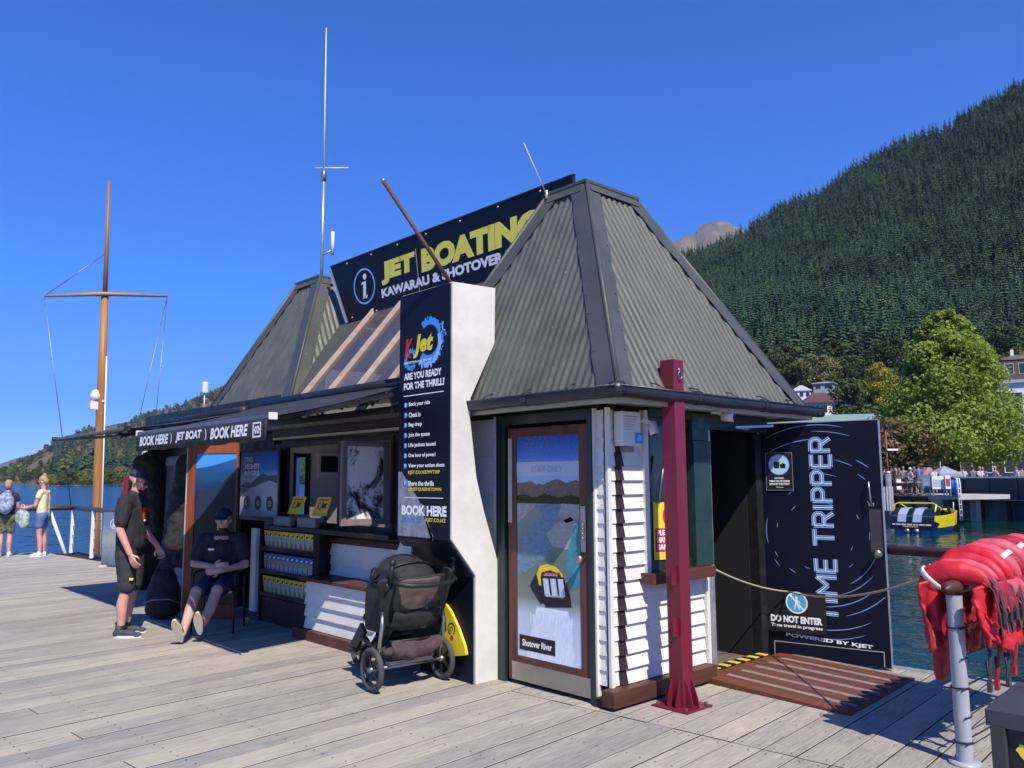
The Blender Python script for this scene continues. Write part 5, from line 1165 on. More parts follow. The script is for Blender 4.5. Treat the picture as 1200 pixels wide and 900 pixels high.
cloth('shorts', m2, [((-.08, -.06, .52), (-.05, .06, .52), .12, .12), ((-.02, -.10, .51), (.34, -.12, .475), .108, .086), ((-.02, .10, .51), (.34, .075, .485), .108, .086)], navyc)
ball_cap(m2, P, R, 1.04); glasses(m2, P, R, True)
mb = MB(); mb.ball(P(.035, 0, -.080), (.050, .048, .034), R); o = mb.build('beard', hairc, m2, local=True); remesh(o, .008, 2)
solec = pm('cream_sole', (.62, .56, .42), (.5, .45, .34), .75, sc_=10)
for hy, a, tz in ((-.18, .75, .0), (-.02, .70, .06)):
    heel = V(a-.01, hy, .02+tz); toe = heel + V(.14, hy*.3, .24); shoe(m2, heel, toe, shoeg, solec, upv=(-.85, 0, .5))
mb = MB(); fx = Fr((.022+.0, -.10, .90), (0, 1, 0), (0, 0, 1)); mb.box(.045, .052, -.115, -.055, .865, .885); mb.build('chest_logo', M['whiteink'], m2, local=True)
tb = MB(); tb.ball((4.18, 9.02, .045), .042); tagit(tb.build('tennis_ball', ink('ball_felt', (.35, .38, .2), .9), org=(4.18, 9.02, .045)), 'small pale green ball lying under the poster in the shade', 'ball')

# ---- two women at the far rail
def standing(par, s, skin, shirt, bottoms, hair, fwd=(1, 0, -.2), legs_to=.62, arm=((.16, -.10, .20), (.33, -.02, 1.05)), longsleeve=False, vox=.014, skirt=None, fem=True):
    k = s/1.70
    def S(*a): return tuple(x*k for x in a)
    e1, w1 = V(.06, -.21, 1.08)*k, V(.30, -.10, 1.06)*k; e2, w2 = V(.06, .21, 1.08)*k, V(.30, .05, 1.02)*k
    P, R = skinb(par, [(S(-.01, 0, 1.0), S(0, 0, 1.32), .10*k, .10*k), (S(0, 0, 1.35), S(.02, 0, 1.5), .052*k, .048*k), (S(0, -.17, 1.36), e1, .045*k, .040*k), (e1, w1, .038*k, .026*k), (S(0, .17, 1.36), e2, .045*k, .040*k), (e2, w2, .038*k, .026*k),
        (S(0, -.085, .88), S(.01, -.085, .48), .085*k, .055*k), (S(.01, -.085, .48), S(-.02, -.085, .32), .052*k, .055*k), (S(-.02, -.085, .32), S(-.02, -.09, .07), .055*k, .034*k),
        (S(0, .085, .88), S(.01, .085, .48), .085*k, .055*k), (S(.01, .085, .48), S(-.02, .085, .32), .052*k, .055*k), (S(-.02, .085, .32), S(-.03, .09, .07), .055*k, .034*k)],
        (S(.03, 0, 1.58), fwd, (0, 0, 1), k), vox, skin, [(w1, (1, .3, 0), (0, 0, -1), k, .5), (w2, (1, -.2, 0), (0, 0, 1), k, .5)])
    cloth('top', par, [(S(-.01, -.06, .92), S(.0, -.07, 1.24), .105*k, .105*k), (S(-.01, .06, .92), S(.0, .07, 1.24), .105*k, .105*k), (S(0, -.11, 1.34), S(0, .11, 1.34), .075*k, .075*k), (S(.04, 0, 1.22), S(.03, 0, 1.26), .11*k, .10*k), (S(0, -.15, 1.36), S(.015, -.19, 1.27), .068*k, .062*k), (S(0, .15, 1.36), S(.015, .19, 1.27), .068*k, .062*k)], shirt, .014)
    cloth('shorts', par, [(S(-.02, -.07, .86), S(-.01, -.085, .82), .115*k, .112*k), (S(-.02, .07, .86), S(-.01, .085, .82), .115*k, .112*k), (S(0, -.09, .82), S(.01, -.09, legs_to), .10*k, .092*k), (S(0, .09, .82), S(.01, .09, legs_to), .10*k, .092*k)], bottoms, .014)
    mb = MB(); mb.ball(P(-.025, 0, .05), (.092*k, .084*k, .085*k), R); mb.ball(P(-.06, 0, .0), (.06*k, .075*k, .085*k), R)
    if fem: mb.ball(P(-.09, 0, .12), (.045*k, .045*k, .045*k), R)
    o = mb.build('hair', hair, par, local=True); remesh(o, .012, 2)
    for sgn in (-1, 1): shoe(par, S(-.08, sgn*.09, 0), S(.17, sgn*.11, 0), solew, solew)
    return P, R, k
denim = pm('denim', (.10, .17, .32), (.07, .12, .25), .85, sc_=20)
w1 = thing('person', 'blonde woman in pale yellow top and denim shorts looking down at the far rail', 'person', (4.62, 20.30, 0), rz=math.radians(142))
P, R, k = standing(w1, 1.74, SK['pink'], pm('pale_yellow_cotton', (.66, .66, .36), (.55, .55, .30), .85), denim, blond, (1, 0, -.5), .66); glasses(w1, P, R)
bg_ = thing('green_bag', 'green and white tote bag held by the woman in the yellow top', 'bag', (4.32, 20.5, .62), rz=math.radians(142))
mb = MB(); mb.ball((.05, .0, .22), (.16, .08, .19)); mb.ball((.0, .03, .12), (.12, .07, .14)); o = mb.build('bag_body', pm('green_bag_cloth', (.05, .16, .10), (.5, .55, .5), .8, sc_=14), bg_, local=True); remesh(o, .014, 2)
mb = MB(); mb.tube([(.0, 0, .38), (.03, 0, .50), (.08, 0, .50), (.12, 0, .38)], .008, 6); mb.build('strap', M['white'], bg_, local=True)
g1 = thing('person', 'girl with fair hair wearing a blue patterned backpack at the left edge', 'person', (4.02, 20.75, 0), rz=math.radians(70))
P, R, k = standing(g1, 1.66, SK['pink'], pm('dark_navy_tee', (.02, .025, .06), None, .85), pm('camouflage_shorts', (.18, .19, .12), (.03, .04, .03), .85, sc_=14), blond, (1, 0, -.1), .58, fem=False)
bp = thing('backpack', 'blue patterned backpack on the girl at the left edge', 'bag', (4.02, 20.75, 1.15), rz=math.radians(70))
mb = MB(); mb.ball((-.19, 0, .02), (.10, .16, .25), None, 16, 10); mb.ball((-.25, 0, -.08), (.07, .12, .12)); o = mb.build('pack', pm('blue_print_cloth', (.04, .07, .18), (.40, .50, .62), .8, sc_=16), bp, local=True); remesh(o, .014, 2)
for sy in (-.1, .1):
    mb = MB(); mb.tube([(-.14, sy, .2), (-.05, sy, .27), (.08, sy, .2), (.09, sy, .02), (-.10, sy, -.15)], .014, 6); mb.build('shoulder_strap', navyc, bp, local=True)
# ================================================================ stroller, rails, life jackets, box
strl = thing('stroller', 'black three wheeled stroller with brown back panel parked beside the sign pillar', 'stroller', (3.895, 5.44, 0), rz=math.radians(-4))
# local: x across, y forward (away from the handle)
fabk = pm('black_stroller_fabric', (.012, .012, .014), (.022, .022, .025), .8, sc_=8, bmp=.25, bs=25, bd=.01)
fabb = pm('brown_stroller_fabric', (.13, .095, .082), (.10, .072, .065), .85, sc_=10, bmp=.25, bs=25, bd=.01)
fabm = pm('mauve_basket_fabric', (.075, .050, .055), (.050, .034, .040), .85, sc_=12, bmp=.5, bs=14, bd=.02)
tyre = pm('grey_black_tyre', (.06, .06, .062), (.045, .045, .046), .8, sc_=20, bmp=.3, bs=60)
def wheel(par, c, r, w_, ax, lab=None):
    wv = bpy.data.objects.new('wheel', None); COL.objects.link(wv); wv.parent = par; wv.location = c; ax = V(ax).normalized()
    e1 = ax.orthogonal().normalized(); e2 = ax.cross(e1)
    def circ(rr, off=0, n=28): return [e1*math.cos(2*PI*i/n)*rr+e2*math.sin(2*PI*i/n)*rr+ax*off for i in range(n)]
    mb = MB(); mb.tube(circ(r-w_/2), w_/2, 10, closed=True); mb.build('tyre', tyre, wv, local=True)
    mb = MB(); mb.tube(circ(r-w_*.95), w_*.28, 8, closed=True); mb.build('rim', M['black'], wv, local=True)
    mb = MB(); mb.lathe([(.001, -.03), (.022, -.03), (.026, 0), (.022, .03), (.001, .03)], (0, 0, 0), ax, 12); mb.build('hub', M['steeldull'], wv, local=True)
    for k in range(5):
        a = 2*PI*k/5+.4; d = e1*math.cos(a)+e2*math.sin(a)
        mb = MB(); mb.beam(d*.02, d*(r-w_*.9), .020, .012, upv=tuple(ax)); mb.build('spoke', M['black'], wv, local=True)
    return wv
wheel(strl, (-.325, .02, .168), .168, .046, (1, 0, 0)); wheel(strl, (.325, .02, .168), .168, .046, (1, 0, 0)); wheel(strl, (0, .80, .15), .15, .042, (1, .1, 0))
mb = MB(); mb.tube([(-.32, .02, .168), (.32, .02, .168)], .014, 8); mb.build('axle', M['steeldull'], strl, local=True)
for s_ in (-1, 1):
    mb = MB(); mb.tube([(s_*.295, .02, .19), (s_*.290, -.03, .34), (s_*.285, -.06, .50), (s_*.270, -.03, .60)], .016, 10); mb.build('silver_strut', M['steel'], strl, local=True)
    mb = MB(); mb.tube([(s_*.255, .03, .50), (s_*.255, -.06, .66), (s_*.265, -.15, .82)], .014, 8); mb.tube([(s_*.265, -.02, .30), (s_*.24, .35, .34), (s_*.08, .68, .26), (s_*.045, .80, .15)], .014, 8); mb.build('side_tube', M['black'], strl, local=True)
    mb = MB(); mb.tube([(s_*.265, -.15, .82), (s_*.285, -.19, .90), (s_*.285, -.20, .985)], .018, 8); mb.ball((s_*.285, -.20, .99), .028); mb.lathe([(.001, -.02), (.038, -.018), (.042, 0), (.038, .018), (.001, .02)], (s_*.278, -.10, .80), (1, 0, 0), 16); mb.build('handle_joint', M['black'], strl, local=True)
mb = MB(); mb.tube([(-.275, -.17, .86), (-.26, -.26, .835), (-.18, -.31, .82), (0, -.33, .815), (.18, -.31, .82), (.26, -.26, .835), (.275, -.17, .86)], .019, 10); mb.build('handlebar', M['black'], strl, local=True)
# seat shell, seen from behind
def shellpts(sx, y0, z0, y1, z1, n=8):
    return [(x*sx, y0+(y1-y0)*j/n + .05*(1-x*x), z0+(z1-z0)*j/n) for j in range(n+1) for x in (-1, -.5, 0, .5, 1)]
def sheet(par, name, mat, pts, w_, th=.02, wr=.006):
    n = len(pts)//w_; mb = MB(); mb.add(pts, [(j*w_+i, j*w_+i+1, (j+1)*w_+i+1, (j+1)*w_+i) for j in range(n-1) for i in range(w_-1)], 0, True)
    o = mb.build(name, mat, par, local=True); s_ = o.modifiers.new('s', 'SUBSURF'); s_.levels = s_.render_levels = 2
    t = bpy.data.textures.get('folds') or bpy.data.textures.new('folds', 'CLOUDS'); t.noise_scale = .11; t2 = bpy.data.textures.get('crumple') or bpy.data.textures.new('crumple', 'CLOUDS'); t2.noise_scale = .055; t2.noise_depth = 3; d = o.modifiers.new('f', 'DISPLACE'); d.texture = t2 if wr > .02 else t; d.strength = wr*(1.6 if wr > .02 else 3); d.texture_coords = 'LOCAL'
    o.modifiers.new('t', 'SOLIDIFY').thickness = th; return o
sheet(strl, 'seat_back', fabk, [(x*(.24+.015*j), .00+.09*(1-x*x)*-1+.05-.02*j, .42+.055*j) for j in range(1, 9) for x in (-1, -.6, -.2, .2, .6, 1)], 6, .03)
sheet(strl, 'brown_back_panel', fabb, [(x*.21, -.045-.028*j-.06*(1-x*x), .60+.062*j) for j in range(5) for x in (-1, -.6, -.2, .2, .6, 1)], 6, .012, .008)
sheet(strl, 'black_back_pocket', fabk, [(x*.215, -.030-.018*j-.075*(1-x*x)-(.02 if 0 < j < 4 else 0), .45+.040*j) for j in range(5) for x in (-1, -.6, -.2, .2, .6, 1)], 6, .012, .008)
for s_ in (-1, 1):
    sheet(strl, 'seat_side', fabk, [(s_*(.235+.03*math.sin(j/8*PI)), -.02+.075*i-.03*j*(1 if i == 0 else .4), .43+.062*j) for j in range(9) for i in range(5)], 5, .012)
# canopy: bowed over the seat, flattened towards the handle
cp = []
for j in range(9):
    a = math.radians(-28+j*16); 
    for i in range(9):
        b_ = PI*i/8; rr = .30; cp.append((-.275*math.cos(b_)*(1 if True else 1), .12+ -rr*math.cos(a)*math.sin(b_)*.95*(1 if j < 9 else 1)+0, .80+rr*.62*math.sin(a)*math.sin(b_) + .02))
sheet(strl, 'canopy', fabk, cp, 9, .008, .006)
for a in (-28, 10, 50, 98):
    a = math.radians(a); mb = MB(); mb.tube([(-.28*math.cos(PI*i/12), .12-.30*math.cos(a)*math.sin(PI*i/12)*.97, .82+.190*math.sin(a)*math.sin(PI*i/12)+.004) for i in range(13)], .008, 6); mb.build('canopy_bow', M['black'], strl, local=True)
mb = MB()
for j in range(7):
    y = .10+.07*j
    pass
sheet(strl, 'seat_bucket', fabk, [(x*(.25-.01*j), .05+.075*j, .48-.08*math.sin(j/5*PI)*(1-x*x)+.01*j) for j in range(6) for x in (-1, -.6, -.2, .2, .6, 1)], 6, .03)
mb = MB(); mb.beam((-.14, .50, .40), (-.14, .66, .22), .03, .1); mb.beam((.14, .50, .40), (.14, .66, .22), .03, .1); mb.beam((-.18, .68, .20), (.18, .68, .20), .12, .02); mb.build('footrest', M['black'], strl, local=True)
# basket with sagging cloth
bk = []
for j in range(7):
    for i in range(9):
        x = -1+2*i/8; t = j/6; zz = .385-.16*math.sin(t*PI/2)*(1-.35*x**4)-.025*math.sin(i*2.2)*t; yy = -.10-.045*math.sin(t*PI)+.06*t
        bk.append((x*(.235-.03*t), yy, zz))
sheet(strl, 'basket_back', fabm, bk, 9, .008, .012)
mb = MB(); mb.ball((0, .13, .26), (.20, .22, .07), None, 18, 10); mb.ball((.06, .0, .30), (.12, .10, .06)); o = mb.build('basket_load', fabm, strl, local=True); remesh(o, .014, 2)
mb = MB(); mb.tube([(-.24, -.10, .385), (0, -.115, .38), (.24, -.10, .385)], .008, 6); mb.build('basket_rim', M['black'], strl, local=True)
mb = MB(); mb.tube([(.10, -.09, .62), (.09, -.12, .52), (.05, -.10, .44)], .008, 6); mb.box(.02, .07, -.125, -.095, .46, .52); mb.build('strap_buckle', M['black'], strl, local=True)
mb = MB(); mb.beam((-.20, .0, .20), (.20, .0, .20), .05, .03); mb.build('brake_bar', M['steeldull'], strl, local=True)
mb = MB(); mb.tube([(.255, -.02, .62), (.30, -.06, .50), (.31, -.05, .40), (.28, .0, .33)], .006, 6); mb.build('cable', M['black'], strl, local=True)
# yellow bag leaning at the pillar foot
yb = thing('yellow_bag', 'bright yellow curved bag with black netting leaning behind the stroller by the pillar', 'bag', (4.26, 5.35, 0))
pts = [onX(x, y, 4.258) for x, y in ((511, 693), (518, 702), (528, 717), (537, 737), (544, 757), (546, 768), (530, 769), (514, 768), (506, 760), (510, 745), (514, 730), (512, 712))]
mb = MB(); mb.prism(pts[::-1], (.026, 0, 0)); o = mb.build('shell', M['yellow'], yb, bevel=.012); o.data.materials[0] = pm('yellow_shell', (.74, .60, .03), (.66, .52, .03), .4)
pts2 = [onX(x, y, 4.250) for x, y in ((509, 698), (515, 712), (517, 730), (512, 748), (503, 760), (497, 740), (499, 715))]
mb = MB(); mb.prism(pts2[::-1], (.03, 0, 0)); mb.build('netting', fabk, yb, bevel=.01)
fy = Fr(onX(529, 750, 4.2565), (0, -1, 0)); mb = MB()
ring(mb, fy, .0, .09, .040, .050, -1, 4.4, .001, 0, 16); ring(mb, fy, .005, .02, .0, .02, 0, 6.28, .001, 1, 10); ring(mb, fy, .0, .085, .015, .022, 0, 5, .001, 0, 12); mb.build('print', [M['blackink'], M['redink']], yb)

# ---- near rail with life jackets
railw = woodmat('brown_rail_timber', (.10, .042, .035), (.07, .03, .026), (.14, .065, .055), 0, .35, 20, knots=False)
postw = pm('white_painted_steel', (.38, .40, .43), (.30, .32, .35), .45, sc_=5, spots=(.25, .2, .18), spot_s=20, spot_t=.74)
RY = 1.81
rl = thing('rail', 'brown timber topped rail on a white steel post under the life jackets', 'rail', (5.16, RY, 0))
mb = MB(); mb.lathe([(.001, 0), (.034, .03), (.043, .14), (.046, .22), (.046, 2.2), (.001, 2.2)], (5.04, RY, .985), (1, .015, 0), 16); mb.build('top_rail', railw, rl)
mb = MB(); mb.lathe([(.043, .0), (.043, .94)], (5.165, RY, .0), (0, 0, 1), 18); mb.build('post', postw, rl)
mb = MB(); mb.lathe([(.085, .002), (.085, .014), (.043, .016)], (5.165, RY, .0), (0, 0, 1), 18); mb.build('foot_plate', postw, rl)
mb = MB(); mb.lathe([(.043, .0), (.043, .94)], (7.15, RY+.02, .0), (0, 0, 1), 14); mb.build('post', postw, rl)
for z in (.757, .589, .422, .265, .123):
    mb = MB(); mb.tube([(5.12, RY-.03, z-.004), (5.165, RY-.048, z), (5.25, RY, z-.004), (6.1, RY, z-.02), (7.15, RY+.02, z)], .0045, 6); mb.build('cable', M['black'], rl)
for z in (.757, .422, .123):
    mb = MB(); mb.tube([(5.165+.047*math.cos(a), RY+.047*math.sin(a), z+.003*math.sin(2*a)) for a in [2*PI*k/14 for k in range(14)]], .005, 6, closed=True); mb.build('cable_tie', M['black'], rl)
# far rail along the deck edge
fl = thing('rail', 'brown timber rail with thin cables along the water edge behind the open door', 'rail', (7.22, 2.4, 0))
mb = MB(); mb.tube([(7.245, 3.5, 1.0), (7.22, -1.5, 1.0)], .042, 14); mb.build('top_rail', railw, fl)
for y in (3.42, 1.0, -1.4):
    mb = MB(); mb.lathe([(.035, 0), (.035, .96)], (7.235, y, 0), (0, 0, 1), 14); mb.build('post', postw, fl)
for z in (.80, .62, .45, .28, .12):
    mb = MB(); mb.tube([(7.235, 3.42, z), (7.23, .8, z-.02), (7.23, -1.4, z)], .004, 6); mb.build('cable', M['steel'], fl)

redn = [pm('red_nylon_%s' % k, a, b_, .55, sc_=5, bmp=.3, bs=18, bd=.01) for k, a, b_ in (('bright', (.58, .012, .030), (.46, .008, .02)), ('pinkish', (.60, .09, .12), (.52, .05, .08)), ('deep', (.33, .008, .020), (.26, .006, .015)))]
webb = pm('grey_webbing', (.05, .05, .058), (.035, .035, .04), .8, sc_=20); refl = ink('reflective_tape', (.72, .72, .70), .3)
looks = ['nearest red life jacket at the rail end with white tape across its collar', 'second pinkish life jacket from the rail end', 'third red life jacket from the rail end, white tab on top', 'fourth bright red life jacket, tall rounded collar', 'fifth pale pinkish red life jacket with white tape on its shoulder', 'sixth deep red life jacket along the rail', 'seventh pinkish red life jacket toward the frame edge', 'eighth red life jacket furthest along the rail', 'ninth red life jacket at the hidden end of the rail']
lx = 5.185
looks += ['tenth red life jacket along the rail', 'eleventh red life jacket along the rail', 'twelfth red life jacket along the rail']
for k in range(12):
    mat = redn[[0, 1, 0, 0, 1, 2, 1, 0, 2, 0, 1, 0][k]]; hgt = [0, .006, .034, .072, .080, .058, .096, .076, .10, .08, .10, .08][k]; wx = [.050, .040, .048, .058, .060, .045, .055, .055, .055, .055, .055, .055][k]
    j = thing('life_jacket', looks[k], 'life jacket', (lx, RY, 1.0), 'red life jackets slung over the rail'); rnd = random.Random(k+3)
    n = 22; m_ = 14; vs = []; cen = []
    for i in range(n+1):
        t = i/n; a_ = PI*(1.22-1.22*t); hw = .150+hgt*.30
        cy = -math.cos(PI-a_)*hw; cz = -.02+(.085+hgt)*math.sin(a_) if math.sin(a_) > 0 else -.02+.42*math.sin(a_)
        cen.append(V(.05*t+(.01*math.sin(t*9+k)), -cy, cz))
    for i, c in enumerate(cen):
        tg = (cen[min(n, i+1)]-cen[max(0, i-1)]).normalized(); rd = V(1, 0, 0).cross(tg).normalized(); e = math.sin(PI*min(.97, max(.03, (i+.6)/(n+1.2))))**.35; pf = 1+.06*math.sin(i*1.9+k)
        for q in range(m_):
            th = 2*PI*q/m_; vs.append(c+rd*(.072*e*pf*math.cos(th))+V(1, 0, 0)*(wx*e*math.sin(th)))
    mb = MB(); mb.add(vs, [(i*m_+q, i*m_+(q+1) % m_, (i+1)*m_+(q+1) % m_, (i+1)*m_+q) for i in range(n) for q in range(m_)]+[tuple(range(m_))[::-1], tuple(range(n*m_, n*m_+m_))], 0, True)
    o = mb.build('collar', mat, j, local=True); sd2 = o.modifiers.new('s', 'SUBSURF'); sd2.levels = sd2.render_levels = 1
    t_ = bpy.data.textures.get('folds'); dd = o.modifiers.new('f', 'DISPLACE'); dd.texture = t_; dd.strength = .016; dd.texture_coords = 'LOCAL'
    # vest panels hanging on the near and the far side
    for side, nm_, drop, mt in ((-1, 'front_panel', .30+.12*rnd.random(), redn[(k+1) % 3 if k else 0]), (1, 'back_panel', .30+.18*rnd.random(), redn[2])):
        wv = (.12 if side < 0 else .07)+.03*rnd.random(); g_ = []; ph = rnd.random()*6
        for r_ in range(9):
            for c_ in range(7):
                u_ = -1+2*c_/6; t = r_/8
                g_.append((.03*(side < 0)+u_*wv*(1-.25*t*rnd.random()), side*((.165 if side < 0 else .135)+.035*math.sin(t*3+ph)+.022*math.sin(u_*5+ph+t*4)), .0+.02*math.cos(u_*1.5)-drop*t+.02*math.sin(u_*4+ph)*t))
        sheet(j, nm_, mt, g_, 7, .018, .028)
    for q in range(2):
        mb = MB(); x0 = -.03+.09*q+rnd.uniform(-.01, .01); P = [V(x0-.01, -.165, .05), V(x0, -.215, -.02), V(x0+.015, -.232, -.14), V(x0+.04+rnd.uniform(-.02, .02), -.236, -.26)]
        for a_, b_ in zip(P, P[1:]): mb.obox((a_+b_)/2, (b_-a_)/2, (.011, 0, 0), (0, .002, 0))
        mb.build('strap', webb, j, local=True)
    mb = MB(); mb.box(-.005, .04, -.25, -.225, -.20, -.15); mb.build('buckle', M['black'], j, local=True)
    if k in (0, 1, 2, 4, 7):
        i = {0: 7, 1: 7, 2: 6, 4: 17, 7: 16}[k]; c = cen[i]; tg = (cen[i+1]-cen[i-1]).normalized(); rd = V(1, 0, 0).cross(tg).normalized(); vs = []
        for w2 in (-.016, .016):
            for q in range(16):
                th = 2*PI*q/16; vs.append(c+tg*w2+rd*(.082*math.cos(th))+V(1, 0, 0)*((wx+.008)*math.sin(th)))
        mb = MB(); mb.add(vs, [(q, (q+1) % 16, 16+(q+1) % 16, 16+q) for q in range(16)], 0, True); o = mb.build('white_tape', refl, j, local=True); o.modifiers.new('t', 'SOLIDIFY').thickness = .003
    lx += wx*2.12+.012
# dangling straps and buckles under the row
for q in range(4):
    ds = MB(); x0 = 5.24+.16*q; rnd = random.Random(q); P = [(x0, RY-.10, .86), (x0+.02, RY-.14, .62), (x0+.05*rnd.random(), RY-.12, .50-.1*rnd.random()), (x0+.08, RY-.10, .56)]
    ds.tube(P, .010, 6); ds.box(P[2][0]-.02, P[2][0]+.02, P[2][1]-.01, P[2][1]+.01, P[2][2]-.03, P[2][2]+.03)
    tagit(ds.build('hanging_strap', [webb, redn[2]][q % 2], org=P[0]), ['thin grey strap with buckle dangling nearest the white post', 'dark red strap dangling second from the white post', 'grey strap with buckle dangling third from the white post', 'dark red strap dangling furthest from the white post'][q], 'strap', 'straps dangling under the life jackets')
# folded red jacket tail on the left side of the post
tl_ = thing('life_jacket', 'deep red life jacket tail hanging low behind the white post', 'life jacket', (5.27, RY+.14, .9), 'red life jackets slung over the rail')
mb = MB(); cap_(mb, (0, 0, .05), (.02, .0, -.45), .06, .04);  cap_(mb, (.07, -.02, -.02), (.10, -.04, -.6), .045, .02); o = mb.build('body_panel', redn[2], tl_, local=True); remesh(o, .012, 2); dd = o.modifiers.new('f', 'DISPLACE'); dd.texture = bpy.data.textures.get('folds'); dd.strength = .05; dd.texture_coords = 'LOCAL'

# black box with grey lid at the frame corner
kb = thing('black_box', 'black bin box with grey lid and yellow splash at the right frame corner', 'box', (3.62, .72, 0))
c = gnd(1163, 832, .62)
ex = V(1, .08, 0).normalized(); ey = V(-.08, 1, 0).normalized()
def bxp(a, b_, z): return V(c.x, c.y, 0)+ex*a-ey*b_+V(0, 0, z)
mb = MB(); mb.prism([bxp(.02, .0, 0), bxp(.02, .62, 0), bxp(.60, .62, 0), bxp(.60, .0, 0)], (0, 0, .55)); mb.build('body', M['black'], kb, bevel=.006)
mb = MB(); mb.prism([bxp(-.01, -.03, .555), bxp(-.01, .66, .555), bxp(.64, .66, .555), bxp(.64, -.03, .555)], (0, 0, .065)); mb.build('lid', pm('grey_lid_plastic', (.045, .047, .055), (.03, .032, .04), .6), kb, bevel=.01)
mb = MB(); mb.prism([bxp(-.02, -.01, 0), bxp(-.02, .045, 0), bxp(.018, .045, 0), bxp(.018, -.01, 0)], (0, 0, .554)); mb.build('corner_post', pm('dark_timber_post', (.035, .034, .036), None, .7), kb, bevel=.003)
fk = Fr(bxp(.018, .055, .14), -ey); mb = MB()
for a, b_, r in ((.06, .36, .035), (.10, .30, .04), (.05, .25, .022), (.13, .36, .018), (.09, .18, .045), (.16, .24, .02), (.05, .12, .028), (.14, .12, .018), (.19, .31, .014)):
    ring(mb, fk, a*.8, b_*.9, 0, r*.75, 0, 2*PI, .002, 0, 16, wob=.5, sd=a*40)
mb.build('yellow_splash', ink('splash_yellow', (.72, .64, .05)), kb)
# ================================================================ far shores, hills, woods, town
def interp(tab, x):
    if x <= tab[0][0]: return tab[0][1]
    for (a, b_), (c, d) in zip(tab, tab[1:]):
        if x <= c: return b_+(d-b_)*(x-a)/(c-a)
    return tab[-1][1]
def elev(x, y):                       # tangent of the elevation seen at column x, row y
    d = ray(x, y); return d.z/math.hypot(d.x, d.y)
def dirv(x):
    d = ray(x, 562); return V(d.x, d.y, 0).normalized()
def ground_mat(name, a, b_, c_, s1=.02, s2=.15, bmp=.5):
    m, nt, b = newmat(name); v = coords(nt, (1, 1, 1), 'Object')
    n1 = noi(nt, v, s1, 8, .65, .4); n2 = noi(nt, v, s2, 6, .7)
    c = mixc(nt, ramp(nt, n1, [(.42, 0.0), (.56, 1.0)]), a, b_); c = mixc(nt, ramp(nt, n2, [(.50, 0.0), (.60, .8)]), c, c_)
    nt.links.new(c, b.inputs['Base Color']); b.inputs['Roughness'].default_value = .95; b.inputs['Specular IOR Level'].default_value = .1
    bump(nt, b, n2, bmp, 3); return m
class Terr:
    """terrain on a fan of columns and ranges; prof(x, r) -> height"""
    def __init__(s, xs, rs, prof, name, mat, amp=0, ns=.01):
        s.prof = prof; s.amp = amp; s.ns = ns; mb = MB(); n = len(rs)
        vs = [s.at(x, r) for x in xs for r in rs]
        mb.add(vs, [(i*n+j, i*n+j+1, (i+1)*n+j+1, (i+1)*n+j) for i in range(len(xs)-1) for j in range(n-1)], 0, True)
        s.o = mb.build(name, mat, kind='structure')
    def at(s, x, r):
        p = dirv(x)*r; z = s.prof(x, r)
        if s.amp: 
            k = min(1, max(0, (z-3)/25)); z += k*s.amp*noise.fractal(V(p.x*s.ns, p.y*s.ns, 0), 1.0, 2.0, 5)
        return V(p.x, p.y, z)
ridgeR = [(300, 500), (560, 440), (640, 420), (700, 372), (760, 335), (800, 312), (899, 271), (976, 232), (1018, 203), (1053, 186), (1095, 168), (1130, 153), (1165, 133), (1196, 117), (1300, 60), (1480, 0), (1800, -60)]
def profR(x, r):
    yr = interp(ridgeR, x); er = elev(x, yr); R1 = 900
    e1 = elev(x, 430)*min(1, er/elev(x, 300)+.15) if er < elev(x, 300) else elev(x, 430)
    if r < 108: return 1.0
    if r < 150: z1 = H+150*elev(x, 536); return 1.0+(z1-1.0)*(r-108)/42
    if r < 200: e = elev(x, 536)+(elev(x, 492)-elev(x, 536))*(r-150)/50
    elif r < 260: e = elev(x, 492)+(elev(x, 457)-elev(x, 492))*(r-200)/60
    elif r < 330: e = elev(x, 457)+(e1-elev(x, 457))*(r-260)/70
    elif r < R1: t = (r-330)/(R1-330); e = e1+(er-e1)*(t**.85)
    else: return H+R1*er - (r-R1)*.12
    return H+r*e
gm_f = ground_mat('forest_floor', (.020, .032, .014), (.035, .045, .02), (.05, .045, .03), .02, .12)
rsR = [70, 90, 108, 120, 135, 150, 170, 185, 200, 220, 240, 260, 290, 330, 380, 440, 500, 560, 620, 690, 760, 830, 870, 900, 950, 1100, 1400]
TR = Terr([560+i*20 for i in range(64)], rsR, profR, 'forest_hill', gm_f, 9, .012)
# park / shore flat in front of the hill
shore = ground_mat('shore_paving', (.16, .15, .13), (.10, .11, .07), (.20, .19, .17), .08, .6, .1)
mb = MB(); q0 = dirv(905)*74; q1 = dirv(1080)*64; q2 = dirv(1104)*61; q3 = dirv(1420)*52; q4 = dirv(1800)*110; q5 = dirv(560)*110; q6 = dirv(700)*82
mb.prism([q+V(0, 0, -3) for q in (q0, q1, q2, q3, q4, q5, q6)][::1], (0, 0, 3.98)); mb.build('shore_ground', shore, kind='structure')
lawn = ground_mat('lawn_grass', (.10, .15, .03), (.14, .18, .05), (.08, .12, .03), .1, .8, .1)
mb = MB(); P = [TR.at(x, r)+V(0, 0, .8) for x, r in ((905, 215), (965, 215), (968, 262), (905, 262))]; mb.poly(P); mb.build('lawn', lawn, kind='structure')
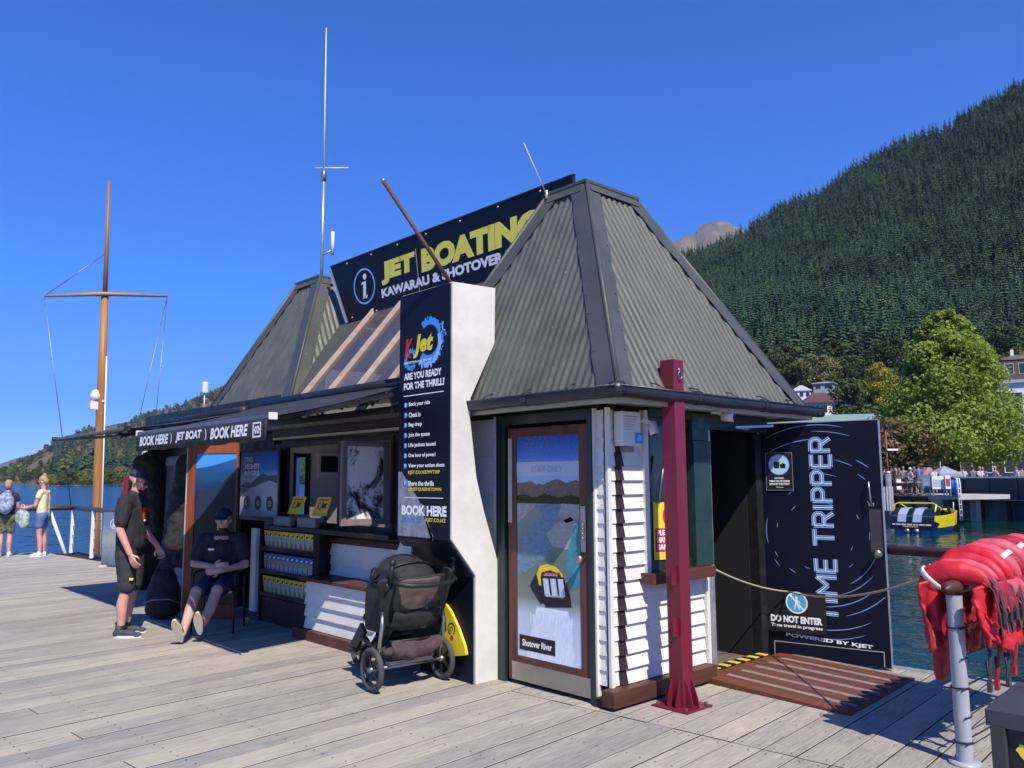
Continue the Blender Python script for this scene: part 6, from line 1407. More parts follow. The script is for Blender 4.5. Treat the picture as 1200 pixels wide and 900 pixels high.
# bare brown mountain
mtR = [(560, 420), (700, 330), (760, 300), (780, 291), (788, 282), (800, 275), (810, 272), (822, 278), (835, 270), (850, 263), (866, 259), (880, 257), (892, 263), (930, 280), (1000, 330), (1100, 400)]
def profM(x, r):
    e = elev(x, interp(mtR, x)); t = (r-2300)/1200
    return H+r*e*min(1, max(0, t))**1.0 if r <= 3500 else H+3500*e-(r-3500)*.35
rock = ground_mat('bare_brown_rock', (.15, .122, .10), (.10, .088, .080), (.20, .17, .145), .004, .02, 1.0)
Terr([560+i*5 for i in range(109)], [2300+i*75 for i in range(17)]+[3800, 4300], profM, 'rocky_mountain', rock, 70, .0045)
# left shore hill
ridgeL = [(-500, 600), (-200, 572), (0, 552), (42, 531), (50, 524), (70, 517), (86, 510), (106, 506), (125, 503), (146, 497), (168, 489), (185, 481), (213, 472), (233, 463), (263, 451), (330, 430), (450, 415), (640, 420), (760, 400)]
def profL(x, r):
    e = elev(x, interp(ridgeL, x)); e = max(e, .0005); sh = 520 + max(0, (55-x))*14 if x < 55 else 520+max(0, x-60)*.5
    if r < sh: return WZ-2
    z0 = WZ+1.2
    if r < sh+60: return WZ-.5+1.7*(r-sh)/60
    t = min(1, (r-sh-60)/(2000-sh-60)) if sh < 1900 else 1
    e0 = (z0-H)/(sh+60)
    if r <= 2000: return H+r*(e0+(e-e0)*t**.8)
    return H+2000*e-(r-2000)*.2
hillm = ground_mat('dry_brown_slope', (.13, .10, .075), (.05, .065, .03), (.17, .12, .095), .006, .03, .8)
TL = Terr([-420+i*12 for i in range(100)], [500, 515, 525, 540, 560, 585, 620, 680, 760, 860, 980, 1100, 1250, 1400, 1550, 1700, 1850, 1950, 2000, 2100, 2400], profL, 'lakeside_hill', hillm, 16, .006)
mb = MB(); 
for a in range(60, 156, 6):
    p = [dirv(a)*519, dirv(a+6)*521, dirv(a+6)*535, dirv(a)*533]; mb.poly([q+V(0, 0, WZ+.55) for q in p])
mb.build('beach', ink('pale_shingle', (.55, .52, .46), .9), kind='structure')
ridgeF = [(-900, 548), (-400, 535), (-150, 530), (-60, 545), (0, 542), (20, 535), (36, 531), (60, 536), (140, 540), (300, 530)]
def profF(x, r):
    e = elev(x, interp(ridgeF, x)); t = max(0, min(1, (r-6500)/1800)); return H+8300*e*t-2 if r <= 8300 else H+8300*e-(r-8300)*.3
Terr([-900+i*15 for i in range(82)], [6500, 6900, 7300, 7700, 8000, 8300, 9000], profF, 'far_range', ground_mat('distant_range', (.10, .10, .09), (.13, .12, .10), (.08, .08, .07), .001, .005, .8), 60, .0015)

# ---------------------------------------------------------------- vegetation
def leafmat(name, a, b_, tr=.3, vs=.35):
    m, nt, b = newmat(name); oi = _n(nt, 'ShaderNodeObjectInfo'); v = coords(nt, (1, 1, 1), 'Object', True)
    n1 = noi(nt, v, vs, 4, .6); c = mixc(nt, ramp(nt, n1, [(.38, 0.0), (.62, 1.0)]), a, b_)
    nl = noi(nt, oi.outputs['Location'], .022, 4, .65); c = mixc(nt, 1.0, c, ramp(nt, nl, [(.36, (.62, .66, .66)), (.5, (.95, .97, .92)), (.64, (1.35, 1.25, .95))]), 'MULTIPLY')
    c = mixc(nt, 1.0, c, ramp(nt, oi.outputs['Random'], [(0, (.55, .62, .72)), (.5, (.95, .97, .98)), (1, (1.45, 1.35, 1.05))]), 'MULTIPLY')
    nt.links.new(c, b.inputs['Base Color']); b.inputs['Roughness'].default_value = .55; b.inputs['Specular IOR Level'].default_value = .25
    t = _n(nt, 'ShaderNodeBsdfTranslucent'); nt.links.new(c, t.inputs[0]); mx = _n(nt, 'ShaderNodeMixShader'); mx.inputs[0].default_value = tr
    nt.links.new(b.outputs[0], mx.inputs[1]); nt.links.new(t.outputs[0], mx.inputs[2]); nt.links.new(mx.outputs[0], nt.nodes['Material Output'].inputs[0]); return m
L_con = leafmat('conifer_needles', (.017, .052, .032), (.040, .092, .048), .15, .12)
L_dark = leafmat('dark_evergreen', (.038, .066, .032), (.058, .088, .038), .2)
L_mid = leafmat('mid_green_foliage', (.075, .115, .034), (.105, .14, .045), .3)
L_olive = leafmat('olive_foliage', (.17, .18, .07), (.23, .23, .10), .3)
L_bright = leafmat('bright_green_foliage', (.155, .235, .045), (.24, .32, .068), .45, .6)
L_yellow = leafmat('yellow_foliage', (.30, .30, .025), (.42, .38, .03), .4)
L_bronze = leafmat('bronze_foliage', (.10, .085, .045), (.15, .125, .075), .3, .8)
L_willow = leafmat('willow_foliage', (.19, .23, .07), (.26, .29, .09), .4)
bark = pm('bark', (.07, .055, .045), (.045, .035, .03), .9, sc_=8, st=(1, 1, .3), bmp=.6, bs=12, bd=.03)
def conifer_mesh(seed, h=16, rad=3.0, tiers=17, nb=9, mb=None):
    rnd = random.Random(seed); mb = mb or MB(); mb.tube([(0, 0, -1.5), (0, 0, h*.97)], [.22*h/16, .03], 5, 1)
    for t in range(tiers):
        f = t/(tiers-1); z = h*(.10+.88*f); r = rad*(1-f)**.82*(.85+.3*rnd.random())+.10
        for k in range(max(4, int(nb*(1-f*.5)))):
            a = 2*PI*(k+rnd.random()*.8)/nb+t*1.3; rr = r*(.70+.5*rnd.random()); d = V(math.cos(a), math.sin(a), 0); s_ = V(-d.y, d.x, 0)*rr*.34
            z0 = z+.25; zm = z-.10*rr*(.5+rnd.random()); ze = z-.34*rr*(.6+.7*rnd.random()); b0 = V(0, 0, z0); mid = d*rr*.55; e = d*rr
            mb.add([b0, mid-s_+V(0, 0, zm-.2), mid+V(0, 0, zm+.25), mid+s_+V(0, 0, zm-.2), e+V(0, 0, ze)], [(0, 1, 2), (0, 2, 3), (1, 4, 2), (2, 4, 3)], 0)
    mb.add([(-.15, 0, h*.93), (.15, 0, h*.93), (0, 0, h*1.03), (0, .15, h*.93)], [(0, 1, 2), (1, 3, 2), (3, 0, 2)], 0)
    return mb
def crown_mb(seed, env, nclump, nleaf, ls, r0=.30):
    """env(t) -> radius at height fraction t; leaves gather on clumps spread through the envelope"""
    rnd = random.Random(seed); mb = MB(); cl = []
    h0, h1 = env[0], env[1]; f = env[2]
    for i in range(nclump):
        t = rnd.random(); z = h0+(h1-h0)*t; R = f(t); a = rnd.random()*2*PI; q = R*(rnd.random()**.38)*.88; s_ = (.55+.75*rnd.random())*R*r0+.25
        cl.append((V(q*math.cos(a), q*math.sin(a), z), s_))
    vs = []; fs = []
    for i in range(nleaf):
        c, s_ = cl[rnd.randrange(nclump)]
        d = V(rnd.gauss(0, 1), rnd.gauss(0, 1), rnd.gauss(0, 1)).normalized(); p = c+V(d.x, d.y, d.z*.72)*s_*(.70+.38*rnd.random())
        n_ = (d+V(rnd.gauss(0, .55), rnd.gauss(0, .55), rnd.gauss(0, .55)+.35)).normalized(); u = n_.orthogonal().normalized()
        q = Quaternion(n_, rnd.random()*2*PI); u = q @ u; w_ = n_.cross(u); l = ls*(.6+.8*rnd.random())
        k = len(vs); vs += [p-u*l, p-w_*l*.55, p+u*l, p+w_*l*.55+n_*l*.2]; fs.append((k, k+1, k+2, k+3))
    mb.add(vs, fs, 0); return mb
def trunk_mb(h, r, cr, seed, nb=6):
    rnd = random.Random(seed); mb = MB(); mb.tube([(0, 0, -1), (.05, 0, h*.4), (0, .1, h*.8)], [r*1.25, r, r*.6], 8)
    for k in range(nb):
        a = 2*PI*k/nb+rnd.random(); z = h*(.35+.4*rnd.random()); d = V(math.cos(a), math.sin(a), 0)
        mb.tube([V(0, 0, z), V(0, 0, z+h*.15)+d*cr*.35, V(0, 0, z+h*.38)+d*cr*.65], [r*.5, r*.35, r*.12], 5)
    return mb
protoT = {}
def tree(kind, name, label, loc, sc3, rz, group=None):
    """a tree of a kind; the first builds the meshes, later ones share them"""
    t = thing(name, label, 'tree', loc, group, rz); t.scale = sc3
    if kind not in protoT:
        if kind == 'con': mbc = conifer_mesh(5); cm, tm, mc = mbc, None, L_con
        elif kind == 'con2': mbc = conifer_mesh(9, 16, 4.6, 14, 10); cm, tm, mc = mbc, None, L_dark
        else:
            env, ncl, nl, ls, mc, th, tr_, cr = {
             'round': ((1.5, 8.5, lambda t: 4.2*math.sqrt(max(.05, 1-(2*t-1)**2*.9))), 46, 4200, .30, L_mid, 7, .30, 4),
             'dark': ((1.0, 9.5, lambda t: 4.0*math.sqrt(max(.05, 1-(2*t-.85)**2*.75))), 50, 4600, .30, L_dark, 8, .32, 4),
             'olive': ((1.5, 7.5, lambda t: 4.4*math.sqrt(max(.05, 1-(2*t-1)**2*.9))), 40, 4200, .26, L_olive, 6, .3, 4),
             'yellow': ((1.0, 9.0, lambda t: 3.2*math.sqrt(max(.05, 1-(2*t-.8)**2*.7))), 44, 4200, .24, L_yellow, 7, .25, 3),
             'bronze': ((1.6, 5.2, lambda t: 3.4*math.sqrt(max(.05, 1-(2*t-1)**2*.9))), 40, 4200, .17, L_bronze, 4, .16, 3),
             'willow': ((0.2, 8.5, lambda t: 5.6*math.sqrt(max(.08, 1-(2*t-.7)**2*.62))), 60, 5000, .34, L_willow, 6, .35, 4),
             'shade': ((2.2, 13.4, lambda t: 5.7*(min(1, (t+.06)/.18)**.5)*(max(0.02, 1-max(0, t-.20)/.84)**.80)+.12), 260, 46000, .150, L_bright, 9, .36, 4.6)}[kind]
            cm = crown_mb(sum(map(ord, kind)), env, ncl, nl, ls, .30 if kind != 'shade' else .24); tm = trunk_mb(th, tr_, cr, 3)
        a = cm.build('crown', [mc, bark], local=True); b_ = tm.build('trunk', bark, local=True) if tm else None
        if not tm:
            tt = MB(); tt.tube([(0, 0, -1.5), (0, 0, 2.5)], [.26, .22], 7); b_ = tt.build('trunk', bark, local=True)
        protoT[kind] = (a, b_); a.parent = t; b_.parent = t
    else:
        for q, nm in zip(protoT[kind], ('crown', 'trunk')): share(q, nm, t)
    return t
# the plantation: instanced conifers on a scattered point mesh
pc = bpy.data.collections.new('conifer_kinds')
for k in range(5):
    mbk = conifer_mesh(30+k, 16, 2.5+.35*k, 15, 8)
    me = bpy.data.meshes.new('conifer'); me.from_pydata(mbk.v, [], mbk.f); me.materials.append(L_con); me.materials.append(bark); me.polygons.foreach_set('material_index', mbk.m)
    pc.objects.link(bpy.data.objects.new('conifer', me))
bc = bpy.data.collections.new('shrub_kinds')
for k in range(3):
    mbk = crown_mb(60+k, (0, 7, lambda t: 3.4*math.sqrt(max(.05, 1-(2*t-.9)**2*.8))), 16, 420, .62); me = bpy.data.meshes.new('shrub'); me.from_pydata(mbk.v, [], mbk.f); me.materials.append([L_dark, L_mid, L_olive][k]); bc.objects.link(bpy.data.objects.new('shrub', me))
def scatter(name, pts, rots, scs, coll, lab=None):
    me = bpy.data.meshes.new(name); me.from_pydata([tuple(p) for p in pts], [], [])
    a = me.attributes.new('rz', 'FLOAT_VECTOR', 'POINT'); a.data.foreach_set('vector', [c for r in rots for c in r])
    a = me.attributes.new('sc', 'FLOAT_VECTOR', 'POINT'); a.data.foreach_set('vector', [c for s_ in scs for c in s_])
    o = bpy.data.objects.new(name, me); COL.objects.link(o); o['kind'] = 'stuff'
    ng = bpy.data.node_groups.new(name, 'GeometryNodeTree'); ng.interface.new_socket('Geometry', in_out='INPUT', socket_type='NodeSocketGeometry'); ng.interface.new_socket('Geometry', in_out='OUTPUT', socket_type='NodeSocketGeometry')
    gi = ng.nodes.new('NodeGroupInput'); go = ng.nodes.new('NodeGroupOutput'); ip = ng.nodes.new('GeometryNodeInstanceOnPoints'); ci = ng.nodes.new('GeometryNodeCollectionInfo')
    ci.inputs[0].default_value = coll; ci.inputs[1].default_value = True; ci.inputs[2].default_value = True
    na = []
    for nm in ('rz', 'sc'):
        q = ng.nodes.new('GeometryNodeInputNamedAttribute'); q.data_type = 'FLOAT_VECTOR'; q.inputs[0].default_value = nm; na.append(q)
    L = ng.links; L.new(gi.outputs[0], ip.inputs['Points']); L.new(ci.outputs[0], ip.inputs['Instance']); ip.inputs['Pick Instance'].default_value = True
    L.new(na[0].outputs[0], ip.inputs['Rotation']); L.new(na[1].outputs[0], ip.inputs['Scale']); L.new(ip.outputs[0], go.inputs[0])
    md = o.modifiers.new('scatter', 'NODES'); md.node_group = ng; return o
rnd = random.Random(11); pts = []; rots = []; scs = []
r = 322
while r < 925:
    stepr = 6.8
    x = 640.0 + rnd.random()*8
    while x < 1560:
        rr = r+rnd.uniform(-3.5, 3.5); xx = x+rnd.uniform(-3, 3)*600/r
        if noise.noise(V(xx*.02, rr*.012, 4)) > -.42 or rnd.random() < .4:
            if not (r < 350 and rnd.random() < .4):
                p = TR.at(xx, rr); s_ = .78+.55*rnd.random()+.25*noise.noise(V(xx*.01, rr*.01, 9)); pts.append(p-V(0, 0, .6)); rots.append((rnd.uniform(-.04, .04), rnd.uniform(-.04, .04), rnd.random()*6.28)); scs.append((s_*rnd.uniform(.85, 1.15), s_*rnd.uniform(.85, 1.15), s_))
        x += 5.2/r*F*(1+.3*rnd.random())/(1+((x-600)/F)**2)**-.5*.85
    r += stepr
scatter('hill_forest', pts, rots, scs, pc)
# scrub and wood below the plantation (behind the houses)
pts = []; rots = []; scs = []
for i in range(620):
    x = rnd.uniform(700, 1500); r = rnd.uniform(205, 345)
    if 895 < x < 978 and 205 < r < 272: continue
    p = TR.at(x, r); s_ = rnd.uniform(.40, .85); pts.append(p-V(0, 0, .5)); rots.append((0, 0, rnd.random()*6.28)); scs.append((s_, s_, s_*rnd.uniform(.9, 1.3)))
for i in range(160):
    x = rnd.uniform(700, 1500); r = rnd.uniform(125, 205)
    if 895 < x < 1000 and r > 120: continue
    p = TR.at(x, r); s_ = rnd.uniform(.3, .6); pts.append(p-V(0, 0, .3)); rots.append((0, 0, rnd.random()*6.28)); scs.append((s_, s_, s_))
scatter('hillside_scrub', pts, rots, scs, bc)
# left hill woods
pts = []; rots = []; scs = []
for i in range(5200):
    x = rnd.uniform(-150, 480); r = 600+1380*rnd.random()**.8
    if profL(x, r) < 1: continue
    hz_ = noise.noise(V(x*.018, r*.004, 2)); mid_ = 1 if 30 < x < 150 and r > 1100 else 0
    if hz_ < -.05+.22*mid_ and rnd.random() < (.65+.25*mid_): continue
    p = TL.at(x, r); s_ = rnd.uniform(.7, 1.5); pts.append(p-V(0, 0, .8)); rots.append((0, 0, rnd.random()*6.28)); scs.append((s_*1.15, s_*1.15, s_))
scatter('lakeside_wood', pts, rots, scs, bc)
pts = []; rots = []; scs = []
for i in range(1500):
    x = rnd.uniform(60, 420); r = rnd.uniform(560, 1900)
    if rnd.random() < .4 and x < 150 and r > 900: continue
    p = TL.at(x, r); s_ = rnd.uniform(.7, 1.25); pts.append(p-V(0, 0, .6)); rots.append((0, 0, rnd.random()*6.28)); scs.append((s_*1.2, s_*1.2, s_))
scatter('lakeside_conifers', pts, rots, scs, pc)

# individual trees on the left shore
for i, (x, s_, lab) in enumerate(((59, .75, 'small round willow at the left end of the shingle beach'), (80, 1.15, 'widest round willow on the beach, left of the mast'), (103, 1.1, 'round willow on the beach just left of the mast'), (128, 1.15, 'bright willow just right of the wooden mast'), (142, 1.3, 'tall pale willow on the shore against the kiosk edge'), (150, 1.0, 'low willow on the shore beside the kiosk corner'))):
    p = dirv(x)*(545+i*3); tree('willow', 'willow_tree', lab, (p.x, p.y, WZ+.4), (s_*.95, s_*.95, s_), i*1.7, 'willows on the far beach')
for i, (x, s_, lab) in enumerate(((76, 1.75, 'dark pointed conifer behind the widest willow'), (98, 1.5, 'dark conifer behind the beach, left of the mast'), (109, 2.2, 'tallest dark conifer on the far shore left of the mast'), (130, 1.7, 'dark conifer on the far shore right of the mast'), (147, 1.6, 'dark conifer on the far shore beside the kiosk'), (66, 1.1, 'small dark conifer at the left of the shore trees'))):
    p = dirv(x)*(600+i*7); z = TL.at(x, 600+i*7).z; tree('con2', 'conifer_tree', lab, (p.x, p.y, z-1), (s_, s_, s_*1.05), i*1.1, 'dark conifers behind the far beach')
# trees round the town
tree('shade', 'shade_tree', 'large bright green cone shaped tree standing on the right waterfront', tuple(dirv(1120)*70+V(0, 0, .9)), (1.0, 1.0, 1.0), .6)
def place(kind, name, lab, x, r, s_, dz=0, g=None, sz=1.0):
    p = TR.at(x, r) if r > 108 else dirv(x)*r+V(0, 0, 1.0)
    return tree(kind, name, lab, (p.x, p.y, p.z-.3+dz), (s_, s_, s_*sz), x*.1, g)
place('bronze', 'bronze_tree', 'bronze leaved low tree between the open door and the large green tree', 1056, 66, .95, 0, sz=1.0)
place('yellow', 'yellow_tree', 'yellow leaved tree just left of the large green tree', 1036, 200, 1.25)
place('dark', 'dark_tree', 'dark green dense tree right of the white house', 1003, 185, 1.15)
place('dark', 'dark_tree', 'dark green tree behind the yellow tree', 1024, 215, 1.1, g=None)
place('round', 'green_tree', 'mid green round tree above the lawn by the roof eave', 925, 278, 1.7)
place('round', 'green_tree', 'mid green round tree in the middle of the slope above the houses', 985, 292, 1.6)
place('olive', 'olive_tree', 'pale olive tree on the slope above the white house', 962, 272, 1.55)
place('con2', 'cedar_tree', 'broad dark cedar standing above the lawn', 938, 320, 1.25)
place('con2', 'cedar_tree', 'broad dark cedar left of the large green tree top', 1010, 330, 1.15)
place('round', 'green_tree', 'pale green round tree at the forest foot right of the large tree', 1190, 330, 1.6)
place('olive', 'olive_tree', 'olive tree low on the slope at the right frame edge', 1172, 300, 1.0)
place('round', 'green_tree', 'green tree behind the large tree, level with its top', 1052, 300, 1.7)
place('dark', 'dark_tree', 'dark tree standing behind the white building at the right edge', 1150, 200, 1.0)
place('dark', 'dark_tree', 'dark tree low behind the green roof by the eave', 985, 150, .5)
# ---------------------------------------------------------------- houses
wallw = ink('white_house_paint', (.72, .72, .70), .7); winm = ink('house_window', (.03, .035, .04), .15); redroof = ink('dark_red_roof', (.085, .030, .028), .7); greyroof = ink('pale_grey_roof', (.38, .40, .42), .6); greenroof = pm('pale_green_roof', (.22, .32, .26), (.18, .27, .22), .5, sc_=.5)
brick = pm('brown_brick', (.13, .10, .075), (.09, .07, .055), .9, sc_=3)
def house(name, lab, x, r, z, w_, d_, h_, rh, wm, rm, turn=0, wins=(3, 1), eave=.4, chim=0, hip=True):
    p = dirv(x)*r; fwd_ = -dirv(x); R = V(-fwd_.y, fwd_.x, 0)*1.0
    q = Quaternion((0, 0, 1), turn); fwd_ = q @ fwd_; R = q @ R; R = -R if R.dot(rt) < 0 else R; U = V(0, 0, 1); N = R.cross(U)
    hs = thing(name, lab, 'house' if 'house' in name else 'building', (p.x, p.y, z)); c = V(p.x, p.y, z)
    f = Fr(c - R*w_/2 + N*d_/2, R)
    mb = MB(); f.slab(mb, 0, w_, -6, h_, -d_, 0); mb.build('wall', wm, hs)
    mb = MB(); A = [f.p(-eave, h_, eave), f.p(w_+eave, h_, eave), f.p(w_+eave, h_, -d_-eave), f.p(-eave, h_, -d_-eave)]
    if rh > 0:
        ins = d_*.45 if hip else 0; B = [f.p(ins, h_+rh, -d_/2), f.p(w_-ins, h_+rh, -d_/2)]
        A2 = [a-V(0, 0, .18) for a in A]; mb.add(A+B+A2, [(0, 1, 5, 4), (1, 2, 5), (2, 3, 4, 5), (3, 0, 4), (6, 7, 1, 0), (7, 8, 2, 1), (8, 9, 3, 2), (9, 6, 0, 3), (9, 8, 7, 6)])
    else: mb.prism(A, (0, 0, .35))
    ro = mb.build('roof', rm, hs)
    for k in range(chim):
        mb = MB(); f.slab(mb, w_*(.25+.4*k), w_*(.25+.4*k)+.7, h_+rh*.5, h_+rh+1.3, -d_*.5-.35, -d_*.5+.35); mb.build('chimney', wallw, ro)
    nx, nz = wins
    for i in range(nx):
        for j in range(nz):
            u = w_*(i+.5)/nx; v_ = h_*(j+.55)/nz; ww = w_/nx*.30; wh = h_/nz*.24
            mb = MB(); f.slab(mb, u-ww-.08, u+ww+.08, v_-wh-.08, v_+wh+.08, .0, .04); fr1 = mb.build('window_frame', wallw, hs)
            mb = MB(); f.slab(mb, u-ww, u+ww, v_-wh, v_+wh, .045, .05); mb.build('pane', winm, fr1)
    return hs
def zy(x, y, r): return H+r*elev(x, y)
r = 205
house('white_house', 'white house with small hipped roof over a red roofed wing on the hillside', 944, r, zy(944, 469, r), 9.0*.46, 4, 2.2, 1.4, wallw, greyroof, 0, (3, 1), .3)
house('white_house', 'white lower house with red roof and wide windows above the green roof', 965, 198, zy(965, 490, 198), 8.2, 6, 3.4, 2.4, wallw, redroof, .25, (3, 1), .5)
house('grey_house', 'blue-grey two storey house above the red roofed one', 972, 225, zy(972, 470, 225), 4.6, 5, 4.6, .5, ink('blue_grey_wall', (.30, .35, .40), .7), greyroof, -.2, (2, 2), .4)
house('long_building', 'long low building with pale green metal roof behind the open door', 975, 120, 1.5, 19.5, 9, zy(975, 497, 115)-1.5, 1.6, ink('grey_wall', (.22, .24, .25), .8), greenroof, .06, (7, 2), .6)
house('white_building', 'white building with dark upper windows at the right edge behind the large tree', 1232, 112, 1.5, 9, 8, zy(1200, 452, 112)-1.5, 0, wallw, greyroof, 0, (3, 2), .3)
house('brick_building', 'brown brick building with pale chimneys at the right edge of the slope', 1208, 235, zy(1190, 447, 235), 9, 6, 5.2, 1.4, brick, brick, .1, (3, 1), .2, 2)
house('cafe_building', 'dark waterfront cafe with large windows under the large green tree', 1150, 84, 1.0, 17, 6, 3.4, 0, ink('dark_cafe_wall', (.035, .035, .04), .7), ink('cafe_roof', (.10, .11, .12), .6), .05, (7, 1), .8)
house('cafe_building', 'dark low cafe block behind the crowd beside the open door', 1052, 92, 1.0, 9, 6, 4.5, 0, ink('dark_brown_wall', (.05, .045, .045), .8), ink('cafe_roof_pale', (.35, .36, .37), .6), 0, (4, 2), .5)
house('glass_building', 'grey building with balcony beyond the right edge of the tree', 1196, 96, 1.0, 5, 5, zy(1196, 505, 96)-1.0, 0, ink('grey_clad', (.25, .28, .31), .6), greyroof, 0, (4, 3), .3)
# quay wall, coping, landing
quayd = pm('dark_wet_quay', (.028, .032, .034), (.05, .055, .055), .6, sc_=.6, bmp=.4, bs=2, bd=.1); conc = pm('pale_concrete', (.48, .46, .42), (.38, .36, .33), .8, sc_=1)
Q0 = dirv(1108)*60.5; Q1 = dirv(1420)*51.5; qd = (Q1-Q0).normalized(); qn = V(-qd.y, qd.x, 0); qn = -qn if qn.dot(dirv(1150)) > 0 else qn
qy = thing('quay_wall', 'dark quay wall with pale coping along the right waterfront', 'wall', tuple(Q0+V(0, 0, WZ)))
L = (Q1-Q0).length; fq = Fr(Q0+V(0, 0, 0), qd if qd.dot(rt) > 0 else -qd)
mb = MB(); fq.slab(mb, 0, L, -3, .22, -.8, -.3); mb.build('lower_wall', quayd, qy)
mb = MB(); fq.slab(mb, 0, L, .26, 1.56, -.75, .0); mb.build('upper_wall', quayd, qy)
mb = MB(); fq.slab(mb, -.1, L, .22, .258, -.3, .12); mb.build('ledge', conc, qy)
mb = MB(); fq.slab(mb, -.1, L, 1.562, 1.66, -.8, .06); mb.build('coping', wallw, qy)
for k in range(12):
    mb = MB(); fq.slab(mb, .4+k*1.9, .62+k*1.9, -3, .21, -.29, -.05); mb.build('fender_pile', M['joist'], qy)
    mb = MB(); fq.slab(mb, 1.3+k*1.9, 1.36+k*1.9, .3, 1.5, .0, .03); mb.build('panel_joint', M['joist'], qy)
# landing stage with signs
ls = thing('landing_stage', 'pale concrete landing stage with a leg at the end of the jetty', 'jetty', tuple(dirv(1103)*54+V(0, 0, WZ)))
fl_ = Fr(dirv(1086)*54.0, (dirv(1124)*52.6-dirv(1086)*54.0)); Ln = (dirv(1124)*52.6-dirv(1086)*54.0).length
mb = MB(); fl_.slab(mb, 0, Ln, .36, .62, -4, 0); mb.build('slab', conc, ls)
mb = MB(); fl_.slab(mb, .15, .55, -3, .355, -.5, -.1); mb.build('leg', conc, ls)
mb = MB(); fl_.slab(mb, .15, .55, -3, .355, -3.6, -3.2); mb.build('leg', conc, ls)
jt = thing('jetty', 'grey plank jetty with people behind the yellow jet boat', 'jetty', tuple(dirv(1058)*52+V(0, 0, WZ)))
fj = Fr(dirv(1020)*56.5, (dirv(1086)*54.2-dirv(1020)*56.5)); Lj = (dirv(1086)*54.2-dirv(1020)*56.5).length
for k in range(12):
    mb = MB(); fj.slab(mb, 0, Lj, .50, .60, -5+k*.42, -4.62+k*.42); mb.build('plank', M['deck'], jt)
mb = MB(); fj.slab(mb, 0, Lj, .25, .49, -4.9, -4.8); fj.slab(mb, 0, Lj, .25, .49, -.1, .0)
mb.build('beam', M['joist'], jt)
for k in range(4):
    mb = MB(); mb.tube([fj.p(.4+k*1.1, -3, -.4), fj.p(.4+k*1.1, .49, -.4)], .11, 8); mb.build('pile', M['joist'], jt)
def sgnb(name, lab, x0, x1, y0, y1, r, cols):
    f = Fr(dirv(x0)*r+V(0, 0, 0), (dirv(x1)-dirv(x0))); W_ = (dirv(x1)*r-dirv(x0)*r).length; z0 = zy(x0, y1, r); z1 = zy(x0, y0, r)
    s_ = thing(name, lab, 'sign', tuple(f.p(W_/2, z0))); mb = MB(); f.slab(mb, 0, W_, z0, z1, -.08, 0); mb.build('board', cols[0], s_)
    if len(cols) > 1: mb = MB(); f.slab(mb, W_*.12, W_*.88, z0+(z1-z0)*.2, z0+(z1-z0)*.75, .001, .01); mb.build('panel', cols[1], s_)
    for uu in (.04, W_-.04):
        mb = MB(); mb.beam(f.p(uu, z0-.4, -.04), f.p(uu, z0, -.04), .05, .05); mb.build('leg', M['galv'], s_)
sgnb('information_board', 'blue-grey information board at the left of the landing stage', 1080, 1090, 557, 573, 53, [ink('board_blue', (.16, .22, .32)), ink('board_text_grey', (.22, .28, .38))])
sgnb('information_board', 'white information board in the middle of the landing stage', 1092, 1106, 558, 573, 52.6, [M['whiteink'], ink('board_panel_grey', (.5, .55, .6))])
sgnb('information_board', 'red and white notice board on the landing stage', 1107.5, 1114, 557, 573, 52.4, [M['whiteink'], ink('board_red', (.55, .08, .06))])
bn = MB(); p = dirv(1117)*52.8; bn.lathe([(.001, .62), (.26, .62), (.28, 1.25), (.25, 1.45), (.001, 1.5)], (p.x, p.y, 0), (0, 0, 1), 12); tagit(bn.build('blue_drum', ink('drum_blue', (.03, .16, .50)), org=(p.x, p.y, .6)), 'bright blue drum standing at the right end of the landing stage', 'drum')
lad = thing('ladder', 'white ladder rail curving over the right end of the landing stage', 'ladder', tuple(dirv(1122)*52.4))
for dx_ in (0, .35):
    mb = MB(); b0 = dirv(1122)*52.4+qd*dx_*0+V(dx_, 0, 0); mb.tube([b0+V(0, 0, -.8), b0+V(0, 0, 1.2), b0+V(.05, .05, 1.55), b0+V(.3, .3, 1.6)], .035, 6); mb.build('side_rail', wallw, lad)
for q in range(6):
    mb = MB(); b0 = dirv(1122)*52.4+V(0, 0, -.5+.3*q); mb.tube([b0, b0+V(.35, 0, 0)], .025, 6); mb.build('rung', wallw, lad)
# shelters and posts in the crowd
def stall(lab, x, r, w_, z1, col):
    s_ = thing('market_canopy', lab, 'canopy', tuple(dirv(x)*r+V(0, 0, 1))); f = Fr(dirv(x)*r-rt*w_/2, (rt.x, rt.y, 0)); mb = MB()
    A = [f.p(0, z1, .8), f.p(w_, z1, .8), f.p(w_, z1, -.8), f.p(0, z1, -.8)]; mb.add(A+[f.p(w_/2, z1+.5, 0)]+[a-V(0, 0, .2) for a in A], [(0, 1, 4), (1, 2, 4), (2, 3, 4), (3, 0, 4), (5, 6, 1, 0), (6, 7, 2, 1), (7, 8, 3, 2), (8, 5, 0, 3)]); mb.build('canopy_cloth', col, s_)
    for u in (0.05, w_-.05):
        mb = MB(); mb.tube([f.p(u, .8, .7), f.p(u, z1, .7)], .03, 6); mb.build('pole', M['galv'], s_)
stall('dusty pink canopy at the edge of the crowd by the landing stage', 1089, 61, 1.6, zy(1089, 556, 61), ink('dusty_pink', (.26, .15, .19), .8))
stall('pale blue-grey canopy beside the pink one under the large tree', 1107, 60, 1.5, zy(1107, 555, 60), ink('pale_blue_grey', (.24, .28, .32), .8))
stall('small dark canopy behind the crowd beside the open door', 1048, 70, 1.4, zy(1048, 535, 70), M['canvas'])
lp = thing('red_post', 'thin dark red pole rising from the crowd beside the open door', 'pole', tuple(dirv(1041)*58+V(0, 0, 1)))
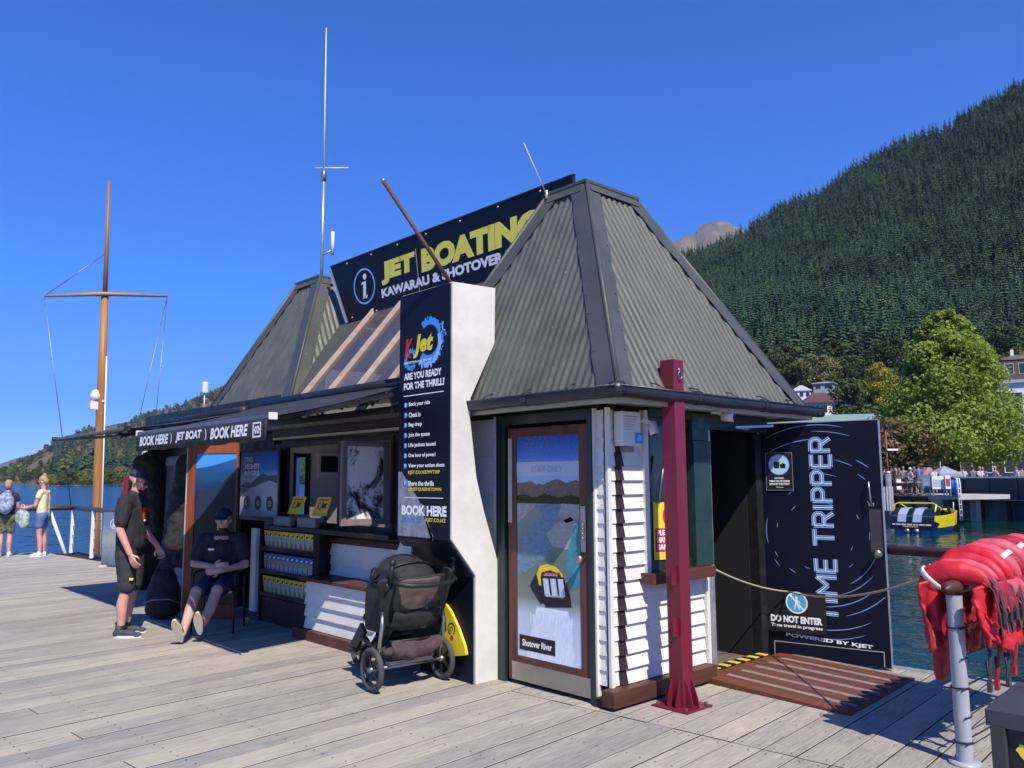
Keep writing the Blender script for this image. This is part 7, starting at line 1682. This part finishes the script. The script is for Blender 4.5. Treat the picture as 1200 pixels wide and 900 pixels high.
mb = MB(); b0 = dirv(1041)*58; mb.tube([b0+V(0, 0, .6), b0+V(0, 0, zy(1041, 505, 58))], .05, 6); mb.build('shaft', ink('dull_red', (.22, .05, .04), .6), lp)
mb = MB(); mb.beam(b0+V(0, 0, zy(1041, 527, 58)), b0+rt*.7+V(0, 0, zy(1041, 527, 58)), .25, .12); mb.build('lamp_arm', wallw, lp)
# small figures on the far side
far_skin = ink('shaded_skin', (.34, .20, .15), .6)
def figure(lab, x, r, z, col, legs, sit=False, hatc=None, hgt=1.7):
    p = dirv(x)*r; f = thing('person', lab, 'person', (p.x, p.y, z), 'people on the far waterfront', random.uniform(0, 6))
    k = hgt/1.7; mb = MB(); b0 = .45 if sit else .88
    for s_ in (-1, 1):
        if sit: cap_(mb, (0, s_*.09, .45), (.38, s_*.1, .45), .08, .06, 8); cap_(mb, (.38, s_*.1, .45), (.40, s_*.1, .08), .055, .04, 8)
        else: cap_(mb, (0, s_*.09, .86*k), (.03*s_, s_*.1, .08), .085, .045, 8)
        cap_(mb, (0, s_*.2, (b0+.50)*k), (.08, s_*.26, (b0+.22)*k), .048, .04, 8); cap_(mb, (.08, s_*.26, (b0+.22)*k), (.28, s_*.14, (b0+.26)*k), .038, .03, 8)
    cap_(mb, (0, 0, b0*k), (0, 0, (b0+.5)*k), .12, .10, 8); mb.ball((.01, 0, (b0+.72)*k), (.10, .08, .12), None, 10, 8); cap_(mb, (0, 0, (b0+.5)*k), (0, 0, (b0+.64)*k), .05, .05, 8)
    o = mb.build('body', far_skin, f, local=True); remesh(o, .03, 1)
    mb = MB(); cap_(mb, (0, -.05, (b0+.05)*k), (0, -.08, (b0+.42)*k), .13, .11, 8); cap_(mb, (0, .05, (b0+.05)*k), (0, .08, (b0+.42)*k), .13, .11, 8)
    for s_ in (-1, 1): cap_(mb, (0, s_*.16, (b0+.48)*k), (.04, s_*.23, (b0+.33)*k), .075, .065, 8)
    o = mb.build('top', col, f, local=True); remesh(o, .03, 1)
    mb = MB(); mb.ball((0, 0, b0*k), (.15, .18, .12), None, 10, 6)
    for s_ in (-1, 1):
        if sit: cap_(mb, (0, s_*.09, .46), (.3, s_*.1, .46), .10, .08, 8)
        else: cap_(mb, (0, s_*.09, .84*k), (.02*s_, s_*.1, .45), .11, .085, 8)
    o = mb.build('trousers', legs, f, local=True); remesh(o, .03, 1)
    mb = MB(); mb.ball((-.02, 0, (b0+.77)*k), (.105, .09, .09), None, 10, 6); mb.build('hair' if not hatc else 'hat', hatc or hairc, f, local=True)
cw = ink('white_cloth', (.50, .50, .50), .8); cb = ink('blue_cloth', (.05, .09, .25), .8); cr = ink('red_cloth', (.45, .06, .06), .8); cg = ink('grey_cloth', (.2, .2, .21), .8); cpk = ink('pink_cloth', (.6, .35, .38), .8); ck = ink('tan_cloth', (.3, .24, .16), .8); cd2 = ink('black_cloth', (.02, .02, .022), .8)
for x, r, col, lab in ((1129, 61.5, cw, 'person in white leaning on the quay coping, nearest the tree trunk'), (1141, 61, cg, 'person in grey and white sitting at the quay, second from the tree trunk'), (1149, 61, cw, 'person in white sitting at the quay beside the one in grey'), (1152.5, 62, cb, 'person in blue behind the coping in the quay group'), (1167, 60, cpk, 'person in pink sitting alone at the quay coping'), (1192, 59, cw, 'person in white at the coping near the right frame edge'), (1198, 59.5, cg, 'person in grey at the right frame edge of the quay')):
    figure(lab, x, r, 1.02, col, cg, True, blond if x in (1149, 1167) else None)
crowd = [(1036.5, 53.5, cr, cw, 'person in red standing closest to the open door edge'), (1045, 57.5, cb, ck, 'person in blue on the jetty left of the black shirted one'), (1050, 55.5, cd2, cb, 'person in black shirt in the middle of the jetty'), (1053.5, 58, cg, cg, 'person in grey top behind the black shirted one'), (1059, 57, cg, cb, 'person in dark grey near the jetty middle'), (1064, 56, cb, cg, 'person in blue seated on the jetty edge'), (1067.5, 58, cw, cb, 'person in white hat and shirt standing tallest in the crowd'), (1072, 59, cd2, cg, 'person in black shirt right beside the tallest one'), (1077, 57, cb, cb, 'person in dark blue at the right end of the crowd'), (1095, 58, cw, cg, 'person in white behind the middle information board')]
dkl = [ink('navy_trousers', (.015, .018, .035), .8), ink('charcoal_trousers', (.03, .03, .032), .8), ink('khaki_shorts', (.14, .12, .08), .8)]
for i, (x, r, col, lg, lab) in enumerate(crowd): figure(lab, x, r, .61 if r < 60 else 1.0, col, dkl[i % 3], lab.find('seated') > 0, cw if 'hat' in lab else None, 1.62+.1*(i % 3))
# clutter on the jetty
def clutter(name, lab, cat, x, r, z, fn):
    p = dirv(x)*r; t = thing(name, lab, cat, (p.x, p.y, z)); fn(t, V(p.x, p.y, z)); return t
def c_pile(t, p):
    mb = MB(); mb.tube([p+V(0, 0, -2.5), p+V(0, 0, 1.3)], .17, 10); mb.build('timber', pm('grey_pile_timber', (.20, .20, .21), (.12, .12, .13), .8, sc_=3), t)
    mb = MB(); mb.lathe([(.19, 0), (.19, .06), (.001, .12)], p+V(0, 0, 1.3), (0, 0, 1), 10); mb.build('cap', M['galv'], t)
clutter('mooring_pile', 'thick grey mooring pile at the near corner of the jetty', 'pile', 1041, 53.2, .6, c_pile)
def c_pickets(t, p):
    for k in range(5):
        mb = MB(); mb.beam(p+rt*(k*.16-.3)+V(0, 0, -.9), p+rt*(k*.16-.3)+V(0, 0, .5), .07, .04); mb.build('picket', M['white'], t)
clutter('white_pickets', 'short row of white pickets below the crowd beside the open door', 'fence', 1038, 52.6, .6, c_pickets)
brn = ink('crate_brown', (.11, .06, .035), .8)
def c_shelf(t, p):
    for k in (-.35, .35):
        mb = MB(); mb.beam(p+rt*k, p+rt*k+V(0, 0, 1.25), .07, .07); mb.build('post', brn, t)
    for z in (.3, .7, 1.1):
        mb = MB(); mb.beam(p-rt*.4+V(0, 0, z), p+rt*.4+V(0, 0, z), .35, .05); mb.build('shelf', brn, t)
    for z, c in ((.42, wallw), (.82, wallw)):
        mb = MB(); mb.beam(p-rt*.3+V(0, 0, z), p-rt*.02+V(0, 0, z), .3, .2); mb.build('box', c, t)
clutter('timber_shelf', 'brown timber shelf with white boxes standing in the crowd on the jetty', 'shelf', 1055, 53.6, .6, c_shelf)
def c_bike(t, p):
    for k in (-.5, .5):
        mb = MB(); mb.tube([p+rt*(k+.32*math.cos(a))+V(0, 0, .34+.32*math.sin(a)) for a in [2*PI*i/16 for i in range(16)]], .03, 5, closed=True); mb.build('wheel', M['black'], t)
    mb = MB(); mb.tube([p+rt*-.5+V(0, 0, .34), p+rt*-.25+V(0, 0, .85), p+rt*.35+V(0, 0, .85), p+rt*.5+V(0, 0, .34)], .03, 5); mb.tube([p+rt*-.25+V(0, 0, .85), p+rt*0+V(0, 0, .34), p+rt*.35+V(0, 0, .85)], .03, 5); mb.build('frame', M['black'], t)
clutter('bicycle', 'dark bicycle parked on the jetty behind the boat', 'bicycle', 1066, 54.2, .6, c_bike)
clutter('bicycle', 'dark bicycle at the right end of the jetty beside the blue board', 'bicycle', 1076, 54.6, .6, c_bike)
def c_table(t, p):
    mb = MB(); mb.beam(p-rt*.8+V(0, 0, .75), p+rt*.8+V(0, 0, .75), .7, .05); mb.build('table_top', M['deck'], t)
    for k in (-.6, .6):
        mb = MB(); mb.beam(p+rt*k, p+rt*k+V(0, 0, .72), .08, .08); mb.build('leg', M['black'], t)
clutter('table', 'pale table among the people on the jetty', 'table', 1060, 55.2, .6, c_table)
# ---------------------------------------------------------------- jet boat
jp = dirv(1066)*43.5; hd = math.atan2(dirv(1066).y, dirv(1066).x)-math.radians(21)
jbs = .86
jb = thing('jet_boat', 'yellow and black jet boat with two silver engine covers moored by the jetty', 'boat', (jp.x, jp.y, WZ), rz=hd); jb.scale = (jbs, jbs, jbs)
yel = pm('yellow_boat_paint', (.72, .60, .02), (.66, .54, .02), .3, sc_=3); blk = pm('black_boat_paint', (.010, .012, .018), None, .3)
sec = [(0, 1.20, .95, -.25), (1.5, 1.25, .95, -.25), (3.2, 1.15, 1.0, -.2), (4.6, .80, 1.1, .0), (5.6, .12, 1.2, .45)]
vs = []; 
for x, hw, zt, zb in sec: vs += [(x, -hw, zt), (x, -hw*.92, .35+zb*.2), (x, -hw*.6, zb), (x, hw*.6, zb), (x, hw*.92, .35+zb*.2), (x, hw, zt)]
fs0 = []; fm = []
for i in range(4):
    for j in range(5): fs0.append((i*6+j, i*6+j+1, (i+1)*6+j+1, (i+1)*6+j)); fm.append(0 if j in (0, 4) else 1)
mb = MB(); n0 = len(vs); mb.add(vs, fs0+[(0, 5, 4, 3, 2, 1)]); mb.m = fm+[1]
o = mb.build('hull', [yel, ink('hull_blue', (.03, .14, .35), .3)], jb, local=True); o.modifiers.new('t', 'SOLIDIFY').thickness = .05
mb = MB(); mb.add([(.0, -1.15, .7), (.0, 1.15, .7), (5.2, .3, .95), (5.2, -.3, .95), (3.0, 1.05, .75), (3.0, -1.05, .75)], [(0, 5, 4, 1), (5, 3, 2, 4)]); mb.build('deck', blk, jb, local=True)
mb = MB(); P = [(-.12, .18), (-.12, .62), (.05, 1.0), (.45, 1.28), (1.0, 1.34), (1.0, .6), (.1, .18)]; mb.prism([(x, -1.16, z) for x, z in P], (0, 2.32, 0)); mb.build('engine_cover', blk, jb, local=True, bevel=.03)
for y in (-.52, .30):
    mb = MB(); mb.prism([(-.135, y, .60), (.03, y, 1.02), (.44, y, 1.315), (.98, y, 1.375), (.98, y, 1.36), (.45, y, 1.29), (.05, y, 1.005), (-.12, y, .60)], (0, .46, 0)); mb.build('silver_panel', pm('silver_panel', (.42, .47, .60), (.36, .42, .55), .35, .2), jb, local=True)
mb = MB(); mb.box(-.17, -.12, -1.15, 1.15, .40, .52); mb.build('text_strip', blk, jb, local=True)
mb = MB()
rr_ = random.Random(2); y = -1.05
while y < 1.0:
    l = rr_.uniform(.10, .3); mb.box(-.178, -.172, y, min(1.05, y+l), .43, .50); y += l+.05
mb.build('lettering_strip', M['whiteink'], jb, local=True)
mb = MB(); mb.box(-.178, -.172, -.35, .45, .33, .385); mb.build('yellow_strip', yel, jb, local=True)
mb = MB(); mb.tube([(.2, -1.12, .95), (.55, -1.1, 1.55), (.6, -.9, 1.62), (.6, .9, 1.62), (.55, 1.1, 1.55), (.2, 1.12, .95)], .045, 8); mb.tube([(.6, -.9, 1.62), (2.6, -.95, 1.1)], .035, 8); mb.tube([(.6, .9, 1.62), (2.6, .95, 1.1)], .035, 8); mb.build('roll_bar', yel, jb, local=True)
for x in (1.5, 2.3, 3.1):
    mb = MB(); mb.box(x, x+.12, -.95, .95, .75, 1.18); mb.box(x-.35, x, -.95, .95, .75, .88); mb.build('seat_row', blk, jb, local=True, bevel=.03)
mb = MB(); mb.add([(3.7, -.8, 1.0), (3.7, .8, 1.0), (3.45, .75, 1.4), (3.45, -.75, 1.4)], [(0, 1, 2, 3)]); mb.build('windscreen', M['clearglass'], jb, local=True)
mb = MB(); mb.tube([(4.3, -.7, 1.05), (4.4, -.7, 1.6)], .03, 6); mb.build('rail_post', M['white'], jb, local=True)
mb = MB(); mb.tube([(-.25, -.25, .1), (.1, -.25, .12)], .14, 10); mb.tube([(-.25, .25, .1), (.1, .25, .12)], .14, 10); mb.build('jet_nozzle', M['steeldull'], jb, local=True)

# ---------------------------------------------------------------- mast, left rail, boards
ms = thing('mast', 'tall varnished wooden mast with pale crossbar standing beyond the left rail', 'mast', tuple(dirv(115)*23+V(0, 0, WZ)))
mr = 23.0; pt3 = lambda x, y, r: CAMP + ray(x, y)*(r/math.hypot(ray(x, y).x, ray(x, y).y)); Mb = pt3(115, 600, mr); Mb = V(Mb.x, Mb.y, 0); Mt = pt3(128, 212, mr); mastm = woodmat('varnished_mast', (.40, .19, .055), (.30, .13, .04), (.48, .25, .09), 2, .45, 24, knots=False)
def mat_(t): return Mb.lerp(V(Mt.x, Mt.y, 0), (t+1)/(Mt.z+1))+V(0, 0, t)
zc = pt3(124, 345, mr).z; cL = onY(52, 347, mat_(zc).y-1.0*0); a_ = dirv(52)*mr; 
mb = MB(); mb.tube([mat_(-1.2), mat_(1), mat_(4), mat_(zc)], [.125, .12, .105, .085], 12); mb.tube([mat_(zc-.05), mat_(Mt.z)], [.062, .035], 10); mb.build('pole', mastm, ms)
mb = MB(); mb.tube([mat_(-1)+rt*.13, mat_(4.8)+rt*.10], .020, 6); mb.build('pale_track', wallw, ms)
CL = pt3(52, 347, mr); CR = pt3(196, 347, mr)
mb = MB(); mb.tube([CL, mat_(zc)-fw*.1, CR], [.03, .06, .03], 8); mb.build('crossbar', pm('brown_spar', (.34, .21, .11), (.27, .16, .08), .5), ms)
for A_, B_ in ((CL, mat_(1.0)-rt*.65), (CR, mat_(1.0)+rt*.55), (CL, mat_(zc+1.1)), (CR-rt*.0, mat_(1.6)+rt*1.3)):
    mb = MB(); mb.tube([A_, B_], .010, 4); mb.build('stay', M['steeldull'], ms)
lm = pt3(112, 470, mr)
mb = MB(); mb.lathe([(.001, 0), (.12, 0), (.14, .14), (.09, .26), (.001, .3)], lm, (0, 0, 1), 12); mb.box(lm.x-.14, lm.x+.10, lm.y-.1, lm.y+.1, lm.z-.22, lm.z-.01); mb.beam(lm, lm+rt*.22, .05, .05); mb.build('white_lamp', M['white'], ms)
rl2 = thing('rail', 'dark timber rail on white posts at the far left corner of the wharf', 'rail', (5.0, 20.0, 0))
C0, C1, C2 = V(4.45, 21.0, 0), V(5.35, 20.75, 0), V(5.20, 13.4, 0)
mb = MB(); mb.tube([C0+V(0, 0, 1.02), C1+V(0, 0, 1.02)], .055, 10); mb.tube([C1+V(0, 0, 1.02), C2+V(0, 0, 1.02)], .055, 10); mb.build('top_rail', railw, rl2)
for p in (V(4.85, 20.85, 0), C1, V(5.30, 19.0, 0), V(5.26, 17.0, 0), V(5.22, 15.0, 0)):
    mb = MB(); mb.lathe([(.045, 0), (.045, 1.0)], p, (0, 0, 1), 10); mb.build('post', M['white'], rl2)
mb = MB(); mb.tube([V(4.88, 20.8, .95), V(5.12, 20.3, .02)], .04, 8); mb.build('brace', M['white'], rl2)
for z in (.2, .4, .6, .8):
    mb = MB(); mb.tube([C0+V(0, 0, z), C1+V(0, 0, z), C2+V(0, 0, z)], .008, 4); mb.build('cable', M['steeldull'], rl2)
br_ = thing('banner_board', 'blue-grey photo banner board with emblem standing by the left rail', 'sign', (5.1, 16.4, 0))
fb_ = Fr((4.92, 17.0, .03), (.42, -.9, 0)); mb = MB(); fb_.slab(mb, 0, 1.15, 0, 1.0, -.03, 0); mb.build('board', [vgrad('harbour_print', [(0, (.05, .06, .08)), (.4, (.16, .20, .24)), (.7, (.30, .32, .33)), (1.0, (.14, .20, .30))], dist=.4, ns=4), ], br_)
mb = MB(); ring(mb, fb_, .28, .78, .075, .095, 0, 2*PI, .002, 0, 20); fb_.flat(mb, [(.25, .72), (.31, .72), (.29, .84), (.27, .84)], .002, 0); mb.build('emblem', M['paleink'], br_)
for u in (.1, 1.05):
    mb = MB(); fb_.slab(mb, u-.04, u+.04, -.03, .0, -.15, .1); mb.build('foot', M['white'], br_)
rs_ = thing('red_sign', 'red framed notice beyond the kiosk behind the standing man', 'sign', (4.75, 14.2, 0))
fr5 = Fr((4.38, 14.2, .75), (.5, -.86, 0)); mb = MB(); fr5.slab(mb, 0, .55, 0, .95, -.04, 0); mb.build('frame', pm('red_frame', (.22, .02, .02), None, .5), rs_)
mb = MB(); fr5.slab(mb, .14, .41, .3, .8, .001, .006); mb.build('notice', wallw, rs_)
mb = MB(); mb.tube([fr5.p(.27, -.74, -.04), fr5.p(.27, 0, -.04)], .03, 8); mb.build('post', M['steeldull'], rs_)
# ---------------------------------------------------------------- air
hz = MB(); hz.box(-9700, 9700, -3700, 15700, -62, 1900); ho = hz.build('haze', [], kind='stuff')
hm = bpy.data.materials.new('clear_air'); hm.use_nodes = True; hn = hm.node_tree; hn.nodes.clear()
pv = hn.nodes.new('ShaderNodeVolumePrincipled'); pv.inputs['Color'].default_value = (.62, .78, 1, 1); pv.inputs['Density'].default_value = .00005; pv.inputs['Anisotropy'].default_value = .1
om = hn.nodes.new('ShaderNodeOutputMaterial'); hn.links.new(pv.outputs[0], om.inputs['Volume']); ho.data.materials.append(hm)
flush_text()
